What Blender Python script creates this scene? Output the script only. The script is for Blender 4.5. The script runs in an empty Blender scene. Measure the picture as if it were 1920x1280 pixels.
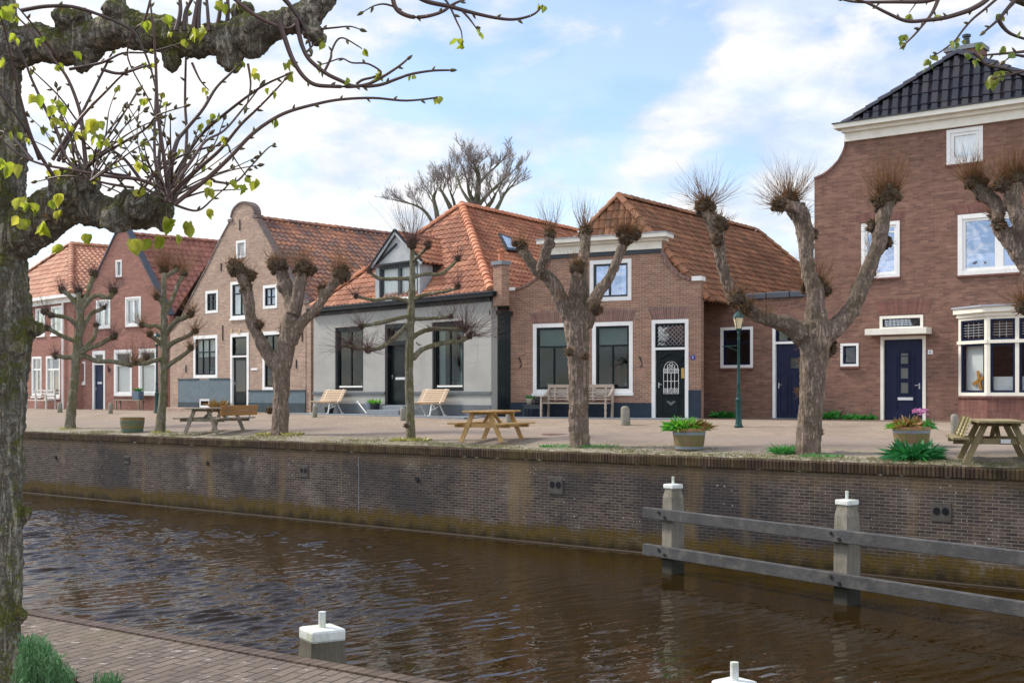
import bpy, bmesh, math, random
from mathutils import Vector, Matrix, noise
from mathutils.geometry import tessellate_polygon

random.seed(7)
S = bpy.context.scene
C = S.collection

# ------------------------------------------------------------------ camera, sky, sun, exposure
F, CX, HY, CAMZ = 2300.0, 960.0, 738.0, 3.3       # focal length and horizon in photo pixels, eye height over the water
cd = bpy.data.cameras.new('camera'); cam = bpy.data.objects.new('camera', cd); C.objects.link(cam)
cam.location = (0, 0, CAMZ); cam.rotation_euler = (math.radians(90), 0, 0)
cd.sensor_width = 36; cd.lens = 36 * F / 1920; cd.shift_y = (HY - 640) / 1920
cd.clip_start = 0.05; cd.clip_end = 3000
S.camera = cam
S.view_settings.view_transform = 'Standard'; S.view_settings.look = 'None'
S.view_settings.exposure = 1.12; S.view_settings.gamma = 1.0

SUN_DIR = Vector((-0.66, 0.30, 0.69)).normalized()  # towards the sun
sl = bpy.data.lights.new('sun', 'SUN'); sl.energy = 2.1; sl.angle = math.radians(9); sl.color = (1.0, 0.93, 0.84)
so = bpy.data.objects.new('sun', sl); C.objects.link(so)
so.rotation_euler = SUN_DIR.to_track_quat('Z', 'Y').to_euler()

W = bpy.data.worlds.new('World'); S.world = W; W.use_nodes = True
def build_world():
    nt = W.node_tree; nt.nodes.clear(); L = nt.links.new
    n = nt.nodes.new
    out = n('ShaderNodeOutputWorld')
    sky = n('ShaderNodeTexSky'); sky.sky_type = 'NISHITA'; sky.sun_disc = False
    sky.sun_elevation = math.asin(SUN_DIR.z); sky.sun_rotation = math.atan2(SUN_DIR.x, SUN_DIR.y)
    sky.air_density = 1.0; sky.dust_density = 0.6; sky.ozone_density = 1.5
    bg = n('ShaderNodeBackground'); bg.inputs[1].default_value = 0.11; hs = n('ShaderNodeHueSaturation'); hs.inputs['Saturation'].default_value = 1.15; hs.inputs['Hue'].default_value = 0.506; L(sky.outputs[0], hs.inputs['Color']); L(hs.outputs[0], bg.inputs[0])
    tc = n('ShaderNodeTexCoord')
    mp = n('ShaderNodeMapping'); mp.inputs['Scale'].default_value = (9.5, 9.5, 19.0); mp.inputs['Location'].default_value = (3.5, 0.55, 0.9)
    L(tc.outputs['Generated'], mp.inputs[0])
    nz = n('ShaderNodeTexNoise'); nz.inputs['Scale'].default_value = 1.0; nz.inputs['Detail'].default_value = 9; nz.inputs['Roughness'].default_value = 0.58
    nz.inputs['Distortion'].default_value = 0.25
    L(mp.outputs[0], nz.inputs['Vector'])
    def lobe(px, py, sharp, amount):
        d = Vector(((px - CX) / F, 1, -(py - HY) / F)).normalized()
        v = n('ShaderNodeVectorMath'); v.operation = 'DOT_PRODUCT'; v.inputs[1].default_value = d
        nn = n('ShaderNodeVectorMath'); nn.operation = 'NORMALIZE'; L(tc.outputs['Generated'], nn.inputs[0]); L(nn.outputs[0], v.inputs[0])
        p = n('ShaderNodeMapRange'); p.inputs[1].default_value = 1 - sharp; p.inputs[2].default_value = 1.0
        p.inputs[3].default_value = 0; p.inputs[4].default_value = amount; p.interpolation_type = 'SMOOTHSTEP'
        L(v.outputs['Value'], p.inputs[0]); return p.outputs[0]
    acc = nz.outputs[0]
    for px, py, sh, am in ((1190, 20, 0.005, -0.16), (1290, 240, 0.004, -0.07), (960, 40, 0.004, -0.08), (760, 190, 0.003, -0.08), (1060, 230, 0.005, -0.08),
                           (420, 180, 0.02, 0.09), (1700, 230, 0.010, 0.08), (900, 120, 0.0012, 0.09), (640, 380, 0.01, 0.06), (1080, 100, 0.0014, 0.15), (1500, 120, 0.003, 0.11), (1290, 330, 0.003, 0.14), (-40, 100, 0.05, 0.1)):
        a = n('ShaderNodeMath'); a.operation = 'ADD'; L(acc, a.inputs[0]); L(lobe(px, py, sh, am), a.inputs[1]); acc = a.outputs[0]
    # the sky clears overhead in front: fewer clouds high up beyond the houses
    sx0 = n('ShaderNodeSeparateXYZ'); L(tc.outputs['Generated'], sx0.inputs[0])
    hz = n('ShaderNodeMapRange'); hz.inputs[1].default_value = 0.33; hz.inputs[2].default_value = 0.60; hz.interpolation_type = 'SMOOTHSTEP'; L(sx0.outputs[2], hz.inputs[0])
    fy = n('ShaderNodeMapRange'); fy.inputs[1].default_value = -0.1; fy.inputs[2].default_value = 0.3; fy.interpolation_type = 'SMOOTHSTEP'; L(sx0.outputs[1], fy.inputs[0])
    hf = n('ShaderNodeMath'); hf.operation = 'MULTIPLY'; L(hz.outputs[0], hf.inputs[0]); L(fy.outputs[0], hf.inputs[1])
    sb = n('ShaderNodeMath'); sb.operation = 'MULTIPLY_ADD'; sb.inputs[1].default_value = -0.09; L(hf.outputs[0], sb.inputs[0]); L(acc, sb.inputs[2]); acc = sb.outputs[0]
    ramp = n('ShaderNodeMapRange'); ramp.inputs[1].default_value = 0.39; ramp.inputs[2].default_value = 0.62; ramp.interpolation_type = 'SMOOTHSTEP'
    L(acc, ramp.inputs[0])
    cl = n('ShaderNodeMapRange'); cl.inputs[1].default_value = 0.42; cl.inputs[2].default_value = 0.80; cl.inputs[3].default_value = 0.42; cl.inputs[4].default_value = 0.58
    L(acc, cl.inputs[0])
    cb = n('ShaderNodeBackground'); # unseen clouds behind the viewer get added brightness to light the facades
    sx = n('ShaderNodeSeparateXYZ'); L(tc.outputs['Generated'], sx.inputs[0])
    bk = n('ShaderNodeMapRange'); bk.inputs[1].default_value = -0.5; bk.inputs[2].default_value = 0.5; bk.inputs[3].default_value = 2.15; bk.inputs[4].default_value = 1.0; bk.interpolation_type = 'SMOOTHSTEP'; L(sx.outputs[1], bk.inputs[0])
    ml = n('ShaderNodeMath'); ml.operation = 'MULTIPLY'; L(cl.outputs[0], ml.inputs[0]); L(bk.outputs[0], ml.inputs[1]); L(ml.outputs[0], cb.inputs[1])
    mp2 = n('ShaderNodeMapping'); mp2.inputs['Scale'].default_value = (11, 11, 24); mp2.inputs['Location'].default_value = (7.5, 2.2, 1.3); L(tc.outputs['Generated'], mp2.inputs[0])
    n2 = n('ShaderNodeTexNoise'); n2.inputs['Scale'].default_value = 1.0; n2.inputs['Detail'].default_value = 6; n2.inputs['Roughness'].default_value = 0.5; L(mp2.outputs[0], n2.inputs['Vector'])
    r2 = n('ShaderNodeMapRange'); r2.inputs[1].default_value = 0.40; r2.inputs[2].default_value = 0.66; r2.interpolation_type = 'SMOOTHSTEP'; L(n2.outputs[0], r2.inputs[0])
    mc = n('ShaderNodeMix'); mc.data_type = 'RGBA'; mc.inputs[6].default_value = (1.0, 0.985, 0.965, 1); mc.inputs[7].default_value = (0.66, 0.77, 0.93, 1); L(r2.outputs[0], mc.inputs[0]); L(mc.outputs[2], cb.inputs[0])
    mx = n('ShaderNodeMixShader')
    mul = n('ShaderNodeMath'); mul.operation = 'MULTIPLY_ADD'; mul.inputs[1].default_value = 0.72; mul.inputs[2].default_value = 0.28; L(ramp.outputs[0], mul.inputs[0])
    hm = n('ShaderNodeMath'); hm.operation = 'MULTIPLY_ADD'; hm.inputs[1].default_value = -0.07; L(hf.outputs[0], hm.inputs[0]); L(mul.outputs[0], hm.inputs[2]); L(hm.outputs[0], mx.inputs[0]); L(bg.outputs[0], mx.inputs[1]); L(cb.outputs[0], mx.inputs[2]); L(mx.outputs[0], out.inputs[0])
build_world()

# ------------------------------------------------------------------ where a photo pixel lies in the place
def ray(px, py): return Vector(((px - CX) / F, 1.0, -(py - HY) / F))
def P(px, py, Y): return Vector((0, 0, CAMZ)) + ray(px, py) * Y
def Pz(px, py, z): return P(px, py, (CAMZ - z) * F / (py - HY))
ZW, ZE, ZB, ZN = 0.0, 2.03, 2.55, 1.7                # water, far quay edge, street at the houses, near quay
EDGE0 = Pz(60, 810, ZE); EDGE1 = Pz(1920, 880, ZE)
QU = (EDGE1 - EDGE0); QU.z = 0; QU.normalize()         # along the canal
QN = Vector((-QU.y, QU.x, 0))                          # towards the houses
if QN.y < 0: QN = -QN
def quay(s, n, z): return Vector((EDGE0.x, EDGE0.y, 0)) + QU * s + QN * n + Vector((0, 0, z))
def quay_n(p): return (Vector((p.x, p.y, 0)) - Vector((EDGE0.x, EDGE0.y, 0))).dot(QN)
def quay_s(p): return (Vector((p.x, p.y, 0)) - Vector((EDGE0.x, EDGE0.y, 0))).dot(QU)
SLOPE_N = 7.6
def gz_n(n):
    t = min(max(n / SLOPE_N, 0), 1); return ZE + (ZB - ZE) * t
def G(px, py):
    z = ZE
    for _ in range(30): z = 0.5 * z + 0.5 * gz_n(quay_n(Pz(px, py, z)))
    return Pz(px, py, z)
def ground_at(x, y): return gz_n(quay_n(Vector((x, y, 0))))

# ------------------------------------------------------------------ mesh building
class MB:
    def __init__(self): self.v = []; self.f = []; self.uv = []; self.m = []
    def face(self, pts, uv=None, mi=0):
        i = len(self.v); self.v += [tuple(p) for p in pts]; self.f.append(tuple(range(i, i + len(pts))))
        self.uv.append(uv if uv else [(p[0] + p[1], p[2]) for p in pts]); self.m.append(mi)
    def grid(self, rows, closed=False, uv=None, mi=0):
        i = len(self.v); nr, nc = len(rows), len(rows[0])
        for r in rows: self.v += [tuple(p) for p in r]
        for a in range(nr - 1):
            for b in range(nc if closed else nc - 1):
                q = (i + a * nc + b, i + a * nc + (b + 1) % nc, i + (a + 1) * nc + (b + 1) % nc, i + (a + 1) * nc + b)
                self.f.append(q); self.m.append(mi)
                if uv: self.uv.append([uv[a][b], uv[a][b + 1], uv[a + 1][b + 1], uv[a + 1][b]])
                else: self.uv.append([(self.v[k][0] + self.v[k][1], self.v[k][2]) for k in q])
    def box(self, c, s, M=None, mi=0):
        c = Vector(c); h = Vector(s) / 2; M = M or Matrix.Identity(3)
        p = [c + M @ Vector((x * h.x, y * h.y, z * h.z)) for x in (-1, 1) for y in (-1, 1) for z in (-1, 1)]
        for q in ((0, 1, 3, 2), (4, 6, 7, 5), (0, 4, 5, 1), (2, 3, 7, 6), (0, 2, 6, 4), (1, 5, 7, 3)): self.face([p[k] for k in q], mi=mi)
    def bar(self, a, b, w, h, up=(0, 0, 1), mi=0):
        a = Vector(a); b = Vector(b); d = b - a; L = d.length
        if L < 1e-6: return
        d.normalize(); up = Vector(up); x = d.cross(up)
        if x.length < 1e-3: up = Vector((0, 1, 0)); x = d.cross(up)
        x.normalize(); y = x.cross(d)
        self.box((a + b) / 2, (w, L, h), Matrix((x, d, y)).transposed(), mi)
    def tube(self, pts, radii, seg=8, mi=0, cap=True, jitter=0.0):
        pts = [Vector(p) for p in pts]
        if not hasattr(radii, '__len__'): radii = [radii] * len(pts)
        rows = []; ref = None
        for k, p in enumerate(pts):
            d = (pts[min(k + 1, len(pts) - 1)] - pts[max(k - 1, 0)])
            if d.length < 1e-9: d = Vector((0, 0, 1))
            d.normalize()
            if ref is None: ref = Vector((0, 0, 1)) if abs(d.z) < 0.9 else Vector((1, 0, 0))
            x = d.cross(ref); x.normalize(); y = d.cross(x); ref = -y if False else ref
            rows.append([p + (x * math.cos(2 * math.pi * j / seg) + y * math.sin(2 * math.pi * j / seg)) * radii[k] * (1 + random.uniform(-jitter, jitter)) for j in range(seg)])
        self.grid(rows, closed=True, mi=mi)
        if cap:
            self.face(list(reversed(rows[0])), mi=mi); self.face(rows[-1], mi=mi)
    def ball(self, c, r, seg=10, ring=6, sc=(1, 1, 1), mi=0, jitter=0.0):
        c = Vector(c); rows = []
        for a in range(ring + 1):
            t = math.pi * a / ring
            rows.append([c + Vector((math.sin(t) * math.cos(2 * math.pi * j / seg) * sc[0], math.sin(t) * math.sin(2 * math.pi * j / seg) * sc[1], math.cos(t) * sc[2])) * r * (1 + (random.uniform(-jitter, jitter) if 0 < a < ring else 0)) for j in range(seg)])
        i = len(self.v)
        self.v.append(tuple(rows[0][0])); self.v += [tuple(p) for r_ in rows[1:-1] for p in r_]; self.v.append(tuple(rows[-1][0]))
        top, bot = i, len(self.v) - 1
        def add(q): self.f.append(q); self.m.append(mi); self.uv.append([(self.v[k][0] + self.v[k][1], self.v[k][2]) for k in q])
        for j in range(seg):
            add((top, i + 1 + j, i + 1 + (j + 1) % seg))
            for a in range(ring - 2):
                b0 = i + 1 + a * seg; b1 = b0 + seg
                add((b0 + j, b1 + j, b1 + (j + 1) % seg, b0 + (j + 1) % seg))
            b0 = i + 1 + (ring - 2) * seg; add((b0 + j, bot, b0 + (j + 1) % seg))
    def lathe(self, prof, seg=16, c=(0, 0, 0), mi=0):
        c = Vector(c)
        self.grid([[c + Vector((r * math.cos(2 * math.pi * j / seg), r * math.sin(2 * math.pi * j / seg), z)) for j in range(seg)] for r, z in prof], closed=True, mi=mi)
    def prism(self, poly, a, b, mi=0):
        """poly: list of 3D points (planar); extruded by vector a..b"""
        a = Vector(a); b = Vector(b); p0 = [Vector(p) + a for p in poly]; p1 = [Vector(p) + b for p in poly]
        self.face(list(reversed(p0)), mi=mi); self.face(p1, mi=mi)
        for k in range(len(poly)):
            self.face([p0[k], p0[(k + 1) % len(poly)], p1[(k + 1) % len(poly)], p1[k]], mi=mi)
    def build(self, name, mats, parent=None, smooth=False, merge=False, bevel=0.0):
        me = bpy.data.meshes.new(name); me.from_pydata(self.v, [], self.f)
        if not isinstance(mats, (list, tuple)): mats = [mats]
        for m in mats: me.materials.append(m)
        uvl = me.uv_layers.new(name='UVMap'); k = 0
        flat = [c for f in self.uv for p in f for c in p]; uvl.data.foreach_set('uv', flat)
        me.polygons.foreach_set('material_index', self.m)
        if smooth: me.polygons.foreach_set('use_smooth', [True] * len(self.f))
        me.update()
        if merge:
            bm = bmesh.new(); bm.from_mesh(me); bmesh.ops.remove_doubles(bm, verts=bm.verts, dist=1e-4)
            bmesh.ops.recalc_face_normals(bm, faces=bm.faces); bm.to_mesh(me); bm.free()
        o = bpy.data.objects.new(name, me); C.objects.link(o)
        if bevel:
            bm = bmesh.new(); bm.from_mesh(me); bmesh.ops.remove_doubles(bm, verts=bm.verts, dist=1e-5); bm.to_mesh(me); bm.free()
            md = o.modifiers.new('bevel', 'BEVEL'); md.width = bevel; md.segments = 2; md.limit_method = 'ANGLE'
        if parent is not None: put_under(o, parent)
        return o

def world_inv(p):
    M = Matrix.Identity(4); q = p
    while q is not None:
        M = q.matrix_basis.copy() if False else (Matrix.LocRotScale(q.location, q.rotation_euler, q.scale)) @ M if q.parent is None else (q.matrix_parent_inverse @ Matrix.LocRotScale(q.location, q.rotation_euler, q.scale)) @ M
        q = q.parent
    return M.inverted()
def put_under(o, p):
    o.parent = p; o.matrix_parent_inverse = world_inv(p)
def thing(name, label, cat, loc=(0, 0, 0), rz=0, group=None):
    o = bpy.data.objects.new(name, None); C.objects.link(o); o.empty_display_size = 0.1
    o.location = loc; o.rotation_euler = (0, 0, rz); return tag(o, label, cat, group)
def tag(o, label, cat, group=None):
    o['label'] = label; o['category'] = cat
    if group: o['group'] = group
    return o
def struct(o): o['kind'] = 'structure'; return o
def dup(root, loc, rz, label, group=None):
    r = root.copy(); C.objects.link(r); r.location = loc; r.rotation_euler = (0, 0, rz); r['label'] = label
    if group: r['group'] = group
    for ch in list(root.children):
        c = ch.copy(); C.objects.link(c); c.parent = r
        for g in list(ch.children):
            d = g.copy(); C.objects.link(d); d.parent = c
    return r
# furniture is built round the origin under a root that is moved afterwards
def local(mb, name, mats, root, **k):
    o = mb.build(name, mats, None, **k); o.parent = root; return o

# ------------------------------------------------------------------ materials
def new_mat(name):
    m = bpy.data.materials.new(name); m.use_nodes = True; nt = m.node_tree
    b = nt.nodes['Principled BSDF']; return m, nt, b, nt.links.new, nt.nodes.new
def rgba(c): return (c[0], c[1], c[2], 1)
def mixc(nt, fac, a, b, mode='MIX'):
    n = nt.nodes.new('ShaderNodeMix'); n.data_type = 'RGBA'; n.blend_type = mode
    for s, v in ((0, fac), (6, a), (7, b)):
        if isinstance(v, (int, float)): n.inputs[s].default_value = v
        elif isinstance(v, (tuple, list)): n.inputs[s].default_value = rgba(v)
        else: nt.links.new(v, n.inputs[s])
    return n.outputs[2]
def nz(nt, vec, scale, detail=3, rough=0.55, sc3=None, dist=0.0):
    n = nt.nodes.new('ShaderNodeTexNoise'); n.inputs['Scale'].default_value = scale; n.inputs['Detail'].default_value = detail
    n.inputs['Roughness'].default_value = rough; n.inputs['Distortion'].default_value = dist
    if sc3:
        mp = nt.nodes.new('ShaderNodeMapping'); mp.inputs['Scale'].default_value = sc3; nt.links.new(vec, mp.inputs[0]); vec = mp.outputs[0]
    nt.links.new(vec, n.inputs['Vector']); return n.outputs[0]
def rng(nt, v, a, b, c=0.0, d=1.0):
    n = nt.nodes.new('ShaderNodeMapRange'); n.inputs[1].default_value = a; n.inputs[2].default_value = b
    n.inputs[3].default_value = c; n.inputs[4].default_value = d; nt.links.new(v, n.inputs[0]); return n.outputs[0]
def mth(nt, op, a, b=0.0):
    n = nt.nodes.new('ShaderNodeMath'); n.operation = op
    for k, v in ((0, a), (1, b)):
        if isinstance(v, (int, float)): n.inputs[k].default_value = v
        else: nt.links.new(v, n.inputs[k])
    return n.outputs[0]
def bump(nt, b, h, strength, dist):
    n = nt.nodes.new('ShaderNodeBump'); n.inputs['Strength'].default_value = strength; n.inputs['Distance'].default_value = dist
    nt.links.new(h, n.inputs['Height']); nt.links.new(n.outputs[0], b.inputs['Normal'])
def tcoord(nt, which='Object'):
    return nt.nodes.new('ShaderNodeTexCoord').outputs[which]
def sep(nt, v):
    n = nt.nodes.new('ShaderNodeSeparateXYZ'); nt.links.new(v, n.inputs[0]); return n.outputs

def paint(name, col, rough=0.45, dirt=0.12, scale=3.0):
    m, nt, b, L, N = new_mat(name); o = tcoord(nt)
    if max(col) < 0.12: b.inputs['Specular IOR Level'].default_value = 0.22
    f = nz(nt, o, scale, 5, 0.65); d = rng(nt, f, 0.42, 0.75, 0, dirt * 3)
    L(mixc(nt, d, col, tuple(c * 0.55 for c in col)), b.inputs['Base Color'])
    L(rng(nt, f, 0.3, 0.7, rough - 0.08, rough + 0.15), b.inputs['Roughness']); return m
def brick(name, c1, c2, mortar, bw=0.22, bh=0.066, stain=(0.05, 0.045, 0.04), amt=0.4, msize=0.009, vary=0.6, lichen=None, bumpy=0.5):
    m, nt, b, L, N = new_mat(name); uv = tcoord(nt, 'UV')
    wob = nz(nt, uv, 6, 2); 
    t = N('ShaderNodeTexBrick'); t.inputs['Scale'].default_value = 1; t.inputs['Brick Width'].default_value = bw; t.inputs['Row Height'].default_value = bh
    t.inputs['Mortar Size'].default_value = msize; t.inputs['Mortar Smooth'].default_value = 0.3; t.inputs['Bias'].default_value = 0.0
    t.offset = 0.5; L(uv, t.inputs['Vector'])
    t.inputs['Color1'].default_value = rgba(c1); t.inputs['Color2'].default_value = rgba(c2); t.inputs['Mortar'].default_value = rgba(mortar)
    # a second brick grid in other colours, so that single bricks differ by more than two tones
    t2 = N('ShaderNodeTexBrick'); t2.inputs['Scale'].default_value = 1; t2.inputs['Brick Width'].default_value = bw; t2.inputs['Row Height'].default_value = bh
    t2.inputs['Mortar Size'].default_value = 0.0; t2.inputs['Bias'].default_value = 0.35; t2.offset = 0.5; t2.squash = 1
    t2.inputs['Color1'].default_value = (0, 0, 0, 1); t2.inputs['Color2'].default_value = (1, 1, 1, 1)
    mp = N('ShaderNodeMapping'); mp.inputs['Location'].default_value = (bw * 40, bh * 34, 0); L(uv, mp.inputs[0]); L(mp.outputs[0], t2.inputs['Vector'])
    dark = mixc(nt, mth(nt, 'MULTIPLY', t2.outputs[0], vary), t.outputs[0], mixc(nt, 1.0, t.outputs[0], (0.62, 0.55, 0.6), 'MULTIPLY'))
    big = nz(nt, uv, 0.55, 8, 0.68); s = rng(nt, big, 0.46, 0.72, 0, amt)
    c = mixc(nt, s, dark, stain)
    med = nz(nt, uv, 2.6, 5, 0.65); c = mixc(nt, rng(nt, med, 0.5, 0.8, 0, 0.22), c, tuple(min(1, k * 1.5 + 0.03) for k in c1))
    streak = nz(nt, uv, 1.0, 4, 0.6, (5.0, 0.35, 1)); c = mixc(nt, rng(nt, streak, 0.55, 0.8, 0, 0.30), c, tuple(k * 0.5 for k in c2))
    rowv = nz(nt, uv, 1.0, 2, 0.6, (1.1, 15.0, 1)); c = mixc(nt, rng(nt, rowv, 0.36, 0.64, 0.0, 0.38), c, mixc(nt, 1.0, c, (0.52, 0.50, 0.52), 'MULTIPLY'))
    fine = nz(nt, uv, 40, 3, 0.6); c = mixc(nt, rng(nt, fine, 0.3, 0.7, 0.0, 0.4), c, mixc(nt, 1.0, c, (0.6, 0.6, 0.6), 'MULTIPLY'))
    if lichen:
        s2 = nz(nt, uv, 1.7, 6, 0.7); c = mixc(nt, rng(nt, s2, 0.60, 0.72, 0, 0.55), c, lichen)
    L(c, b.inputs['Base Color']); b.inputs['Roughness'].default_value = 0.88; b.inputs['Specular IOR Level'].default_value = 0.12
    h = mth(nt, 'ADD', mth(nt, 'MULTIPLY', t.outputs[1], -1.0), mth(nt, 'MULTIPLY', fine, 0.5)); bump(nt, b, h, bumpy, 0.012); return m
def tilemat(name, cols, rough=0.75, moss=None, mossamt=0.4, dark=0.5):
    """cols: three tile colours; UV carries (tile column, course)"""
    m, nt, b, L, N = new_mat(name); uv = tcoord(nt, 'UV'); o = tcoord(nt)
    fl = N('ShaderNodeVectorMath'); fl.operation = 'FLOOR'; L(uv, fl.inputs[0])
    wn = N('ShaderNodeTexWhiteNoise'); wn.noise_dimensions = '2D'; L(fl.outputs[0], wn.inputs['Vector'])
    cr = N('ShaderNodeValToRGB'); e = cr.color_ramp.elements
    e[0].color = rgba(cols[0]); e[0].position = 0.1; e[1].color = rgba(cols[2]); e[1].position = 0.95
    x = e.new(0.55); x.color = rgba(cols[1]); L(wn.outputs['Value'], cr.inputs[0])
    big = nz(nt, o, 0.7, 5, 0.6); c = mixc(nt, rng(nt, big, 0.42, 0.72, 0, dark), cr.outputs[0], tuple(k * 0.45 for k in cols[0]))
    if moss:
        mm = nz(nt, o, 2.3, 6, 0.7); c = mixc(nt, rng(nt, mm, 0.5, 0.68, 0, mossamt), c, moss)
    fine = nz(nt, o, 22, 4, 0.65); c = mixc(nt, rng(nt, fine, 0.35, 0.75, 0, 0.45), c, tuple(k * 0.4 for k in cols[0]))
    L(c, b.inputs['Base Color']); b.inputs['Roughness'].default_value = rough
    bump(nt, b, fine, 0.25, 0.01); return m
def wood(name, c1, c2, rough=0.7, axis=(1, 1, 1), moss=None, mossamt=0.5, scale=6.0):
    m, nt, b, L, N = new_mat(name); o = tcoord(nt)
    g = nz(nt, o, scale, 5, 0.65, axis, 0.6); f = nz(nt, o, 55, 3, 0.6, axis); big = nz(nt, o, 1.7, 4, 0.6)
    c = mixc(nt, rng(nt, g, 0.3, 0.7), c1, c2); c = mixc(nt, rng(nt, big, 0.45, 0.7, 0, 0.5), c, tuple(k * 0.55 for k in c1))
    if moss: c = mixc(nt, rng(nt, nz(nt, o, 3.5, 5, 0.7), 0.48, 0.66, 0, mossamt), c, moss)
    c = mixc(nt, rng(nt, f, 0.5, 0.75, 0, 0.5), c, tuple(k * 0.4 for k in c1))
    L(c, b.inputs['Base Color']); b.inputs['Roughness'].default_value = rough; bump(nt, b, mth(nt, 'ADD', g, f), 0.3, 0.01); return m
def wet_foot(m, z0, z1, col):
    nt = m.node_tree; b = nt.nodes['Principled BSDF']; base = b.inputs['Base Color'].links[0].from_socket; g = nt.nodes.new('ShaderNodeNewGeometry'); z = sep(nt, g.outputs['Position'])[2]
    z = mth(nt, 'ADD', z, mth(nt, 'MULTIPLY', mth(nt, 'SUBTRACT', nz(nt, tcoord(nt), 7, 4), 0.5), 0.25)); nt.links.new(mixc(nt, rng(nt, z, z0, z1, 0.92, 0.0), base, col), b.inputs['Base Color'])
def stone(name, c1, c2, scale=8.0, moss=None, rough=0.85):
    m, nt, b, L, N = new_mat(name); o = tcoord(nt); g = nz(nt, o, scale, 6, 0.65); h = nz(nt, o, scale * 6, 3, 0.6)
    c = mixc(nt, rng(nt, g, 0.3, 0.7), c1, c2)
    if moss: c = mixc(nt, rng(nt, nz(nt, o, 4, 5, 0.7), 0.45, 0.65, 0, 0.8), c, moss)
    c = mixc(nt, rng(nt, h, 0.5, 0.8, 0, 0.4), c, tuple(k * 0.5 for k in c1))
    L(c, b.inputs['Base Color']); b.inputs['Roughness'].default_value = rough; bump(nt, b, h, 0.4, 0.01); return m
def glass(name, refl=0.10, tint=(0.92, 0.94, 0.94), wobble=0.02, gcol=(0.95, 0.97, 1)):
    m, nt, b, L, N = new_mat(name); nt.nodes.remove(b); o = tcoord(nt)
    tr = N('ShaderNodeBsdfTransparent'); tr.inputs[0].default_value = rgba(tint)
    gl = N('ShaderNodeBsdfGlossy'); gl.inputs['Roughness'].default_value = 0.015; gl.inputs['Color'].default_value = rgba(gcol)
    bp = N('ShaderNodeBump'); bp.inputs['Strength'].default_value = wobble; bp.inputs['Distance'].default_value = 0.2
    L(nz(nt, o, 1.4, 2), bp.inputs['Height']); L(bp.outputs[0], gl.inputs['Normal'])
    ge = N('ShaderNodeNewGeometry'); dt = N('ShaderNodeVectorMath'); dt.operation = 'DOT_PRODUCT'; L(ge.outputs['Normal'], dt.inputs[0]); L(ge.outputs['Incoming'], dt.inputs[1])
    k = mth(nt, 'SUBTRACT', 1.0, mth(nt, 'ABSOLUTE', dt.outputs['Value'])); f = mth(nt, 'ADD', mth(nt, 'MULTIPLY', mth(nt, 'POWER', k, 5.0), 0.9), refl); mx = N('ShaderNodeMixShader'); L(f, mx.inputs[0]); L(tr.outputs[0], mx.inputs[1]); L(gl.outputs[0], mx.inputs[2])
    L(mx.outputs[0], nt.nodes['Material Output'].inputs[0]); return m
def bark(name, c1, c2, moss, mossamt, fissure=26.0, lichen=None, depth=0.03, orange=False):
    m, nt, b, L, N = new_mat(name); o = tcoord(nt)
    fs = nz(nt, o, fissure, 5, 0.65, (1, 1, 0.16), 0.8); g = nz(nt, o, 5, 5, 0.65); fine = nz(nt, o, 90, 3, 0.6)
    ck = mth(nt, 'ABSOLUTE', mth(nt, 'SUBTRACT', fs, 0.5)); c = mixc(nt, rng(nt, ck, 0.004, 0.055), tuple(k * 0.33 for k in c1), c1); c = mixc(nt, rng(nt, g, 0.4, 0.7, 0, 0.8), c, c2)
    ge = N('ShaderNodeNewGeometry'); nzv = sep(nt, ge.outputs['Normal'])[2]
    mm = mth(nt, 'ADD', nz(nt, o, 3.2, 6, 0.7), mth(nt, 'MULTIPLY', nzv, 0.16)); c = mixc(nt, rng(nt, mm, 0.46, 0.60, 0, mossamt), c, mixc(nt, rng(nt, fine, 0.3, 0.7), moss, tuple(k * 0.4 for k in moss)))
    if lichen: c = mixc(nt, rng(nt, nz(nt, o, 24, 6, 0.75), 0.55, 0.63, 0, 0.8), c, lichen)
    c = mixc(nt, rng(nt, nz(nt, o, 8, 5, 0.7), 0.66, 0.70, 0, 0.8 if orange else 0), c, (0.40, 0.23, 0.04)) if orange else c
    L(c, b.inputs['Base Color']); b.inputs['Roughness'].default_value = 0.92
    bump(nt, b, mth(nt, 'ADD', mth(nt, 'MULTIPLY', rng(nt, ck, 0.0, 0.10), 0.7), mth(nt, 'MULTIPLY', fine, 0.4)), 1.0, depth); return m
def leafmat(name, c1, c2, trans=0.45, rough=0.5):
    m, nt, b, L, N = new_mat(name); ge = N('ShaderNodeNewGeometry')
    c = mixc(nt, ge.outputs['Random Per Island'], c1, c2); L(c, b.inputs['Base Color']); b.inputs['Roughness'].default_value = rough
    t = N('ShaderNodeBsdfTranslucent'); L(c, t.inputs[0]); mx = N('ShaderNodeMixShader'); mx.inputs[0].default_value = trans
    L(b.outputs[0], mx.inputs[1]); L(t.outputs[0], mx.inputs[2]); L(mx.outputs[0], nt.nodes['Material Output'].inputs[0]); return m
def plain(name, col, rough=0.6, metal=0.0):
    m, nt, b, L, N = new_mat(name); b.inputs['Base Color'].default_value = rgba(col); b.inputs['Roughness'].default_value = rough; b.inputs['Metallic'].default_value = metal
    o = tcoord(nt); L(mixc(nt, rng(nt, nz(nt, o, 9, 4), 0.35, 0.75, 0, 0.35), col, tuple(k * 0.6 for k in col)), b.inputs['Base Color']); return m

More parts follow.
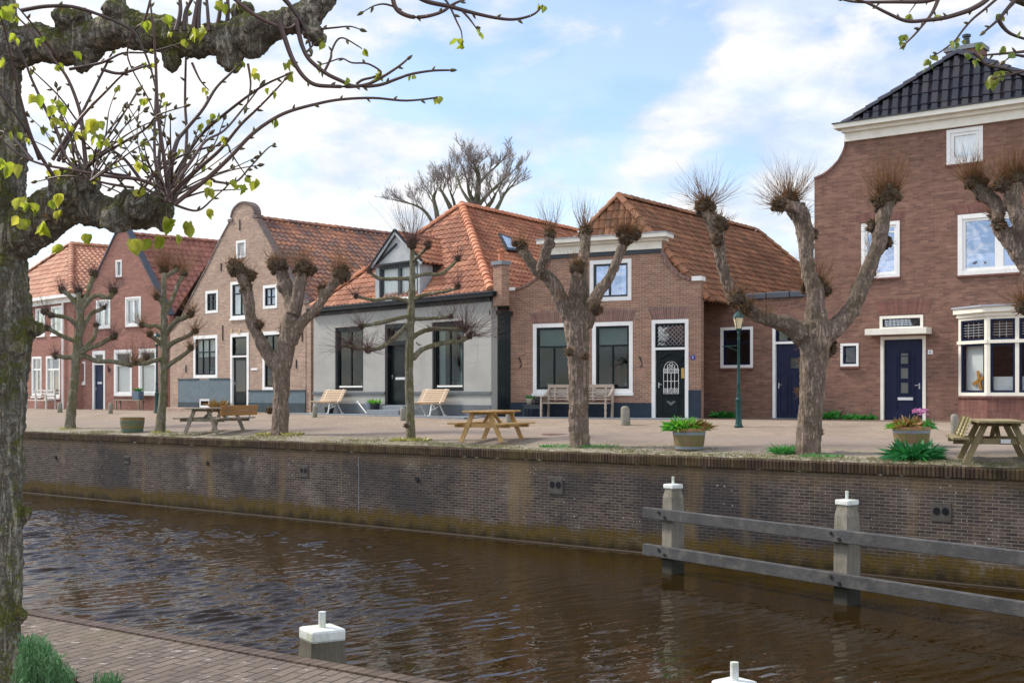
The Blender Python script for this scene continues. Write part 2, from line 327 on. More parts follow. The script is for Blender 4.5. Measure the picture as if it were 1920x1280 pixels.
M = {}
M['white'] = paint('white_paint', (0.78, 0.77, 0.74), 0.4, 0.08)
M['cream'] = paint('cream_paint', (0.76, 0.72, 0.62), 0.45, 0.10)
M['navy'] = paint('navy_paint', (0.006, 0.010, 0.038), 0.35, 0.05)
M['dark'] = paint('dark_green_paint', (0.005, 0.011, 0.013), 0.3, 0.05)
M['darkgrey'] = paint('dark_grey_paint', (0.045, 0.055, 0.062), 0.45, 0.1)
M['black'] = paint('black_paint', (0.008, 0.009, 0.011), 0.4, 0.05)
M['plinth_blue'] = paint('slate_blue_plinth_paint', (0.024, 0.037, 0.054), 0.6, 0.15)
M['plinth_grey'] = paint('grey_plinth_paint', (0.105, 0.145, 0.17), 0.6, 0.15)
M['plaster'] = paint('grey_plaster', (0.33, 0.325, 0.30), 0.75, 0.12, 1.2)
M['plaster_d'] = paint('dark_grey_plaster', (0.10, 0.115, 0.125), 0.75, 0.15, 1.5)
M['zinc'] = paint('zinc_sheet', (0.34, 0.36, 0.39), 0.5, 0.12)
M['lead'] = paint('lead_coping', (0.075, 0.085, 0.105), 0.6, 0.15)
M['brickE'] = brick('brown_red_brick', (0.345, 0.188, 0.134), (0.21, 0.118, 0.088), (0.25, 0.182, 0.142), 0.21, 0.062, (0.18, 0.112, 0.092), 0.18, 0.008, 0.42)
M['brickE_soldier'] = brick('brown_red_soldier_brick', (0.33, 0.155, 0.120), (0.24, 0.115, 0.092), (0.19, 0.14, 0.12), 0.062, 0.40, (0.17, 0.090, 0.076), 0.3, 0.008)
M['brickD'] = brick('aged_red_brown_brick', (0.49, 0.262, 0.165), (0.345, 0.186, 0.122), (0.52, 0.44, 0.34), 0.20, 0.060, (0.20, 0.13, 0.11), 0.45, 0.010, lichen=(0.36, 0.32, 0.28))
M['brickD_soldier'] = brick('aged_soldier_brick', (0.36, 0.19, 0.14), (0.26, 0.14, 0.11), (0.36, 0.31, 0.27), 0.062, 0.34, (0.18, 0.12, 0.10), 0.3, 0.010)
M['brickB'] = brick('pale_weathered_brick', (0.60, 0.42, 0.295), (0.44, 0.30, 0.215), (0.60, 0.52, 0.42), 0.19, 0.056, (0.29, 0.225, 0.18), 0.5, 0.010, lichen=(0.40, 0.37, 0.31))
M['brickA'] = brick('plain_red_brick', (0.46, 0.225, 0.165), (0.39, 0.19, 0.14), (0.40, 0.28, 0.23), 0.21, 0.062, (0.30, 0.16, 0.13), 0.3, 0.008)
M['tileC'] = tilemat('orange_pantile', ((0.27, 0.095, 0.05), (0.39, 0.150, 0.075), (0.50, 0.215, 0.115)), 0.8, (0.19, 0.115, 0.07), 0.7, 0.6)
M['tileC_cap'] = tilemat('orange_ridge_tile', ((0.48, 0.16, 0.075), (0.54, 0.20, 0.095), (0.58, 0.25, 0.13)), 0.75, (0.28, 0.16, 0.10), 0.4, 0.2)
M['tileD'] = tilemat('mossy_orange_pantile', ((0.20, 0.085, 0.045), (0.30, 0.125, 0.062), (0.40, 0.18, 0.09)), 0.85, (0.15, 0.105, 0.05), 0.85, 0.6)
M['tileB'] = tilemat('weathered_red_pantile', ((0.17, 0.10, 0.085), (0.36, 0.155, 0.09), (0.50, 0.22, 0.11)), 0.85, (0.15, 0.125, 0.12), 0.9, 0.65)
M['tileA'] = tilemat('dark_red_pantile', ((0.27, 0.105, 0.075), (0.35, 0.135, 0.09), (0.42, 0.175, 0.115)), 0.7, (0.13, 0.06, 0.05), 0.5, 0.4)
M['tileZ'] = tilemat('bright_orange_pantile', ((0.38, 0.14, 0.075), (0.47, 0.20, 0.105), (0.54, 0.27, 0.16)), 0.75, (0.28, 0.16, 0.11), 0.6, 0.45)
M['tileE'] = tilemat('glazed_black_pantile', ((0.020, 0.020, 0.032), (0.030, 0.028, 0.042), (0.05, 0.040, 0.046)), 0.16, None, 0, 0.3)
M['glass'] = glass('window_glass', 0.03); M['glass_sky'] = glass('upper_window_glass', 0.25, (0.75, 0.80, 0.88), 0.08, (0.76, 0.84, 1.0)); M['glass_mid'] = glass('middling_window_glass', 0.14)
M['curtain'] = paint('white_curtain', (0.70, 0.70, 0.68), 0.9, 0.05); M['blind'] = paint('grey_green_blind', (0.42, 0.47, 0.45), 0.8, 0.1)
M['interior'] = plain('dark_interior', (0.022, 0.016, 0.013), 0.9)
M['pine'] = wood('fresh_pine', (0.50, 0.29, 0.095), (0.58, 0.37, 0.15), 0.6, (1, 1, 6), scale=3)
M['oldwood'] = wood('weathered_grey_wood', (0.26, 0.22, 0.17), (0.34, 0.28, 0.21), 0.85, (1, 1, 4), (0.12, 0.14, 0.08), 0.6)
M['olivewood'] = wood('olive_weathered_wood', (0.25, 0.19, 0.085), (0.32, 0.25, 0.13), 0.8, (1, 1, 4), (0.16, 0.16, 0.08), 0.5)
M['orangewood'] = wood('oiled_orange_wood', (0.34, 0.16, 0.045), (0.40, 0.21, 0.07), 0.6, (1, 1, 5))
M['slat'] = wood('pale_slat_wood', (0.44, 0.30, 0.18), (0.52, 0.38, 0.24), 0.65, (2, 1, 8))
M['teak'] = wood('silvered_teak', (0.40, 0.31, 0.24), (0.50, 0.41, 0.33), 0.75, (1, 1, 4))
M['greywhite'] = wood('whitewashed_wood', (0.50, 0.46, 0.42), (0.60, 0.56, 0.50), 0.8, (1, 1, 4))
M['fence'] = wood('weathered_dark_timber', (0.032, 0.033, 0.038), (0.085, 0.082, 0.078), 0.9, (0.5, 0.5, 7), (0.17, 0.16, 0.13), 0.35, 12)
M['post'] = wood('split_grey_post_timber', (0.15, 0.13, 0.10), (0.29, 0.26, 0.21), 0.9, (5, 5, 0.35), (0.11, 0.105, 0.055), 0.6, 9)
M['post_dark'] = wood('brown_post_timber', (0.10, 0.085, 0.06), (0.16, 0.135, 0.095), 0.85, (5, 5, 0.35), (0.09, 0.09, 0.045), 0.4, 9)
wet_foot(M['post'], 0.28, 0.50, (0.022, 0.020, 0.012)); wet_foot(M['post_dark'], 0.3, 0.5, (0.022, 0.020, 0.012))
M['tub'] = wood('mossy_barrel_wood', (0.17, 0.12, 0.055), (0.24, 0.17, 0.085), 0.8, (3, 3, 0.6), (0.14, 0.15, 0.03), 0.8)
M['tub_rim'] = wood('terracotta_barrel_wood', (0.36, 0.19, 0.10), (0.42, 0.24, 0.13), 0.8, (3, 3, 0.6))
M['hoop'] = plain('zinc_hoop', (0.24, 0.29, 0.33), 0.5, 0.4)
M['hoop_green'] = plain('green_hoop', (0.07, 0.16, 0.12), 0.6, 0.2)
M['cap'] = stone('white_post_cap', (0.66, 0.68, 0.64), (0.74, 0.75, 0.72), 9, (0.42, 0.44, 0.28), 0.55)
M['iron'] = plain('dark_iron', (0.03, 0.03, 0.032), 0.6, 0.6)
M['bluestone'] = stone('grey_bluestone', (0.16, 0.18, 0.20), (0.22, 0.24, 0.26), 5)
M['bollard'] = stone('mossy_stone_bollard', (0.20, 0.19, 0.16), (0.28, 0.26, 0.21), 9, (0.10, 0.12, 0.04))
M['anchor'] = stone('dark_anchor_stone', (0.050, 0.044, 0.038), (0.085, 0.075, 0.062), 9)
M['concrete'] = stone('concrete_ledge', (0.035, 0.030, 0.022), (0.075, 0.064, 0.046), 6, (0.12, 0.10, 0.04))
M['lampgreen'] = paint('lamp_post_green', (0.018, 0.060, 0.055), 0.35, 0.1)
M['lampglass'] = plain('cream_lamp_glass', (0.72, 0.60, 0.38), 0.3)
M['brass'] = plain('brass', (0.55, 0.36, 0.12), 0.35, 0.8); M['steel'] = plain('steel', (0.5, 0.5, 0.5), 0.35, 0.8)
M['blueenamel'] = plain('blue_enamel', (0.03, 0.04, 0.30), 0.3); M['planter_blue'] = plain('blue_grey_planter', (0.09, 0.14, 0.19), 0.6)
M['potgrey'] = plain('grey_bucket', (0.30, 0.34, 0.40), 0.5, 0.2); M['potdark'] = plain('dark_pot', (0.03, 0.033, 0.04), 0.6); M['pottan'] = plain('pale_pot', (0.42, 0.38, 0.32), 0.7)
M['soil'] = plain('soil', (0.05, 0.035, 0.022), 0.95)
M['bark'] = bark('lime_bark', (0.44, 0.32, 0.245), (0.30, 0.225, 0.17), (0.15, 0.115, 0.045), 0.55, 15, None, 0.05)
M['bark_moss'] = bark('greenish_lime_bark', (0.33, 0.29, 0.20), (0.22, 0.195, 0.135), (0.20, 0.185, 0.055), 0.8, 17, None, 0.03)
M['burl'] = bark('dark_burl_bark', (0.17, 0.115, 0.075), (0.105, 0.07, 0.048), (0.14, 0.105, 0.035), 0.7, 30, (0.26, 0.17, 0.09), 0.03)
M['bark_near'] = bark('lichen_lime_bark', (0.36, 0.315, 0.25), (0.22, 0.175, 0.125), (0.20, 0.20, 0.024), 0.95, 22, (0.46, 0.47, 0.41), 0.03, True)
M['bark_far'] = bark('far_tree_bark', (0.15, 0.14, 0.10), (0.10, 0.095, 0.075), (0.12, 0.13, 0.04), 0.6, 8, None, 0.02)
M['twig'] = leafmat('orange_brown_twigs', (0.13, 0.056, 0.022), (0.25, 0.125, 0.042), 0.0, 0.7)
M['twig_dark'] = leafmat('dark_twigs', (0.07, 0.036, 0.032), (0.11, 0.058, 0.044), 0.0, 0.7)
M['twig_near'] = leafmat('purple_brown_twigs', (0.060, 0.036, 0.032), (0.105, 0.058, 0.046), 0.0, 0.45)
M['bud'] = leafmat('lime_buds', (0.10, 0.075, 0.035), (0.16, 0.13, 0.045), 0.1, 0.5)
M['leaf'] = leafmat('young_lime_leaves', (0.33, 0.43, 0.03), (0.60, 0.58, 0.08), 0.62, 0.4)
M['leaf_r'] = leafmat('dull_lime_leaves', (0.16, 0.25, 0.04), (0.40, 0.38, 0.07), 0.5, 0.45)
M['weed'] = leafmat('green_weeds', (0.030, 0.20, 0.035), (0.07, 0.31, 0.04), 0.3)
M['weed_y'] = leafmat('yellow_green_weeds', (0.30, 0.31, 0.07), (0.46, 0.42, 0.13), 0.3)
M['hosta'] = leafmat('dark_green_leaves', (0.012, 0.14, 0.035), (0.035, 0.24, 0.05), 0.25)
M['herb'] = leafmat('grey_green_herb', (0.045, 0.16, 0.05), (0.15, 0.27, 0.12), 0.3)
M['bright'] = leafmat('bright_green_leaves', (0.08, 0.36, 0.03), (0.24, 0.50, 0.05), 0.35)
M['rust'] = leafmat('reddish_leaves', (0.22, 0.16, 0.04), (0.36, 0.18, 0.06), 0.3)
M['grass'] = leafmat('quay_grass', (0.10, 0.12, 0.03), (0.20, 0.19, 0.06), 0.2)
M['rustiron'] = plain('rusty_iron', (0.20, 0.11, 0.085), 0.8)
M['slat2'] = wood('pale_yellow_slats', (0.50, 0.42, 0.20), (0.58, 0.50, 0.27), 0.7, (1, 1, 4), (0.20, 0.20, 0.08), 0.4)
M['pink'] = leafmat('pink_flowers', (0.62, 0.20, 0.44), (0.74, 0.38, 0.60), 0.3)
M['reds'] = plain('red_fabric', (0.30, 0.02, 0.03), 0.8)
M['teal'] = plain('teal_picture', (0.02, 0.20, 0.28), 0.6); M['ochre'] = plain('ochre_wood', (0.45, 0.20, 0.03), 0.6)

def paving(name, c1, c2, mortar, bw, bh, rot, moss=None, edge=None):
    m, nt, b, L, N = new_mat(name); o = tcoord(nt); b.inputs['Specular IOR Level'].default_value = 0.12
    mp = N('ShaderNodeMapping'); mp.inputs['Rotation'].default_value = (0, 0, rot); L(o, mp.inputs[0]); v = mp.outputs[0]
    wv = N('ShaderNodeVectorMath'); wv.operation = 'MULTIPLY_ADD'; n1 = N('ShaderNodeTexNoise'); n1.inputs['Scale'].default_value = 1.6; L(v, n1.inputs['Vector'])
    L(n1.outputs['Color'], wv.inputs[0]); wv.inputs[1].default_value = (0.10, 0.10, 0); L(v, wv.inputs[2])
    t = N('ShaderNodeTexBrick'); t.inputs['Scale'].default_value = 1; t.inputs['Brick Width'].default_value = bw; t.inputs['Row Height'].default_value = bh
    t.inputs['Mortar Size'].default_value = 0.007; t.inputs['Mortar Smooth'].default_value = 0.5; L(wv.outputs[0], t.inputs['Vector'])
    t.inputs['Color1'].default_value = rgba(c1); t.inputs['Color2'].default_value = rgba(c2); t.inputs['Mortar'].default_value = rgba(mortar)
    big = nz(nt, o, 0.45, 8, 0.68); fine = nz(nt, o, 30, 4, 0.65)
    c = mixc(nt, rng(nt, nz(nt, v, 1.0, 3, 0.5, (0.6, 9.0, 1)), 0.35, 0.65, 0, 0.35), t.outputs[0], tuple(k * 0.6 for k in c2)); c = mixc(nt, rng(nt, big, 0.42, 0.66, 0, 0.6), c, tuple(k * 0.70 for k in c2))
    c = mixc(nt, rng(nt, fine, 0.35, 0.7, 0, 0.4), c, tuple(k * 0.6 for k in c2))
    return m, nt, b, L, N, o, v, t, c, fine
def street_material():
    rot = -math.atan2(QU.y, QU.x)
    m, nt, b, L, N, o, v, t, c, fine = paving('street_brick_paving', (0.42, 0.33, 0.25), (0.30, 0.235, 0.18), (0.17, 0.135, 0.105), 0.22, 0.105, rot)
    # distance from the quay edge, from the rotated coordinates
    y0 = EDGE0.dot(QN); d = mth(nt, 'SUBTRACT', sep(nt, v)[1], y0)
    edge = mth(nt, 'ADD', d, mth(nt, 'MULTIPLY', mth(nt, 'SUBTRACT', nz(nt, o, 0.9, 6, 0.65), 0.5), 3.2))
    dirt = rng(nt, edge, 0.6, 2.6, 0.9, 0.0)
    cob = N('ShaderNodeTexVoronoi'); cob.inputs['Scale'].default_value = 7.5; L(v, cob.inputs['Vector'])
    cc = mixc(nt, rng(nt, cob.outputs['Distance'], 0.25, 0.6), (0.36, 0.33, 0.28), (0.17, 0.15, 0.11))
    mo = nz(nt, o, 1.5, 6, 0.7); cc = mixc(nt, rng(nt, mo, 0.46, 0.6, 0, 0.8), cc, (0.15, 0.14, 0.065)); cc = mixc(nt, rng(nt, nz(nt, o, 5, 5, 0.7), 0.52, 0.62, 0, 0.5), cc, (0.25, 0.19, 0.11))
    c = mixc(nt, dirt, c, cc)
    # wheel-worn strip along the middle of the street
    st = rng(nt, mth(nt, 'ABSOLUTE', mth(nt, 'SUBTRACT', d, 3.3)), 0.3, 1.6, 0.55, 0.0); c = mixc(nt, st, c, (0.24, 0.195, 0.165)); c = mixc(nt, rng(nt, nz(nt, o, 2.2, 6, 0.7), 0.56, 0.70, 0, 0.5), c, (0.17, 0.14, 0.11))
    L(c, b.inputs['Base Color']); b.inputs['Roughness'].default_value = 0.9
    bump(nt, b, mth(nt, 'ADD', mth(nt, 'MULTIPLY', t.outputs[1], -1), fine), 0.4, 0.01); return m
def near_paving_material():
    m, nt, b, L, N, o, v, t, c, fine = paving('near_quay_brick_paving', (0.235, 0.185, 0.148), (0.15, 0.118, 0.095), (0.035, 0.030, 0.025), 0.24, 0.085, math.radians(-66))
    c = mixc(nt, rng(nt, nz(nt, o, 1.4, 6, 0.7), 0.5, 0.66, 0, 0.5), c, (0.17, 0.14, 0.085))
    c = mixc(nt, rng(nt, nz(nt, o, 9, 5, 0.7, (1, 2, 1)), 0.60, 0.68, 0, 0.8), c, (0.50, 0.44, 0.40))
    L(c, b.inputs['Base Color']); b.inputs['Roughness'].default_value = 0.8
    bump(nt, b, mth(nt, 'ADD', mth(nt, 'MULTIPLY', t.outputs[1], -1), mth(nt, 'MULTIPLY', fine, 0.4)), 0.8, 0.02); return m
def water_material():
    m, nt, b, L, N = new_mat('brown_canal_water'); o = tcoord(nt)
    b.inputs['Base Color'].default_value = (0.020, 0.0108, 0.0014, 1); b.inputs['Roughness'].default_value = 0.02; b.inputs['IOR'].default_value = 1.29
    mp = N('ShaderNodeMapping'); mp.inputs['Rotation'].default_value = (0, 0, math.radians(-40)); L(o, mp.inputs[0]); v = mp.outputs[0]
    a = nz(nt, v, 1.0, 1, 0.4, (0.9, 2.6, 1), 0.6); f = nz(nt, v, 1.0, 2, 0.5, (3.0, 6.5, 1), 0.5); big = nz(nt, o, 0.22, 3, 0.5)
    x = sep(nt, o)[0]; calm = mth(nt, 'ADD', rng(nt, x, -3.0, 6.0, 1.0, 0.34), mth(nt, 'MULTIPLY', mth(nt, 'SUBTRACT', big, 0.5), 1.6))
    calm = rng(nt, calm, 0.0, 1.4, 0.12, 1.25)
    h = mth(nt, 'MULTIPLY', mth(nt, 'ADD', a, mth(nt, 'MULTIPLY', f, 0.32)), calm); bump(nt, b, h, 1.0, 0.03); return m
def quay_material():
    m = brick('quay_brick', (0.135, 0.102, 0.078), (0.060, 0.050, 0.044), (0.24, 0.210, 0.175), 0.21, 0.060, (0.035, 0.036, 0.046), 0.0, 0.009, 0.5)
    m.name = 'mossy_quay_brick'; nt = m.node_tree; b = nt.nodes['Principled BSDF']; L = nt.links.new; uv = tcoord(nt, 'UV')
    base = b.inputs['Base Color'].links[0].from_socket; u = sep(nt, uv)
    big = nz(nt, uv, 0.33, 5, 0.6, (1.0, 0.7, 1)); c = mixc(nt, rng(nt, big, 0.46, 0.56, 0, 0.85), base, mixc(nt, 0.72, base, (0.026, 0.026, 0.030)))
    pale = nz(nt, uv, 0.6, 5, 0.6); c = mixc(nt, rng(nt, pale, 0.56, 0.70, 0, 0.4), c, (0.30, 0.25, 0.21))
    ochre = nz(nt, uv, 1.0, 4, 0.6, (0.9, 0.12, 1)); c = mixc(nt, rng(nt, ochre, 0.56, 0.66, 0, 0.55), c, (0.19, 0.13, 0.06))
    sp = nt.nodes.new('ShaderNodeTexVoronoi'); sp.inputs['Scale'].default_value = 7; L(uv, sp.inputs['Vector'])
    spn = nz(nt, uv, 0.8, 4); c = mixc(nt, mth(nt, 'MULTIPLY', rng(nt, sp.outputs['Distance'], 0.06, 0.10, 1, 0), rng(nt, spn, 0.48, 0.56)), c, (0.55, 0.53, 0.50))
    wob = mth(nt, 'MULTIPLY', mth(nt, 'SUBTRACT', nz(nt, uv, 1.8, 6, 0.7, (1, 0.5, 1)), 0.5), 0.75)
    zz = mth(nt, 'ADD', u[1], wob)
    mossc = mixc(nt, nz(nt, uv, 6, 5, 0.7), (0.125, 0.076, 0.016), (0.040, 0.033, 0.011))
    c = mixc(nt, mth(nt, 'MULTIPLY', rng(nt, zz, 0.34, 0.50, 1.0, 0.0), rng(nt, nz(nt, uv, 5, 6, 0.75, (1, .6, 1)), 0.34, 0.54, 0.35, 1.0)), c, mossc)
    c = mixc(nt, rng(nt, zz, 1.50, 1.90, 0.0, 0.8), c, mixc(nt, nz(nt, uv, 7, 5, 0.75), (0.20, 0.135, 0.065), (0.04, 0.032, 0.022)))
    c = mixc(nt, rng(nt, zz, 0.02, 0.22, 0.9, 0.0), c, (0.018, 0.015, 0.009))
    L(c, b.inputs['Base Color']); return m
M['street'] = street_material(); M['nearpave'] = near_paving_material(); M['water'] = water_material(); M['quay'] = quay_material()
M['coping'] = brick('mossy_coping_brick', (0.15, 0.102, 0.062), (0.07, 0.050, 0.034), (0.022, 0.019, 0.014), 0.075, 0.22, (0.12, 0.095, 0.030), 0.7, 0.014, 0.9, lichen=(0.19, 0.15, 0.055))

# ------------------------------------------------------------------ setting: canal, banks, street
def water_mesh(s0, s1):
    import numpy as np
    rg = np.random.RandomState(4); sa, sb, n0, n1 = -4.0, 42.0, -13.0, 0.06; ds = 0.042
    S_ = np.arange(sa, sb + ds, ds); N_ = np.arange(n0, n1 + ds, ds); N_[-1] = n1; SS, NN = np.meshgrid(S_, N_)
    X = EDGE0.x + QU.x * SS + QN.x * NN; Y = EDGE0.y + QU.y * SS + QN.y * NN; H = np.zeros_like(X)
    for k in range(70):
        lam = 0.14 * (2.7 ** rg.rand()); a = math.radians(132) + rg.normal(0, 0.24); kk = 2 * math.pi / lam
        H += lam ** 1.0 * np.sin(kk * (X * math.cos(a) + Y * math.sin(a)) + rg.rand() * 6.28)
    gx = np.gradient(H, ds, axis=0); gy = np.gradient(H, ds, axis=1); rms = math.sqrt((gx ** 2 + gy ** 2).mean()); H /= rms
    sd = H.std(); H = H + 0.30 * (H * H / sd - sd)
    env = np.zeros_like(X)
    for k in range(9):
        a = rg.rand() * 6.28; kk = 2 * math.pi / (3.5 + 8 * rg.rand()); env += np.sin(kk * (X * math.cos(a) + Y * math.sin(a)) + rg.rand() * 6.28)
    base = np.clip(1.0 - (X + 4.5) / 7.0, 0.13, 1.0) * (0.38 + 0.62 * np.clip((-NN - 0.8) / 4.5, 0, 1))
    H *= 0.155 * base * np.clip(1 + 0.16 * env, 0.35, 1.6)
    H *= np.clip(np.minimum(np.minimum(SS - sa, sb - SS), NN - n0) / 0.8, 0, 1)
    nr, nc = X.shape; V = np.stack([X, Y, H + ZW], -1).reshape(-1, 3); ii = np.arange(nr * nc).reshape(nr, nc)
    Q = np.stack([ii[:-1, :-1], ii[:-1, 1:], ii[1:, 1:], ii[1:, :-1]], -1).reshape(-1, 4)
    extra = []
    for a, b, c, d in ((s0, sa, n0, n1), (sb, s1, n0, n1)): extra.append([quay(a, c, ZW), quay(b, c, ZW), quay(b, d, ZW), quay(a, d, ZW)])
    me = bpy.data.meshes.new('canal_water'); ne = len(V); V = np.vstack([V, np.array([list(p) for e in extra for p in e])]); Q = np.vstack([Q, np.array([[ne + 4 * k + j for j in range(4)] for k in range(len(extra))])])
    me.vertices.add(len(V)); me.vertices.foreach_set('co', V.astype('f4').ravel()); me.loops.add(Q.size); me.loops.foreach_set('vertex_index', Q.astype('i4').ravel())
    me.polygons.add(len(Q)); me.polygons.foreach_set('loop_start', np.arange(0, Q.size, 4, dtype='i4')); me.polygons.foreach_set('use_smooth', np.ones(len(Q), dtype=bool)); me.update(calc_edges=True); me.validate()
    me.materials.append(M['water']); o = bpy.data.objects.new('canal_water', me); C.objects.link(o); struct(o)
def build_setting():
    s0, s1 = -160, 90
    mb = MB(); ns = [0.28, 2, 4, SLOPE_N, 12, 30, 90, 600]; ss = [s0 + (s1 - s0) * k / 25 for k in range(26)]
    mb.grid([[quay(s, n, gz_n(n) if n > 0.1 else ZE - 0.10) for s in ss] for n in [0.04] + ns]); struct(mb.build('street', M['street']))
    water_mesh(s0, s1)
    mb = MB(); mb.face([quay(s0, -90, ZW - 1.2), quay(s1, -90, ZW - 1.2), quay(s1, 3, ZW - 1.2), quay(s0, 3, ZW - 1.2)]); struct(mb.build('canal_bed', M['soil']))
    # the near quay: paved strip with its edge course
    a = Pz(60, 1145, ZN); b = Pz(830, 1280, ZN); d = (b - a).normalized(); nn = Vector((d.y, -d.x, 0)); nn = nn if nn.y < 0 else -nn
    A = a - d * 60; B = b + d * 40
    mb = MB(); rows = [[A + (B - A) * (k / 40) + nn * w for k in range(41)] for w in (0.10, 3, 8, 30)]; mb.grid(rows); struct(mb.build('near_quay_paving', M['nearpave']))
    mb = MB(); up = Vector((0, 0, 0.012))
    L_ = (B - A).length
    mb.face([A + up, B + up, B + nn * 0.12 + up, A + nn * 0.12 + up], uv=[(0, 0), (L_, 0), (L_, 0.12), (0, 0.12)]); dn = Vector((0, 0, -0.05)); mb.face([A + nn * 0.12 + up, B + nn * 0.12 + up, B + nn * 0.12 + dn, A + nn * 0.12 + dn], uv=[(0, 0.12), (L_, 0.12), (L_, 0.18), (0, 0.18)])
    mb.face([A + up, A - Vector((0, 0, 2.9)), B - Vector((0, 0, 2.9)), B + up], uv=[(0, 0), (0, -2.9), (L_, -2.9), (L_, 0)])
    o = mb.build('near_quay_wall', M['coping2']); tag(o, 'low brick quay edge in the foreground beside the brick paving', 'quay wall')
    return a, d, nn
M['coping2'] = brick('near_edge_brick', (0.19, 0.15, 0.12), (0.13, 0.10, 0.08), (0.05, 0.042, 0.034), 0.075, 0.30, (0.14, 0.11, 0.06), 0.5, 0.008)
NA, ND, NNN = build_setting()

def build_quay_wall():
    s0, s1 = -70.0, 40.0
    t = thing('quay_wall', 'long moss-stained brick quay wall rising from the water on the far bank', 'quay wall', quay(20, 0, 0))
    mb = MB(); n = 900; xs = [s0 + (s1 - s0) * k / n for k in range(n + 1)]; zs = [-1.0, 0.0, 0.4, 0.9, 1.4, 1.84]
    off = lambda s, z: 0.012 * noise.noise((s * 0.6, z * 0.9, 0)) + 0.02 * noise.noise((s * 0.15, 0, 3))
    rows = [[quay(s, off(s, z), z) for s in xs] for z in zs]; uv = [[(s, z) for s in xs] for z in zs]
    mb.grid(rows, uv=uv); mb.build('wall', M['quay'], t, smooth=True)
    mb = MB(); zc = 1.84
    prof = [(-0.025, zc), (-0.03, ZE - 0.02), (-0.01, ZE + 0.004), (0.30, ZE + 0.010)]
    acc = 0; vs = []
    for k, (a, b) in enumerate(prof):
        if k: acc += math.hypot(a - prof[k - 1][0], b - prof[k - 1][1])
        vs.append(acc)
    mb.grid([[quay(s, a + off(s, 1.8) , b + (0.016 * noise.noise((s * 1.3, a * 5, 5)) + 0.014 * noise.noise((s * 6.0, a * 5, 5)) if b > 1.9 else 0.012 * noise.noise((s * 5, 3, 1)))) for s in xs] for a, b in prof], uv=[[(s, v) for s in xs] for v in vs]); mb.build('coping', M['coping'], t)
    mb = MB(); mb.grid([[quay(s, a + 0.01 * noise.noise((s, a * 9, 1)), z) for s in xs] for a, z in ((-0.025, -0.4), (-0.03, 0.015), (-0.02, 0.03), (0.02, 0.032))]); mb.build('waterline_ledge', M['soil'], t)
    # iron anchor plates, black discs standing in for their shaded lobed holes; drain pipes
    wallp = lambda px, py: plane_hit(px, py, quay(0, 0, 0), QN)
    for px, py, w in ((570, 883, 0.34), (1042, 910, 0.40), (1765, 960, 0.36), (238, 862, 0.26)):
        p = wallp(px, py); s = quay_s(p); z = p.z; mb = MB()
        mb.box(quay(s, 0.012, z), (w, 0.06, w * 0.95), rot_to(QU, QN))
        pl = mb.build('anchor_plate', M['anchor'], t, bevel=0.01); hb = MB()
        for sg in (-1, 1):
            hb.prism([quay(s + sg * (0.02 + w * 0.16) + w * 0.17 * math.cos(k * math.pi / 6), 0, z + 0.02 + w * 0.19 * math.sin(k * math.pi / 6)) for k in range(12)], QN * -0.023, QN * -0.010)
        hb.build('hole', M['black'], pl)
    for px, py in ((783, 898), (390, 868), (105, 857)):
        p = wallp(px, py); s = quay_s(p); mb = MB()
        mb.tube([quay(s, 0.02, p.z), quay(s, -0.03, p.z - 0.005)], 0.06, 12); mb.build('drain_pipe', M['iron'], t, smooth=False)
    p = wallp(673, 900); s = quay_s(p); mb = MB(); mb.box(quay(s, 0.0, 1.05), (0.016, 0.016, 1.35), rot_to(QU, QN)); mb.build('joint', M['bluestone'], t)
def plane_hit(px, py, p0, n):
    r = ray(px, py); o = Vector((0, 0, CAMZ)); return o + r * ((p0 - o).dot(n) / r.dot(n))
def rot_to(x, y):
    x = Vector(x).normalized(); y = Vector(y).normalized(); return Matrix((x, y, x.cross(y))).transposed()
build_quay_wall()

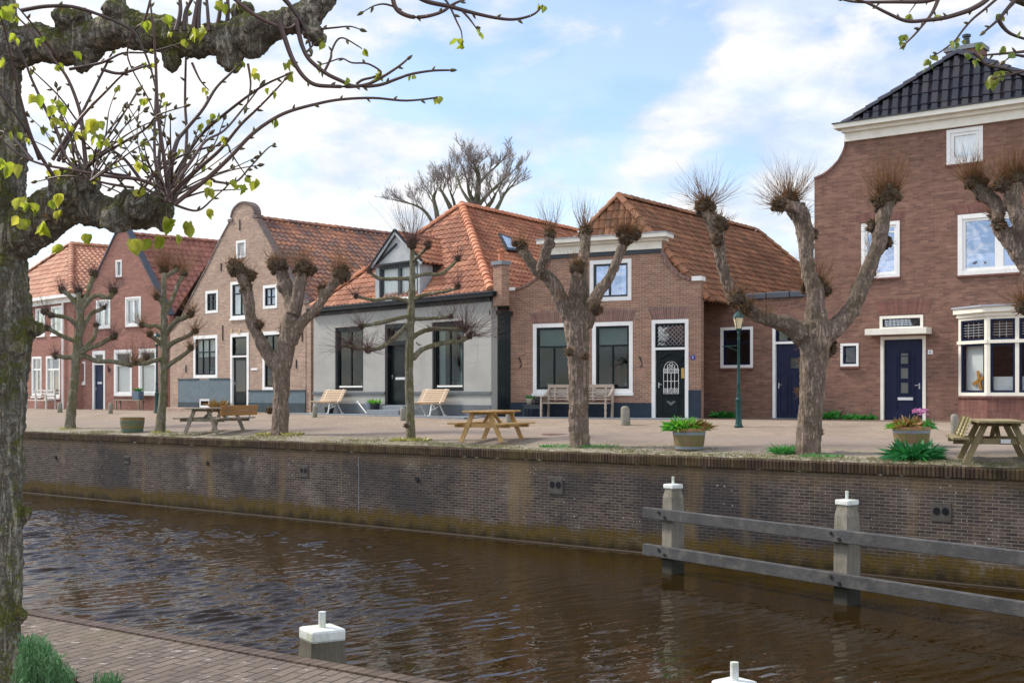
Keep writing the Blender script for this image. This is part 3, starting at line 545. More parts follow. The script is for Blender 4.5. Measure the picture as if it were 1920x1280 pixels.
# ------------------------------------------------------------------ facades
class Fac:
    """a vertical facade: s metres along it from its left end, z world height, d metres out of it towards the canal"""
    def __init__(self, px_ref, ybase, vpx, pxL, pxR):
        Y = (CAMZ - ZB) * F / (ybase - HY); r = ray(px_ref, HY) * Y
        u = Vector(((CX - vpx) / F, -1, 0)).normalized()
        self.u = u; self.n = Vector((u.y, -u.x, 0)); self.n = self.n if self.n.y < 0 else -self.n
        self.p = Vector((r.x, r.y, 0)); self.o = self.hit0(pxL); self.len = (self.hit0(pxR) - self.o).dot(u); self.p = self.o
    def hit0(self, px, d=0.0):
        q = self.p + self.n * d; r = ray(px, HY); k = q.dot(self.n) / Vector((r.x, r.y, 0)).dot(self.n); return Vector((r.x * k, r.y * k, 0))
    def sz(self, px, py, d=0.0):
        q = self.p + self.n * d; r = ray(px, py); k = q.dot(self.n) / Vector((r.x, r.y, 0)).dot(self.n)
        w = Vector((r.x * k, r.y * k, 0)); return (w - self.o).dot(self.u), CAMZ + r.z * k
    def W(self, s, z, d=0.0): return Vector((self.o.x, self.o.y, 0)) + self.u * s + self.n * d + Vector((0, 0, z))
    def rect(self, L, T, R, B, d=0.0):
        s0, zt = self.sz(L, T, d); s1, _ = self.sz(R, T, d); _, zb = self.sz(L, B, d); return (s0, zb, s1, zt)
    def box(self, mb, s0, s1, z0, z1, d0, d1, mi=0):
        if s1 < s0: s0, s1 = s1, s0
        p = lambda s, z, d: self.W(s, z, d)
        c = [p(s, z, d) for s in (s0, s1) for z in (z0, z1) for d in (d0, d1)]   # index 4s+2z+d
        uvf = lambda ks: [(ks2[0], ks2[1]) for ks2 in ks]
        for q in ((1, 5, 7, 3), (0, 2, 6, 4), (0, 1, 3, 2), (4, 6, 7, 5), (2, 3, 7, 6), (0, 4, 5, 1)):
            co = [((s0, s1)[k >> 2], (z0, z1)[(k >> 1) & 1], (d0, d1)[k & 1]) for k in q]
            if q in ((1, 5, 7, 3), (0, 2, 6, 4)): uv = [(a, b) for a, b, _ in co]
            elif q in ((0, 1, 3, 2), (4, 6, 7, 5)): uv = [(a + e, b) for a, b, e in co]
            else: uv = [(a, b + e) for a, b, e in co]
            mb.face([c[k] for k in q], uv, mi)
def wall_mesh(fac, outline, holes, th=0.26, mb=None, reveal=0.16):
    mb = mb or MB()
    polys = [[Vector((s, z, 0)) for s, z in outline]] + [[Vector((h[0], h[1], 0)), Vector((h[2], h[1], 0)), Vector((h[2], h[3], 0)), Vector((h[0], h[3], 0))] for h in holes]
    flat = [p for q in polys for p in q]
    for tri in tessellate_polygon(polys):
        for d in (0.0, -th):
            pts = [flat[k] for k in tri]
            if (pts[1] - pts[0]).cross(pts[2] - pts[0]).z < 0: pts.reverse()
            if d: pts.reverse()
            mb.face([fac.W(p.x, p.y, d) for p in pts], [(p.x, p.y) for p in pts])
    for q in polys:
        for k in range(len(q)):
            a, b = q[k], q[(k + 1) % len(q)]
            vert = abs(b.x - a.x) < 0.05
            mb.face([fac.W(a.x, a.y, 0), fac.W(b.x, b.y, 0), fac.W(b.x, b.y, -th), fac.W(a.x, a.y, -th)],
                    [(a.x, a.y), (b.x, b.y), (b.x + (th if vert else 0), b.y + (0 if vert else th)), (a.x + (th if vert else 0), a.y + (0 if vert else th))])
    return mb
def window(fac, parent, r, frame=M['white'], sash=None, fw=0.09, sw=0.055, bars_v=(), bars_h=(), glassm=None, sill=None, sillm=None, inside=None, name='window', bar_m=None, rec=0.0, bw=0.04, lattice=None, blind_h=0.3, sw_b=None, sillpots=None):
    """r = (s0,z0,s1,z1). bars given as fractions of the inner opening"""
    s0, z0, s1, z1 = r; mb = MB(); d1 = 0.015 - rec; d0 = -0.09 - rec
    fac.box(mb, s0, s0 + fw, z0, z1, d0, d1); fac.box(mb, s1 - fw, s1, z0, z1, d0, d1)
    fac.box(mb, s0 + fw, s1 - fw, z1 - fw, z1, d0, d1 - 0.002); fac.box(mb, s0 + fw, s1 - fw, z0, z0 + fw, d0, d1 - 0.002)
    w = mb.build(name, frame, parent)
    a0, b0, a1, b1 = s0 + fw, z0 + fw, s1 - fw, z1 - fw
    sash = sash or frame; mb = MB(); e0 = d0 + 0.005; e1 = d1 - 0.035
    if sw > 0:
        fac.box(mb, a0, a0 + sw, b0, b1, e0, e1); fac.box(mb, a1 - sw, a1, b0, b1, e0, e1)
        fac.box(mb, a0 + sw, a1 - sw, b1 - sw, b1, e0, e1 - 0.002); fac.box(mb, a0 + sw, a1 - sw, b0, b0 + (sw_b or sw), e0, e1 - 0.002)
    c0, c1, g0, g1 = a0 + sw, a1 - sw, b0 + sw, b1 - sw
    for k in bars_h:
        f, bwid = k if isinstance(k, tuple) else (k, bw); z = g0 + (g1 - g0) * f; fac.box(mb, c0, c1, z - bwid / 2, z + bwid / 2, e0 + 0.004, e1 - 0.004)
    for k in bars_v:
        f, lo, hi = k if isinstance(k, tuple) else (k, 0, 1); s = c0 + (c1 - c0) * f; fac.box(mb, s - bw / 2, s + bw / 2, g0 + (g1 - g0) * lo, g0 + (g1 - g0) * hi, e0 + 0.006, e1 - 0.006)
    if mb.v: mb.build('sash', bar_m or sash, w)
    gd = (d0 + d1) / 2 - 0.02
    mb = MB(); fac.box(mb, c0 - 0.01, c1 + 0.01, g0 - 0.01, g1 + 0.01, gd - 0.004, gd + 0.002); mb.build('pane', glassm or M['glass'], w)
    if lattice:
        lb = MB(); nx, ny = lattice
        for k in range(1, nx): s = c0 + (c1 - c0) * k / nx; fac.box(lb, s - 0.006, s + 0.006, g0, g1, gd + 0.003, gd + 0.010)
        for k in range(1, ny): z = g0 + (g1 - g0) * k / ny; fac.box(lb, c0, c1, z - 0.006, z + 0.006, gd + 0.003, gd + 0.009)
        lb.build('lead_strips', M['darkgrey'], w)
    rb = MB(); fac.box(rb, s0 + 0.02, s1 - 0.02, z0 + 0.02, z1 - 0.02, d0 - 1.3, d0 - 0.02); del rb.f[0]; del rb.uv[0]; del rb.m[0]; rb.build('shade_box', M['interior'], w)  # near-black box behind the pane paints the unlit inside and blocks leaking light
    bd = d0 - 0.05
    if inside in ('curtains', 'curtain_full', 'sides'):
        mb = MB(); spans = {'curtains': ((0, 0.32), (0.70, 1)), 'curtain_full': ((0, 1),), 'sides': ((0, 0.2), (0.82, 1))}[inside]
        for a, b in spans:
            n = max(6, int((b - a) * (c1 - c0) / 0.035)); rows = []
            for z in (g0 - 0.1, g1 + 0.1):
                rows.append([fac.W(c0 + (c1 - c0) * (a + (b - a) * k / n), z, bd + 0.03 * math.sin(k * 1.7 + 0.4 * math.sin(k))) for k in range(n + 1)])
            mb.grid(rows)
        mb.build('curtain', M['curtain'], w, smooth=True)
    elif inside in ('blind', 'blind_top', 'half_bottom'):
        mb = MB(); lo, hi = {'blind': (g0 - .05, g1 + .05), 'blind_top': (g1 - (g1 - g0) * blind_h, g1 + 0.05), 'half_bottom': (g0 - 0.05, g0 + (g1 - g0) * blind_h)}[inside]
        n = max(2, int((hi - lo) / 0.055))
        for k in range(n):
            z = lo + (hi - lo) * k / n; h = (hi - lo) / n
            mb.face([fac.W(c0 - 0.03, z, bd), fac.W(c1 + 0.03, z, bd), fac.W(c1 + 0.03, z + h, bd - 0.02), fac.W(c0 - 0.03, z + h, bd - 0.02)])
        mb.build('blind', M['blind'] if inside != 'half_bottom' else M['curtain'], w)
    if sillpots:
        mb = MB(); pm = MB()
        for a in sillpots:
            c = fac.W(c0 + (c1 - c0) * a, g0 - 0.01, d0 - 0.22); mb.lathe([(0, 0), (.07, 0), (.09, .14), (.0, .14)], 10, c); clump(c + Vector((0, 0, .14)), 26, .26, .06, .05, None, mb=pm)
        mb.build('sill_pot', M['pottan'], w); pm.build('sill_plant', M['weed'], w)
    if sill:
        mb = MB(); ov = 0.03; fac.box(mb, s0 - ov, s1 + ov, z0 - sill, z0 - 0.001, -0.09, 0.055); mb.build('sill', sillm or frame, w)
    return w
def soldier(fac, parent, s0, s1, z0, z1, mat, splay=0.12):
    mb = MB(); n = 12; d = 0.006
    top = [(s0 - splay + (s1 - s0 + 2 * splay) * k / n) for k in range(n + 1)]; bot = [s0 + (s1 - s0) * k / n for k in range(n + 1)]
    arc = lambda k: 0.03 * math.sin(math.pi * k / n)
    mb.grid([[fac.W(bot[k], z0 + arc(k) * 0.4, d) for k in range(n + 1)], [fac.W(top[k], z1 + arc(k), d) for k in range(n + 1)]], uv=[[(b, 0) for b in bot], [(b, z1 - z0) for b in bot]])
    mb.grid([[fac.W(top[k], z1 + arc(k), d) for k in range(n + 1)], [fac.W(top[k], z1 + arc(k), -0.01) for k in range(n + 1)]])
    return mb.build('brick_lintel', mat, parent)
def panel_door(fac, parent, r, mat, panels, frame=M['white'], fw=0.10, rec=0.05, top_frame=None, handle=True, handle_side=0, slot=None, mould=None, fr_z1=None):
    """r = door leaf rect; frame goes round it up to fr_z1"""
    s0, z0, s1, z1 = r; mb = MB(); zf = fr_z1 or z1 + fw
    fac.box(mb, s0 - fw, s0, z0, zf, -0.12, 0.02); fac.box(mb, s1, s1 + fw, z0, zf, -0.12, 0.02); fac.box(mb, s0, s1, zf - fw, zf, -0.12, 0.018)
    if fr_z1: fac.box(mb, s0, s1, z1, z1 + 0.07, -0.12, 0.016)
    fr = mb.build('door_frame', frame, parent)
    mb = MB(); d = -rec; fac.box(mb, s0 + 0.004, s1 - 0.004, z0 + 0.005, z1 - 0.002, d - 0.05, d)
    dr = mb.build('door', mat, parent)
    mb = MB(); gl = MB(); w = s1 - s0; h = z1 - z0
    for a, b, c, e, kind in panels:
        x0, x1, y0, y1 = s0 + a * w, s0 + c * w, z0 + b * h, z0 + e * h; q = 0.028
        fac.box(mb, x0, x0 + q, y0, y1, d - .001, d + 0.018); fac.box(mb, x1 - q, x1, y0, y1, d - .001, d + 0.018); fac.box(mb, x0 + q, x1 - q, y1 - q, y1, d - .001, d + 0.017); fac.box(mb, x0 + q, x1 - q, y0, y0 + q, d - .001, d + 0.017)
        if kind == 'glass': fac.box(gl, x0 + q, x1 - q, y0 + q, y1 - q, d - 0.001, d + 0.006)
        elif kind == 'raised': fac.box(mb, x0 + q * 2, x1 - q * 2, y0 + q * 2, y1 - q * 2, d - .001, d + 0.012)
    if mb.v: mb.build('moulding', mould or mat, dr)
    if gl.v: gl.build('door_pane', M['doorglass'], dr)
    if slot:
        a, b, c, e = slot; mb = MB(); fac.box(mb, s0 + a * w, s0 + c * w, z0 + b * h, z0 + e * h, d, d + 0.022); mb.build('letter_slot', M['slotm'], dr)
    if handle:
        hs = s0 + (0.10 if handle_side == 0 else 0.90) * w; mb = MB(); zh = z0 + 1.0
        mb.tube([fac.W(hs, zh, d), fac.W(hs, zh, d + 0.05), fac.W(hs + (0.11 if handle_side == 0 else -0.11), zh, d + 0.055)], 0.011, 8); fac.box(mb, hs - 0.018, hs + 0.018, zh - 0.10, zh + 0.06, d, d + 0.008); mb.build('handle', M['steel'], dr)
    mb = MB(); fac.box(mb, s0 - fw, s1 + fw, ZB - 0.02, z0 + 0.003, -0.14, 0.06); mb.build('threshold', M['bluestone'], fr)
    return fr, dr
M['doorglass'] = plain('dark_door_glass', (0.045, 0.05, 0.045), 0.08); M['slotm'] = paint('pale_letter_slot', (0.55, 0.56, 0.58), 0.35, 0.1)

# ------------------------------------------------------------------ tiled roofs
def tiled(poly, mat, name='roof', parent=None, tw=0.235, th=0.30, amp=0.034, lift=0.035, eave=None):
    """poly: planar convex 3D polygon, poly[0]->poly[1] the eave. Real corrugated pantiles clipped to the polygon."""
    p0 = Vector(poly[0]); a = (Vector(poly[1]) - p0); 
    if eave is not None: a = Vector(eave)
    a.normalize()
    cen = sum((Vector(q) for q in poly), Vector()) / len(poly); n = a.cross(cen - p0); n.normalize()
    if n.z < 0: n = -n
    b = n.cross(a); b.normalize()
    if (cen - p0).dot(b) < 0: b = -b
    q2 = [((Vector(q) - p0).dot(a), (Vector(q) - p0).dot(b)) for q in poly]
    u0, u1 = min(q[0] for q in q2), max(q[0] for q in q2); v0, v1 = min(q[1] for q in q2), max(q[1] for q in q2)
    c0, c1 = math.floor(u0 / tw) - 1, math.ceil(u1 / tw) + 1; r0, r1 = math.floor(v0 / th), math.ceil(v1 / th) + 1
    K = 6; prof = []
    for k in range(K):
        t = k / K; prof.append((math.sin(2 * math.pi * t - 0.4) * 0.75 + 0.35 * math.sin(4 * math.pi * t)) * amp)
    mb = MB(); rnd = random.Random(int(abs(u1 * 100)) + len(poly))
    for r in range(r0, r1):
        for c in range(c0, c1):
            us = [c * tw + tw * k / K for k in range(K + 1)]; hs = [prof[k % K] for k in range(K + 1)]
            jz = rnd.uniform(-0.006, 0.008); jv = rnd.uniform(-0.012, 0.012)
            bot = [p0 + a * us[k] + b * (r * th + jv) + n * (hs[k] + lift + jz + 0.03) for k in range(K + 1)]
            mid = [p0 + a * us[k] + b * (r * th + jv - 0.004) + n * (hs[k] + 0.002) for k in range(K + 1)]
            top = [p0 + a * us[k] + b * ((r + 1) * th + 0.03) + n * (hs[k] + 0.03) for k in range(K + 1)]
            us_ = [c + 0.02 + 0.96 * k / K for k in range(K + 1)]
            mb.grid([mid, bot, top], uv=[[(x, r + 0.02) for x in us_], [(x, r + 0.04) for x in us_], [(x, r + 0.98) for x in us_]])
    me = bpy.data.meshes.new(name); me.from_pydata(mb.v, [], mb.f); uvl = me.uv_layers.new(name='UVMap'); uvl.data.foreach_set('uv', [c for f in mb.uv for p in f for c in p])
    bm = bmesh.new(); bm.from_mesh(me)
    m = len(poly); cc = Vector(cen)
    for k in range(m):
        e0, e1 = Vector(poly[k]), Vector(poly[(k + 1) % m]); en = (e1 - e0).cross(n); en.normalize()
        if (cc - e0).dot(en) > 0: en = -en
        eps = 0.06 if k == 0 else 0.0
        bmesh.ops.bisect_plane(bm, geom=bm.verts[:] + bm.edges[:] + bm.faces[:], plane_co=e0 + en * eps, plane_no=en, clear_outer=True)
    bm.to_mesh(me); bm.free(); me.materials.append(mat); me.polygons.foreach_set('use_smooth', [False] * len(me.polygons))
    # closed underside
    base = MB(); base.face([Vector(q) - n * 0.03 for q in poly]); 
    o = bpy.data.objects.new(name, me); C.objects.link(o)
    if parent: put_under(o, parent)
    bo = base.build('roof_boarding', M['interior'], o if parent else None)
    return o
def ridge_caps(p0, p1, mat, parent, r=0.13, L=0.36, name='ridge_tiles'):
    p0 = Vector(p0); p1 = Vector(p1); d = p1 - p0; n = max(1, int(d.length / L)); d.normalize(); st = (p1 - p0).length / n
    x = d.cross(Vector((0, 0, 1))); x.normalize(); y = x.cross(d); y = y if y.z > 0 else -y; mb = MB(); rnd = random.Random(n)
    for k in range(n):
        a = p0 + d * (k * st - 0.02) + y * rnd.uniform(-0.008, 0.008); b = p0 + d * ((k + 1) * st + 0.03); rows = []
        for q, rr, up in ((a, r * 1.08, 0.012), (b, r * 0.9, 0.0)):
            rows.append([q + x * math.cos(math.pi * j / 8) * rr + y * (math.sin(math.pi * j / 8) * rr + up - 0.02) for j in range(9)])
        mb.grid(rows, uv=[[(k + 0.5, 0.2)] * 9, [(k + 0.5, 0.8)] * 9]); mb.face(rows[0], [(k + 0.5, 0.5)] * 9)
    o = mb.build(name, mat, parent); return o
def solve_apex(M0, v, px, py):
    """point M0 + t v (horizontal) + z up that projects to the pixel"""
    r = ray(px, py); rx = r.x  # (M.x+t v.x) = rx (M.y + t v.y)
    t = (rx * M0.y - M0.x) / (v.x - rx * v.y); q = M0 + v * t; return Vector((q.x, q.y, CAMZ + r.z * q.y)), t
def vdir(vpx): return Vector(((vpx - CX) / F, 1, 0)).normalized()
def side_walls(fac, v, depth, z, mat, parent, s0=0.0, s1=None, back=True, zr=None, gable=None, name='side_wall'):
    s1 = fac.len if s1 is None else s1; mb = MB(); dn = -0.262
    a0 = fac.W(s0, 0, dn); a1 = fac.W(s1, 0, dn); b0 = a0 + v * depth; b1 = a1 + v * depth
    Z = lambda p, z_: Vector((p.x, p.y, z_))
    for p, q in ((a0, b0), (a1, b1)) + (((b0, b1),) if back else ()):
        L = (q - p).length; mb.face([Z(p, ZB - 0.3), Z(q, ZB - 0.3), Z(q, z), Z(p, z)], [(0, 0), (L, 0), (L, z - ZB), (0, z - ZB)])
    if gable is not None: mb.face([Z(b0, z), Z(b1, z), gable], [(0, 0), ((b1 - b0).length, 0), ((b1 - b0).length / 2, 3)])
    return mb.build(name, mat, parent)
def chimney(c, w, dpt, z0, z1, x, y, parent, mat, pots=1, name='chimney'):
    mb = MB(); R_ = rot_to(x, y); c = Vector(c)
    def bx(zz0, zz1, e, mi=0):
        cc = Vector((c.x, c.y, (zz0 + zz1) / 2)); h = (w / 2 + e, dpt / 2 + e); X = Vector(x).normalized(); Yv = Vector(y).normalized()
        cs = [cc + X * a * h[0] + Yv * b * h[1] for a, b in ((-1, -1), (1, -1), (1, 1), (-1, 1))]; acc = 0
        for k in range(4):
            p, q = cs[k], cs[(k + 1) % 4]; L = (q - p).length; dz = Vector((0, 0, (zz1 - zz0) / 2))
            mb.face([p - dz, q - dz, q + dz, p + dz], [(acc, zz0), (acc + L, zz0), (acc + L, zz1), (acc, zz1)], mi); acc += L
        mb.face([q + dz for q in cs], None, mi); mb.face([q - dz for q in reversed(cs)], None, mi)
    bx(z0, z1 - 0.12, 0); bx(z1 - 0.118, z1, 0.05, 1)
    o = mb.build(name, [mat, M['bluestone']], parent)
    for k in range(pots):
        pb = MB(); pb.lathe([(0.10, z1 + 0.001), (0.085, z1 + 0.22), (0.085, z1 + 0.28), (0.12, z1 + 0.30), (0.12, z1 + 0.36), (0.0, z1 + 0.40)], 12, (c.x, c.y, 0)); pb.build('chimney_pot', M['tileC_cap'] if mat is not M['brickE'] else M['darkgrey'], o)
    return o

# ================================================================== HOUSES
FE = Fac(1697, 788, -1955, 1527, 2085)
FX = Fac(1697, 788, -1955, 1314, 1527)
FD = Fac(1315, 785.6, -3400, 955, 1314)
FC = Fac(920, 782.5, -1087, 588, 921)
FB = Fac(572, 774, -1500, 319, 573)
FA = Fac(318, 769, -2050, 140, 318)
FZ = Fac(139, 767, -1230, -30, 139)

def house_E():
    f = FE; t = thing('brick_house', 'tall brown brick house with a white cornice, bay window and black hipped roof', 'house', f.W(f.len / 2, ZB))
    sC, zC = f.sz(1586, 267); s00, zS = f.sz(1527, 336); top = zC + 0.25
    curve = [f.sz(*q) for q in ((1527, 336), (1540, 331), (1552, 323), (1563, 313), (1573, 302), (1580, 289), (1585, 276))]; curve[0] = (0.0, zS)
    sR = f.len; mir = [(sR - (s - 0), z) for s, z in reversed(curve)]
    outline = [(0, ZB - 0.3), (sR, ZB - 0.3)] + [(sR, zS)] + mir[:-1][::1] if False else [(0, ZB - 0.3), (sR, ZB - 0.3), (sR, top), (curve[-1][0] + 0.03, top)] + list(reversed(curve))
    r_att = f.rect(1775, 244.5, 1843, 310); r_f1 = f.rect(1615, 420, 1687, 523); r_f2 = f.rect(1796, 403.5, 1953, 517)
    leaf = f.rect(1657, 637, 1730, 788.5); trans = f.rect(1649.5, 593, 1731, 619); small = f.rect(1576, 644, 1610, 687)
    bayL, _ = f.sz(1797, 740); _, bz0 = f.sz(1797, 742); _, bz1 = f.sz(1793, 600); bayR = bayL + 3.4
    door_hole = (leaf[0] - 0.08, ZB + 0.0, leaf[2] + 0.08, leaf[3] + 0.08)
    mb = wall_mesh(f, outline, [r_att, r_f1, r_f2, door_hole, trans, small, (bayL + 0.1, bz0 + 0.1, bayR - 0.1, bz1 - 0.05)])
    w = mb.build('wall', M['brickE'], t)
    # brick edging along the curved shoulder
    mb = MB(); pts = curve + [(curve[-1][0] + 0.03, top)]
    for k in range(len(pts) - 1):
        a, b = pts[k], pts[k + 1]; mb.bar(f.W(a[0], a[1] + 0.02, -0.12), f.W(b[0], b[1] + 0.02, -0.12), 0.30, 0.06, f.n.cross(f.u) if False else (0, 0, 1))
    mb.build('shoulder_coping', M['brickE_soldier'], t)
    v = vdir(2900); side_walls(f, v, 9.5, zS, M['brickE'], t, s0=0.02)
    # cornice
    mb = MB(); zb = zC; h = f.sz(1586, 251)[1] - zC; f.box(mb, sC, sR - sC, zb, zb + h, 0.002, 0.10); f.box(mb, sC - 0.05, sR - sC + 0.05, zb + h, zb + h + 0.10, 0.0, 0.22)
    c = mb.build('cornice', M['cream'], t); mb = MB()
    z1 = zb + h + 0.102; f.box(mb, sC - 0.22, sR - sC + 0.22, z1, z1 + 0.13, -0.05, 0.40); f.box(mb, sC - 0.25, sR - sC + 0.25, z1 + 0.132, z1 + 0.16, -0.05, 0.44, 1); mb.build('gutter', [M['cream'], M['darkgrey']], c)
    # roof
    base_z = z1 + 0.10; M0 = f.W((sC + sR - sC) / 2, base_z, -0.1); apx, tt = solve_apex(f.W(f.sz(1796, 250)[0], base_z, 0.0), -f.n, 1797, 104)
    wv = -f.n; s_mid = sR / 2
    hl = f.W(sC - 0.05, base_z, 0.02); hr = f.W(sR - sC + 0.05, base_z, 0.02)
    ap = f.W(s_mid, 0, 0) - f.n * 3.0; 
    # apex: on the middle line so that it projects where the photo shows it
    apx, tt = solve_apex(f.W((f.sz(1613, 255)[0] + f.sz(1990, 215)[0]) / 2, base_z, 0), -f.n, 1797, 104)
    back = apx + v * 4.5
    rf = tiled([hl, hr, apx], M['tileE'], 'roof', t, 0.28, 0.32, 0.058, 0.035)
    bl = hl + v * 9; br = hr + v * 9
    tiled([hl, bl, back, apx], M['tileE'], 'roof', t, 0.28, 0.32, 0.058); tiled([hr, br, back, apx], M['tileE'], 'roof', t, 0.28, 0.32, 0.058); tiled([bl, br, back], M['tileE'], 'roof', t, 0.28, 0.32, 0.058)
    for q in (hl, hr): ridge_caps(q + Vector((0, 0, 0.06)), apx + Vector((0, 0, 0.06)), M['tileE'], rf, 0.14)
    cp = apx + v * 0.9; mbw = chimney(cp - f.u * 0.1, 0.95, 0.6, apx.z - 1.0, apx.z + 0.42, f.u, f.n, rf, M['brickE'], 1)
    # windows
    window(f, t, r_att, M['white'], M['white'], 0.10, 0.09, sill=0.05, sillm=M['brickE_soldier'], glassm=M['glass_mid'], inside='curtain_full')
    window(f, t, r_f1, M['white'], M['white'], 0.10, 0.07, sill=0.05, sillm=M['brickE_soldier'], glassm=M['glass_sky'], bars_h=(0.9,), inside='half_bottom', blind_h=0.25)
    window(f, t, r_f2, M['white'], M['white'], 0.12, 0.08, bars_v=(0.5,), bw=0.22, sill=0.05, sillm=M['brickE_soldier'], glassm=M['glass_sky'], inside='half_bottom', blind_h=0.30)
    window(f, t, small, M['white'], M['navy'], 0.07, 0.05, sill=0.06, sillm=M['brickE_soldier'])
    window(f, t, trans, M['cream'], M['navy'], 0.08, 0.03, lattice=(9, 4), name='transom_window', glassm=M['glass_mid'])
    pan = [(0.30, 0.07, 0.78, 0.80, ''), (0.40, 0.33, 0.64, 0.48, 'glass'), (0.40, 0.51, 0.64, 0.66, 'glass'), (0.40, 0.69, 0.64, 0.84, 'glass'), (0.36, 0.30, 0.68, 0.88, '')]
    fr, dr = panel_door(f, t, leaf, M['navy'], pan, M['cream'], 0.09, 0.06, slot=(0.35, 0.255, 0.74, 0.29), handle_side=1)
    mb = MB(); f.box(mb, leaf[0] + 0.01, leaf[2] - 0.01, leaf[1] + 0.006, leaf[1] + 0.30, -0.06, -0.035); mb.build('kick_board', M['navy'], dr)
    slab = f.rect(1632, 618, 1747, 629.5); mb = MB(); f.box(mb, slab[0], slab[2], slab[1], slab[3], -0.05, 0.42); mb.build('door_canopy', M['cream'], t, bevel=0.01)
    soldier(f, t, leaf[0] - 0.15, leaf[2] + 0.15, trans[3] + 0.02, trans[3] + 0.42, M['brickE_soldier'])
    soldier(f, t, r_f2[0] - 0.05, r_f2[2] + 0.05, r_f2[3] + 0.005, r_f2[3] + 0.26, M['brickE_soldier']); soldier(f, t, r_f1[0] - 0.05, r_f1[2] + 0.05, r_f1[3] + 0.005, r_f1[3] + 0.26, M['brickE_soldier'])
    mb = MB(); n0 = f.rect(1740, 656, 1749, 664); f.box(mb, n0[0], n0[2], n0[1], n0[3], 0.0, 0.02); pl = mb.build('number_plate', M['white'], t)
    text('6', f, (n0[0] + n0[2]) / 2, (n0[1] + n0[3]) / 2, 0.10, 0.022, M['blueenamel'], pl)
    # bay window: canted left side, front and right side
    dp = 0.55; sc, _ = f.sz(1850, 660, dp); aL = f.W(bayL, 0, 0); cL = f.W(sc, 0, dp); cR = f.W(bayR - (sc - bayL), 0, dp); aR = f.W(bayR, 0, 0)
    class Sub:  # a facade between two plan points
        def __init__(s_, a, b):
            s_.o = Vector((a.x, a.y, 0)); s_.u = (b - a).normalized(); s_.len = (b - a).length; s_.n = Vector((s_.u.y, -s_.u.x, 0)); s_.n = s_.n if s_.n.dot(f.n) > 0 else -s_.n; s_.p = s_.o
        W = Fac.W; box = Fac.box
    bay = bpy.data.objects.new('bay_window', None); C.objects.link(bay); bay.location = f.W((bayL + bayR) / 2, ZB, 0); put_under(bay, t)
    sides = [Sub(aL, cL), Sub(cL, cR), Sub(cR, aR)]
    zr = f.sz(1857, 640, dp)[1]; ztop = f.sz(1857, 592, dp)[1]; zbot = f.sz(1857, 742, dp)[1]
    mb = MB(); fr_ = MB(); sh = MB(); gl = MB(); lead = MB(); inn = MB(); dk = MB(); ap_ = MB(); gr = MB()
    for k, sd in enumerate(sides):
        L = sd.len; sd.box(mb, 0, L, ZB - 0.3, zbot - 0.06, -0.10, 0.0)
        sd.box(dk, -0.02, L + 0.02, zbot - 0.06, zbot - 0.002, -0.12, 0.04)
        pw = 0.09; sd.box(fr_, 0, pw, zbot, ztop, -0.12, 0.0); sd.box(fr_, L - pw, L, zbot, ztop, -0.12, 0.0)
        for a, b in ((zbot, zbot + 0.09), (ztop - 0.08, ztop)): sd.box(fr_, pw, L - pw, a, b, -0.12, -0.002)
        sd.box(fr_, -0.03, L + 0.03, zr - 0.045, zr + 0.045, -0.12, 0.03)
        nm = 1 if k == 1 else 0
        cuts = [pw, L - pw] if not nm else [pw, L * 0.5, L - pw]
        for j in range(len(cuts) - 1):
            x0, x1 = cuts[j], cuts[j + 1]
            if j: sd.box(fr_, x0 - 0.05, x0 + 0.05, zbot + 0.09, ztop - 0.08, -0.12, -0.004); x0 += 0.05
            if j < len(cuts) - 2: x1 -= 0.05
            for a, b in ((zbot + 0.09, zr - 0.045), (zr + 0.045, ztop - 0.08)):
                q = 0.06; sd.box(sh, x0, x0 + q, a, b, -0.09, -0.02); sd.box(sh, x1 - q, x1, a, b, -0.09, -0.02); sd.box(sh, x0 + q, x1 - q, b - q, b, -0.09, -0.022); sd.box(sh, x0 + q, x1 - q, a, a + q, -0.09, -0.022)
                sd.box(gl, x0 + q, x1 - q, a + q, b - q, -0.06, -0.052)
                if a > zr:
                    for i in range(1, 6): z = a + q + (b - a - 2 * q) * i / 6; sd.box(lead, x0 + q, x1 - q, z - .006, z + .006, -0.051, -0.044)
                    nn = 4 if k == 0 else max(3, int((x1 - x0) / 0.22))
                    for i in range(1, nn): x = x0 + q + (x1 - x0 - 2 * q) * i / nn; sd.box(lead, x - .006, x + .006, a + q, b - q, -0.051, -0.043)
                else:
                    if k == 1: sd.box(ap_, x0 + 0.02, x1 - 0.02, a, a + 0.42, -0.15, -0.14)
                    else: sd.box(ap_, x0, x1, a, b, -0.20, -0.19)
    mb.build('base', M['brickE_soldier'], bay); dk.build('sill', M['brickE_soldier'], bay); wf = fr_.build('frame', M['cream'], bay); sh.build('sash', M['navy'], bay); gl.build('pane', M['glass'], bay); lead.build('lead_strips', M['zinc'], bay); ap_.build('net_curtain', M['curtain'], bay)
    # windmill-like wooden ornament and plant on the bay's sill, a teal picture inside
    sd = sides[0]; mb = MB(); cz = zbot + 0.42; cx_ = sd.len * 0.60
    for a in (25, 100, 205, 285):
        a = math.radians(a); mb.bar(sd.W(cx_, cz, -0.13), sd.W(cx_ + 0.26 * math.cos(a), cz + 0.26 * math.sin(a), -0.13), 0.09, 0.02, sd.n)
    mb.build('wooden_ornament', M['ochre'], bay)
    sd = sides[1]; mb = MB(); sd.box(mb, 0.75, 1.1, zbot + 0.75, zbot + 1.1, -0.9, -0.88); mb.build('picture', M['teal'], bay)
    mb = MB()
    for k in range(90):
        x = random.uniform(0.55, 1.9); blade(mb, sd.W(x, zbot + 0.42, -0.25), Vector((random.uniform(-.4, .4), random.uniform(-.4, .4), 1)), random.uniform(.12, .26), 0.03)
    mb.build('window_plant', M['weed'], bay)
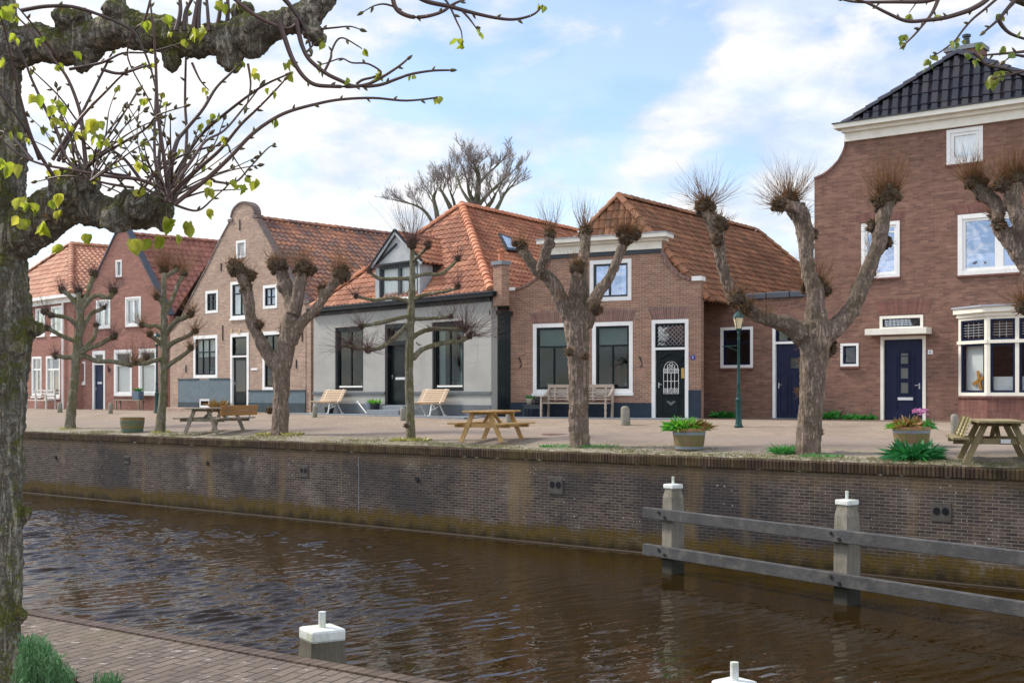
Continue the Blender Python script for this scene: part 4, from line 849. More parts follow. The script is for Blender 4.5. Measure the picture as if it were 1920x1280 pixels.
    # bay roof
    mb = MB(); mr = MB(); ov = 0.20
    def ring(o): return [f.W(bayL - o, 0, 0), f.W(sc - o * 0.45, 0, dp + o), f.W(bayR - (sc - bayL) + o * 0.45, 0, dp + o), f.W(bayR + o, 0, 0)]
    for (o0, z0, z1_) in ((0.06, ztop, ztop + 0.10), (ov * 0.75, ztop + 0.10, ztop + 0.24)):
        R0 = ring(o0); mb.prism([Vector((p.x, p.y, 0)) for p in R0], (0, 0, z0), (0, 0, z1_))
    mb.build('bay_cornice', M['cream'], bay); R0 = ring(ov); mr.prism([Vector((p.x, p.y, 0)) for p in R0], (0, 0, ztop + 0.242), (0, 0, ztop + 0.29)); mr.build('bay_roof', M['zinc'], bay)
    return t

def text(s, fac, cs, cz, size, d, mat, parent, name='digit'):
    cu = bpy.data.curves.new('t', 'FONT'); cu.body = s; cu.size = size; cu.extrude = 0.003; cu.align_x = 'CENTER'; cu.align_y = 'CENTER'
    o = bpy.data.objects.new('t', cu); C.objects.link(o); bpy.context.view_layer.update()
    me = bpy.data.meshes.new_from_object(o.evaluated_get(bpy.context.evaluated_depsgraph_get())); bpy.data.objects.remove(o); bpy.data.curves.remove(cu)
    me.name = name; me.materials.clear(); me.materials.append(mat); ob = bpy.data.objects.new(name, me); C.objects.link(ob)
    R3 = Matrix((fac.u, Vector((0, 0, 1)), fac.n)).transposed().to_4x4(); T = Matrix.Translation(fac.W(cs, cz, d)); me.transform(T @ R3); put_under(ob, parent); return ob

def annex():
    f = FX; t = thing('annex_building', 'low flat-roofed brick annex with a navy door and a lead coping', 'annex', f.W(f.len / 2, ZB))
    zt = f.sz(1314, 567)[1]; leaf = f.rect(1454, 645, 1505, 783.5); r = f.rect(1351, 614, 1412, 690); tr = (leaf[0], leaf[3] + 0.07, leaf[2], f.sz(1454, 614)[1])
    hole = (leaf[0] - 0.09, ZB, leaf[2] + 0.09, tr[3] + 0.09)
    t_w = wall_mesh(f, [(0, ZB - .3), (f.len - 0.003, ZB - .3), (f.len - 0.003, zt), (0, zt)], [r, hole]).build('wall', M['brickE'], t)
    v = vdir(2900); mb = MB(); a, b = f.W(0, zt, -0.262), f.W(f.len - .003, zt, -0.262); mb.face([a, b, b + v * 6, a + v * 6]); mb.build('flat_roof', M['darkgrey'], t)
    mb = MB(); n = 5
    for k in range(n): f.box(mb, f.len * k / n + 0.01, f.len * (k + 1) / n - 0.01 - 0.003, zt + 0.001, zt + 0.19 + 0.01 * (k % 2), -0.30, 0.08)
    mb.build('coping', M['lead'], t, bevel=0.03)
    window(f, t, r, M['white'], M['navy'], 0.09, 0.06, bars_h=(0.66,), sill=0.06, sillm=M['brickE_soldier'])
    fr, dr = panel_door(f, t, leaf, M['navy'], [(0.12, 0.06, 0.46, 0.60, 'raised'), (0.54, 0.06, 0.9, 0.60, 'raised'), (0.5, 0.66, 0.9, 0.82, 'glass')], M['white'], 0.09, 0.06, fr_z1=tr[3] + 0.09)
    window(f, t, (leaf[0] + .001, tr[1], leaf[2] - .001, tr[3]), M['navy'], M['navy'], 0.04, 0.0, name='transom_window', rec=0.03)
    return t

def house_D():
    f = FD; t = thing('gabled_house', 'red brick house with a curved neck gable, white cornice and mossy orange roof', 'house', f.W(f.len / 2, ZB))
    cr = [f.sz(*q) for q in ((1239, 472), (1242, 480), (1247, 490), (1254, 500), (1264, 511), (1276, 519), (1288, 524), (1299, 527))]
    cl = [f.sz(*q) for q in ((1032, 485), (1027, 498), (1019, 511), (1008, 522), (998, 530), (985, 538), (966, 545))]
    zc = (cr[0][1] + cl[0][1]) / 2; sR = f.len; zsh = cr[-1][1]
    cr = [(s, z + (zc - cr[0][1]) * (1 - k / 7)) for k, (s, z) in enumerate(cr)]; cl = [(s, z + (zc - cl[0][1]) * (1 - k / 6)) for k, (s, z) in enumerate(cl)]; zsl = cl[-1][1]
    top = zc + 0.30
    outline = [(0, ZB - .3), (sR, ZB - .3), (sR, zsh)] + list(reversed(cr)) + [(cr[0][0] - 0.01, top), (cl[0][0] + 0.01, top)] + cl + [(0, zsl)]
    up = f.rect(1106, 489, 1184, 565.5); w1 = f.rect(999.5, 607.5, 1077, 737); w2 = f.rect(1110.5, 604.5, 1186.5, 736)
    leaf = f.rect(1228.5, 656, 1284.5, 783); frz = f.sz(1221, 600)[1]; hole = (leaf[0] - 0.11, ZB, leaf[2] + 0.11, frz)
    wall_mesh(f, outline, [up, w1, w2, hole]).build('wall', M['brickD'], t)
    mb = MB()
    for L_ in (cr, cl):
        mb = MB()
        for a, b in zip(L_[:-1], L_[1:]): mb.bar(f.W(a[0], a[1] + 0.03, -0.11), f.W(b[0], b[1] + 0.03, -0.11), 0.32, 0.07)
        mb.build('shoulder_coping', M['brickD_soldier'], t)
    for q in ((cr[-1][0] - 0.02, sR + 0.04, zsh + 0.002, zsh + 0.14), (-0.04, cl[-1][0] + 0.02, zsl + 0.002, zsl + 0.10)):
        mb = MB(); f.box(mb, *q, -0.32, 0.06); mb.build('shoulder_block', M['white'], t, bevel=0.01)
    c0, c1 = cl[0][0], cr[0][0]; mb = MB()
    f.box(mb, c0 - 0.02, c1 + 0.02, zc - 0.02, zc + 0.10, 0.003, 0.05, 1); f.box(mb, c0 - 0.04, c1 + 0.04, zc + 0.102, zc + 0.34, 0.002, 0.09); f.box(mb, c0 - 0.14, c1 + 0.14, zc + 0.342, zc + 0.42, -0.3, 0.20)
    c = mb.build('cornice', [M['cream'], M['darkgrey']], t); mb = MB(); f.box(mb, c0 - 0.30, c1 + 0.30, zc + 0.422, zc + 0.54, -0.3, 0.38); f.box(mb, c0 - 0.32, c1 + 0.32, zc + 0.542, zc + 0.57, -0.3, 0.41, 1); mb.build('gutter', [M['cream'], M['zinc']], c)
    v = vdir(2628); zE = f.sz(1312, 560)[1] - 0.05; base = f.W(sR / 2, zE, -0.28)
    apx, tt = solve_apex(base, v, 1160, 371); Lr = None
    r = ray(1420, 437); # ridge end along v from the apex
    k = (r.x * apx.y - apx.x) / (v.x - r.x * v.y); rend = apx + v * k; rend.z = apx.z
    dep = tt + k + 2.2; L0 = f.W(-0.10, zE, -0.27); R0 = f.W(sR + 0.10, zE, -0.27)
    # front hip: begins behind the cornice
    rf = tiled([L0, R0, apx], M['tileD'], 'roof', t, 0.22, 0.28, 0.034); LB = L0 + v * dep; RB = R0 + v * dep
    tiled([R0, RB, rend, apx], M['tileD'], 'roof', t, 0.22, 0.28, 0.034); tiled([L0, LB, rend, apx], M['tileD'], 'roof', t, 0.22, 0.28, 0.034); tiled([LB, RB, rend], M['tileD'], 'roof', t, 0.22, 0.28, 0.034)
    for a, b in ((apx, rend), (R0, apx), (L0, apx), (RB, rend)): ridge_caps(a + Vector((0, 0, .06)), b + Vector((0, 0, .06)), M['tileD'], rf, 0.13)
    side_walls(f, vdir(1270), 7, zE - 0.05, M['brickD'], t)
    window(f, t, up, M['white'], M['darkgrey'], 0.12, 0.06, bars_v=((0.46, 0, 1),), bw=0.06, glassm=M['glass_sky'], inside='sides')
    for q in (w1, w2):
        window(f, t, q, M['white'], M['dark'], 0.12, 0.07, bars_h=((0.70, 0.06),), bars_v=((0.5, 0, 0.70),), bw=0.05, sill=0.09, inside='blind_top', blind_h=0.29, glassm=M['glass_low'], sillpots=(.2, .36) if q is w1 else (.85,))
        soldier(f, t, q[0], q[2], q[3] + 0.005, q[3] + 0.36, M['brickD_soldier'])
    soldier(f, t, leaf[0] - .1, leaf[2] + .1, frz + 0.005, frz + 0.36, M['brickD_soldier'])
    # furnishings seen through the right window
    mb = MB()
    for k in range(5): s = w2[0] + 0.25 + 0.28 * k; f.box(mb, s, s + 0.12, w2[1] + 0.1, w2[1] + 0.85 + 0.1 * (k % 2), -0.75, -0.65)
    mb.build('red_chairs', M['reds'], t)
    pan = [(0.20, 0.05, 0.80, 0.30, 'raised'), (0.24, 0.33, 0.78, 0.82, '')]
    fr, dr = panel_door(f, t, leaf, M['dark'], pan, M['white'], 0.11, 0.06, fr_z1=frz, handle_side=0)
    window(f, t, (leaf[0] + .001, leaf[3] + 0.071, leaf[2] - .001, frz - 0.111), M['dark'], M['dark'], 0.04, 0.02, name='transom_window', glassm=M['glass_mid'], lattice=None, rec=0.02)
    # diamond leading of the transom
    mb = MB(); a0, a1, z0, z1 = leaf[0] + 0.06, leaf[2] - 0.06, leaf[3] + 0.13, frz - 0.17; st = 0.13
    k = -12
    while k < 14:
        for sg in (1, -1):
            pts = []
            for tt_ in range(60):
                z = z0 + (z1 - z0) * tt_ / 59; s = (a0 + a1) / 2 + k * st + sg * (z - z0) 
                if a0 <= s <= a1: pts.append((s, z))
            if len(pts) > 1: mb.bar(f.W(*pts[0], -0.03), f.W(*pts[-1], -0.03), 0.008, 0.008)
        k += 1
    mb.build('lead_strips', M['zinc'], dr)
    # white iron grille, pediment and letterbox on the door
    w_, h_ = leaf[2] - leaf[0], leaf[3] - leaf[1]; X = lambda a: leaf[0] + a * w_; Zz = lambda b: leaf[1] + b * h_; g = MB(); dd = -0.035
    def curl(cx_, cz_, r_, a0_=0, a1_=360):
        pts = [f.W(cx_ + r_ * math.cos(math.radians(a)), cz_ + r_ * math.sin(math.radians(a)), dd) for a in range(a0_, a1_ + 1, 30)]
        for p, q in zip(pts[:-1], pts[1:]): g.bar(p, q, 0.012, 0.012)
    for a in (0.27, 0.40, 0.52, 0.64, 0.77): g.bar(f.W(X(a), Zz(0.36), dd), f.W(X(a), Zz(0.72 if a in (0.27, 0.77) else 0.76), dd), 0.014, 0.014)
    for b in (0.36, 0.43, 0.66, 0.72, 0.54): g.bar(f.W(X(0.27), Zz(b), dd), f.W(X(0.77), Zz(b), dd), 0.014, 0.014)
    curl(X(0.52), Zz(0.72), 0.25 * w_ - .01, 0, 180)
    for b in (0.395, 0.69):
        for a in (0.31, 0.36, 0.45, 0.59, 0.68, 0.73): curl(X(a), Zz(b), 0.03)
    for a, b in ((0.44, 0.76), (0.60, 0.76), (0.52, 0.79)): curl(X(a), Zz(b), 0.045)
    g.build('grille', M['white'], dr)
    mb = MB(); f.box(mb, X(0.14), X(0.90), Zz(0.83), Zz(0.855), -0.06, -0.02); mb.bar(f.W(X(0.12), Zz(0.87), -0.04), f.W(X(0.52), Zz(0.95), -0.04), 0.05, 0.04); mb.bar(f.W(X(0.92), Zz(0.87), -0.04), f.W(X(0.52), Zz(0.95), -0.04), 0.05, 0.04)
    f.box(mb, X(0.12), X(0.92), Zz(0.325), Zz(0.345), -0.06, -0.02); mb.build('pediment', M['dark'], dr)
    mb = MB(); mb.prism([f.W(X(a), Zz(b), 0) for a, b in ((0.36, 0.245), (0.44, 0.25), (0.52, 0.225), (0.60, 0.25), (0.68, 0.245), (0.52, 0.18))], f.n * -0.05, f.n * -0.03); mb.build('heart_ornament', M['darkgrey2'], dr)
    mb = MB(); f.box(mb, X(0.86), X(0.96), Zz(0.58), Zz(0.73), -0.06, -0.035); mb.build('name_plate', M['brass'], dr)
    # plinth: higher on the right of the door
    zl = f.sz(960, 754)[1]; zr_ = f.sz(1300, 731)[1]; mb = MB(); f.box(mb, 0.0, leaf[0] - 0.112, ZB - .2, zl, 0.002, 0.03); f.box(mb, leaf[2] + 0.112, sR + 0.012, ZB - .2, zr_, 0.002, 0.03); mb.build('plinth', M['plinth_blue'], t)
    n0 = f.rect(1295.5, 666, 1303, 674); mb = MB(); f.box(mb, n0[0], n0[2], n0[1], n0[3], 0, 0.015); pl = mb.build('number_plate', M['blueenamel'], t); text('3', f, (n0[0] + n0[2]) / 2, (n0[1] + n0[3]) / 2, 0.10, 0.017, M['white'], pl)
    for px, py in ((976, 678), (1202, 677)):
        s, z = f.sz(px, py); mb = MB(); mb.tube([f.W(s - .05, z + .14, 0.02), f.W(s + .02, z, 0.03), f.W(s + .04, z - .12, 0.02), f.W(s - .02, z - .18, 0.02)], 0.018, 6); mb.build('wall_anchor', M['iron'], t)
    return t
M['glass_low'] = glass('ground_floor_glass', 0.03, (0.6, 0.66, 0.66), 0.004); M['darkgrey2'] = paint('grey_green_paint', (0.12, 0.14, 0.13), 0.5, 0.1)

def house_C():
    f = FC; t = thing('plastered_house', 'grey plastered house with a steep orange tiled hip roof and a gabled dormer', 'house', f.W(f.len / 2, ZB))
    zl = f.sz(600, 592)[1]; zt = zl + 0.10; sR = f.len
    w1 = f.rect(628, 614.5, 681, 733); w2 = f.rect(810, 604.5, 869.5, 733); dL, dT = f.sz(722.5, 608); dR = f.sz(768, 608)[0]; leaf = (dL + 0.16, ZB + 0.36, dR - 0.16, dT - 0.75)
    zb = f.sz(600, 737)[1]; hole = (dL, ZB + 0.30, dR, dT); H = [w1, w2, hole]
    wall_mesh(f, [(0, ZB - .3), (sR, ZB - .3), (sR, zt), (0, zt)], H).build('wall', M['plaster'], t)
    # large imitation ashlar blocks: thin joint lines
    mb = MB(); rows_z = [zb + 0.05, zb + 0.05 + (zt - zb) * 0.31, zb + 0.05 + (zt - zb) * 0.50, zb + (zt - zb) * 0.80]
    def hor(z, a, b): f.box(mb, a, b, z - 0.004, z + 0.004, 0.001, 0.004)
    spans = [(0, w1[0]), (w1[2], dL), (dR, w2[0]), (w2[2], sR)]
    for a, b in spans:
        for z in rows_z[1:]: hor(z, a, b)
        f.box(mb, (a + b) / 2 - .004, (a + b) / 2 + .004, rows_z[1] + .007, rows_z[2] - .007, 0.001, 0.004)
    mb.build('block_joints', M['zincwood'], t)
    mb = MB()
    for a, b in ((0, dL - 0.005), (dR + 0.005, sR)): f.box(mb, a - (0.02 if a == 0 else 0), b + (0.02 if b == sR else 0), zb - 0.04, zb + 0.05, 0.002, 0.05)
    mb.build('band', M['plaster_d'], t); mb = MB(); zp = f.sz(600, 756)[1]
    for a, b in ((0, dL), (dR, sR)): f.box(mb, a, b, ZB - .2, zp, 0.002, 0.035)
    mb.build('plinth', M['plaster_d'], t)
    for q in (w1, w2):
        w = window(f, t, q, M['black'], M['dark'], 0.13, 0.05, bars_v=(0.5,), bw=0.05, glassm=M['glass_low'], inside='sides' if q is w2 else None, rec=0.07, sillpots=(.3, .62, .8) if q is w2 else (.75, .88))
        mb = MB(); f.box(mb, q[0] + 0.2, q[2] - 0.12, q[1] + 0.135, q[1] + 0.19, -0.13, -0.06); mb.build('sill', M['white'], w)
    fr, dr = panel_door(f, t, leaf, M['dark'], [(0.12, 0.05, 0.88, 0.24, 'raised'), (0.12, 0.36, 0.88, 0.40, ''), (0.12, 0.27, 0.88, 0.33, ''), (0.12, 0.52, 0.88, 0.94, 'raised')], M['black'], 0.155, 0.12, fr_z1=dT - 0.001, slot=(0.28, 0.425, 0.78, 0.465))
    window(f, t, (leaf[0], leaf[3] + 0.08, leaf[2], dT - 0.157), M['dark'], M['dark'], 0.05, 0.03, name='transom_window', rec=0.08)
    # gutter and fascia
    mb = MB(); f.box(mb, -0.02, sR + 0.02, zt - 0.10, zt + 0.03, 0.003, 0.06); f.box(mb, -0.12, sR + 0.34, zt + 0.032, zt + 0.16, -0.1, 0.24)
    g = mb.build('gutter', M['black'], t); mb = MB(); f.box(mb, -0.14, sR + 0.36, zt + 0.162, zt + 0.19, -0.1, 0.27); mb.build('gutter_lip', M['lead'], g)
    v = vdir(2420); ze = zt + 0.18; base = f.W(sR / 2, ze, 0.05); apx, tt = solve_apex(base, v, 866, 388)
    L0 = f.W(-0.02, ze, 0.05); R0 = f.W(sR + 0.05, ze, 0.05); dep = tt + 9; rend = apx + v * 9; LB = L0 + v * dep; RB = R0 + v * dep
    rf = tiled([L0, R0, apx], M['tileC'], 'roof', t, 0.245, 0.31, 0.042); tiled([R0, RB, rend, apx], M['tileC'], 'roof', t, 0.245, 0.31, 0.042); tiled([L0, LB, rend, apx], M['tileC'], 'roof', t, 0.245, 0.31, 0.042)
    u6 = Vector((0, 0, 0.07))
    for a, b in ((R0, apx), (L0, apx), (apx, rend)): ridge_caps(a + u6, b + u6, M['tileC_cap'], rf, 0.15, 0.34)
    side_walls(f, vdir(900), 7, ze - .1, M['brickD'], t)
    # chimney on the right-hand slope, skylight behind it
    nR = (RB - R0).cross(apx - R0).normalized(); nR = nR if nR.z > 0 else -nR
    ch = plane_hit(929, 565, R0, nR); 
    zc0 = ch.z - 0.10; zc1 = CAMZ + ray(929, 490).z * ch.y; wch = 32 / F * ch.y
    ch = ch + v * 0.45 - f.u * 0.10; zc1 = CAMZ + ray(929, 490).z * ch.y
    chimney(ch, wch * 0.75, wch * 0.6, zc0, zc1, f.u, f.n, rf, M['brickD'], 1)
    sk = [plane_hit(px, py, R0 + nR * 0.10, nR) for px, py in ((934, 438), (957, 447), (971, 472), (950, 470))]
    mb = MB(); mb.prism(sk, nR * -0.06, nR * 0.05); so_ = mb.build('skylight', M['black'], rf); cs = sum(sk, Vector()) / 4
    mb = MB(); mb.face([cs + (p - cs) * 0.72 + nR * 0.056 for p in sk]); mb.build('pane', M['glass_sky2'], so_)
    # dormer
    sL, zE_ = f.sz(704, 500, -0.05); sRr = f.sz(787, 493, -0.05)[0]; zA = f.sz(742, 435, -0.05)[1]; sM = (sL + sRr) / 2; z0 = ze - 0.05; d = -0.05
    dm = bpy.data.objects.new('dormer', None); C.objects.link(dm); dm.location = f.W(sM, z0, d); put_under(dm, t)
    wr = (sL + 0.22, z0 + 0.16, sRr - 0.10, zE_ - 0.02)
    class FF(Fac):
        def __init__(s_): s_.o = f.W(0, 0, d); s_.u = f.u; s_.n = f.n; s_.len = f.len; s_.p = s_.o
    ff = FF(); mb = wall_mesh(ff, [(sL, z0), (sRr, z0), (sRr, zE_), (sM, zA - 0.05), (sL, zE_)], [wr], 0.12); fb = mb.build('front', M['zincwood'], dm)
    window(ff, dm, wr, M['darkgrey'], M['darkgrey'], 0.07, 0.05, bars_v=(0.5,), bw=0.16, glassm=M['glass'], inside='curtain_full', rec=0.02)
    # the lower hip slope rises behind the dormer: how far back its roof runs
    nF = (R0 - L0).cross(apx - L0).normalized(); nF = nF if nF.z > 0 else -nF
    def reach(s, z):
        p = f.W(s, z, d); return (L0 - p).dot(nF) / (v.dot(nF))
    for s in (sL, sRr):
        cheek = MB()
        p0, p1, p2 = f.W(s, z0, d - 0.12), f.W(s, zE_, d - 0.12), f.W(s, zE_, d - 0.12) + v * reach(s, zE_); cheek.prism([p0, p1, p2], f.u * -0.03, f.u * 0.03)
        cheek.build('cheek', M['zincwood'], dm)
    ov = 0.22; A_ = f.W(sM, zA, d + 0.07)
    for s, sg in ((sL, -1), (sRr, 1)):
        e = f.W(s + sg * ov, zE_ - 0.08 , d + 0.07); back_e = e + v * (reach(s, zE_) + 0.35); back_a = A_ + v * (reach(sM, zA) + 0.35)
        tiled([e, back_e, back_a, A_], M['tileC'], 'dormer_roof', dm, 0.25, 0.30, 0.03)
        mb = MB(); q = f.n * 0.03; mb.bar(e - Vector((0, 0, .03)) + q * .5, A_ - Vector((0, 0, .03)) + q * .5, 0.04, 0.10); mb.build('barge_board', M['zincwood'], dm)
        mb = MB(); up = Vector((0, 0, 0.07)); mb.bar(e + up + q, A_ + up + q, 0.09, 0.045); mb.build('barge_capping', M['black'], dm)
    mb = MB(); mb.bar(f.W(sL + 0.05, zE_ + 0.06, d + 0.03), f.W(sM, zA - 0.42, d + 0.03), 0.03, 0.07); ff.box(mb, sL, sRr, zE_ - 0.03, zE_ + 0.05, 0.002, 0.07); mb.build('moulding', M['black'], dm)
    mb = MB(); ff.box(mb, wr[0] - 0.1, wr[2] + 0.05, wr[1] - 0.09, wr[1] - 0.002, 0.0, 0.14); mb.build('sill', M['white'], dm)
    # front step
    st = thing('stone_step', 'grey bluestone doorstep below the dark panelled door of the grey house', 'step', f.W((dL + dR) / 2, ZB, 0.4))
    mb = MB(); f.box(mb, dL - 0.25, dR + 0.2, ZB + 0.03, ZB + 0.20, 0.06, 0.62); f.box(mb, dL, dR, ZB + 0.03, ZB + 0.33, -0.2, 0.30); mb.build('step', M['bluestone'], st, bevel=0.012)
    # little black wall bracket
    s, z = f.sz(788, 646); mb = MB(); mb.tube([f.W(s, z, 0), f.W(s, z, 0.10), f.W(s - .06, z + .08, 0.12)], 0.02, 6); mb.build('wall_hook', M['iron'], t)
    return t
M['glass_sky2'] = plain('skylight_glass', (0.35, 0.42, 0.52), 0.05); M['zincwood'] = paint('grey_painted_boards', (0.36, 0.38, 0.39), 0.6, 0.2)

def gate():
    a = P(919, 760, FC.hit0(921).y + 0.12); b = P(957, 760, FD.hit0(955).y - 0.02); a.z = b.z = 0
    zt = CAMZ + ray(940, 591).z * ((a.y + b.y) / 2); u = (b - a).normalized(); n = Vector((u.y, -u.x, 0)); L = (b - a).length
    t = thing('wooden_gate', 'tall dark green boarded gate closing the gap between the grey and brick houses', 'gate', (a + b) / 2 + Vector((0, 0, ZB)))
    mb = MB(); k = int(L / 0.16)
    for j in range(k):
        p = a + u * (L * (j + .5) / k); mb.box(Vector((p.x, p.y, (ZB + zt) / 2)), (L / k - 0.006, 0.035, zt - ZB), rot_to(u, n))
    mb.build('boards', M['dark'], t); mb = MB(); mb.box(Vector(((a + b).x / 2, (a + b).y / 2, zt + 0.07)) + n * 0.02, (L + 0.1, 0.12, 0.13), rot_to(u, n)); mb.build('top_rail', M['black'], t)

def house_B():
    f = FB; t = thing('shoulder_gable_house', 'pale weathered brick house with a tall round-topped gable and grey plinth', 'house', f.W(f.len / 2, ZB))
    sR = f.len; left = [f.sz(*q) for q in ((319, 623), (338, 601), (361, 553), (385, 508), (410, 456), (424, 430), (432, 416))]
    right = [f.sz(*q) for q in ((484, 414), (490, 428), (503, 449), (518, 479), (540, 516), (560, 545), (573, 566))]
    left[0] = (0.0, left[0][1]); right[-1] = (sR, right[-1][1]); zed = (left[-1][1] + right[0][1]) / 2
    la, ra = f.sz(434, 408), f.sz(478, 404); zl = (la[1] + ra[1]) / 2; arc = []; cs = (la[0] + ra[0]) / 2; ht = f.sz(458, 380)[1] - zl; hw = (ra[0] - la[0]) / 2
    for k in range(13): a = math.pi * k / 12; arc.append((cs + hw * math.cos(a), zl + ht * math.sin(a)))
    outline = [(0, ZB - .3), (sR, ZB - .3)] + list(reversed(right)) + [(ra[0] + .01, zl - .02)] + arc + [(la[0] - 0.01, zl - .02)] + list(reversed(left))
    ws = [f.rect(385.5, 546, 409, 588), f.rect(432.5, 529, 470, 598), f.rect(493.5, 535.5, 520, 579.5), f.rect(443, 452, 461, 485), f.rect(363, 630, 408, 709), f.rect(492.5, 622, 541, 732)]
    leaf = f.rect(436, 670, 463, 763); frz = f.sz(430, 625.5)[1]; hole = (leaf[0] - .16, ZB, leaf[2] + .16, frz); cel = f.rect(374, 747, 394, 764)
    wall_mesh(f, outline, ws + [hole, cel]).build('wall', M['brickB'], t)
    # coping strip on the gable slopes, ledges and rounded cap
    mb = MB()
    for L_ in (left, right):
        mb = MB()
        for a, b in zip(L_[:-1], L_[1:]): mb.bar(f.W(a[0], a[1] + 0.03, -0.12), f.W(b[0], b[1] + 0.03, -0.12), 0.30, 0.07)
        mb.build('gable_coping', M['copingB'], t)
    mb = MB()
    for a, b in zip(arc[:-1], arc[1:]): mb.bar(f.W(a[0], a[1] + 0.02, -0.12), f.W(b[0], b[1] + 0.02, -0.12), 0.34, 0.08)
    mb.build('gable_cap', M['copingB'], t)
    for q in ((la[0] - 0.2, la[0] + 0.12, zl - 0.14, zl - 0.02, -0.28, 0.06), (ra[0] - 0.12, ra[0] + 0.2, zl - 0.14, zl - 0.02, -0.28, 0.06), (sR - 0.14, sR + 0.28, right[-1][1] - 0.06, right[-1][1] + 0.07, -0.5, 0.05)):
        mb = MB(); f.box(mb, *q); mb.build('ledge', M['copingB'], t)
    mb = MB(); f.box(mb, sR + 0.003, sR + 0.30, ZB - .2, right[-1][1] - 0.062, -0.48, -0.02); mb.build('corner_pier', M['brickB'], t)
    v = vdir(3207); zE = right[-1][1] - 0.12; base = f.W(sR / 2, zE, -0.26); r = ray(492, 413); apx, tt = solve_apex(f.W(sR / 2, zE, -0.26), v, 492, 413)
    ap0 = f.W(sR / 2, apx.z, -0.262); D = 17; L0 = f.W(-0.15, zE, -0.262); R0 = f.W(sR + 0.15, zE, -0.262); rend = ap0 + v * D
    rf = tiled([R0, R0 + v * D, rend, ap0], M['tileB'], 'roof', t, 0.27, 0.34, 0.042); tiled([L0, L0 + v * D, rend, ap0], M['tileB'], 'roof', t, 0.27, 0.34, 0.042); ridge_caps(ap0 + Vector((0, 0, .06)), rend + Vector((0, 0, .06)), M['tileB'], rf)
    side_walls(f, v, D, zE, M['brickB'], t, gable=rend)
    window(f, t, ws[0], M['white'], M['dark'], 0.12, 0.05, bars_v=(0.5,), bars_h=(0.5,)); window(f, t, ws[2], M['white'], M['dark'], 0.12, 0.05, bars_v=(0.5,), bars_h=(0.5,), glassm=M['glass_mid'], inside='curtain_full')
    window(f, t, ws[1], M['white'], M['dark'], 0.12, 0.06, bars_v=(0.5,), bars_h=((0.72, .06),), sill=0.07, glassm=M['glass_mid'], inside='curtains')
    w = window(f, t, ws[3], M['white'], M['greywood'], 0.10, 0.02, name='shutter_window'); mb = MB(); q = ws[3]; f.box(mb, q[0] + .12, q[2] - .12, q[1] + .12, q[3] - .12, -0.055, -0.03); mb.build('shutter', M['greywood'], w)
    window(f, t, ws[4], M['white'], M['dark'], 0.14, 0.06, bars_v=(0.33, 0.66), bars_h=(0.64,), inside='blind_top', blind_h=0.5, bw=0.05, sillpots=(.5,)); window(f, t, ws[5], M['white'], M['dark'], 0.14, 0.06, bars_v=(0.33, 0.66), bars_h=(0.64,), bw=0.05)
    fr, dr = panel_door(f, t, leaf, M['dark'], [(0.12, 0.03, 0.88, 0.26, 'raised'), (0.12, 0.30, 0.88, 0.95, 'glass')], M['white'], 0.15, 0.06, fr_z1=frz)
    window(f, t, (leaf[0], leaf[3] + .071, leaf[2], frz - .151), M['dark'], M['dark'], 0.04, 0.02, name='transom_window')
    w = window(f, t, cel, M['white'], M['dark'], 0.10, 0.02, name='cellar_window', bars_v=(0.25, 0.5, 0.75), bw=0.03)
    mb = MB(); z1, z2 = f.sz(345, 712)[1], f.sz(520, 733)[1]; zd = f.sz(520, 755)[1]; a0 = f.sz(335, 740)[0]
    for s0, s1, zt in ((a0, cel[0], z1), (cel[2], leaf[0] - .152, z1), (leaf[2] + .152, sR + 0.01, z2)): f.box(mb, s0, s1, zd, zt, 0.002, 0.035); f.box(mb, s0, s1, zt, zt + 0.05, 0.002, 0.06, 1); f.box(mb, s0, s1, ZB - .2, zd - .001, 0.002, 0.045, 1)
    f.box(mb, cel[0], cel[2], cel[3], z1, 0.002, 0.035)
    mb.build('plinth', [M['plinth_grey'], M['plinth_dk']], t)
    for px, y0, y1 in ((450, 412, 432), (415, 493, 508), (418, 610, 638), (349, 684, 698), (556, 674, 690), (567, 612, 640)):
        s, za = f.sz(px, y0); zb = f.sz(px, y1)[1]; mb = MB(); f.box(mb, s - .025, s + .025, zb, za, 0.0, 0.03); mb.build('wall_anchor', M['iron'], t)
    for px in (434, 449): mb = MB(); s, z = f.sz(px, 622); f.box(mb, s - 0.09, s + 0.09, z - 0.11, z + 0.11, 0.001, 0.02); mb.build('stone_inset', M['ochrestone'], t)
    n0 = f.rect(471, 690, 483, 694); mb = MB(); f.box(mb, n0[0], n0[2], n0[1], n0[3], 0, .02); mb.build('name_plate', M['white'], t)
    st = thing('brick_steps', 'low brick step in front of the pale gabled house beside a cellar window', 'step', f.W(1.5, ZB, 0.7)); mb = MB(); a, b = f.sz(327, 768)[0], f.sz(428, 768)[0]; f.box(mb, a, b, ZB - 0.05, ZB + 0.16, 0.10, 0.9); mb.build('step', M['brickB'], st, bevel=0.02)
    return t
M['copingB'] = brick('grey_gable_coping', (0.27, 0.21, 0.175), (0.20, 0.16, 0.14), (0.30, 0.27, 0.24), 0.06, 0.3); M['greywood'] = wood('grey_shutter_wood', (0.36, 0.36, 0.36), (0.44, 0.43, 0.42)); M['plinth_dk'] = paint('dark_plinth_paint', (0.05, 0.07, 0.078), 0.6, 0.15); M['ochrestone'] = stone('ochre_stone', (0.42, 0.30, 0.16), (0.48, 0.36, 0.22))

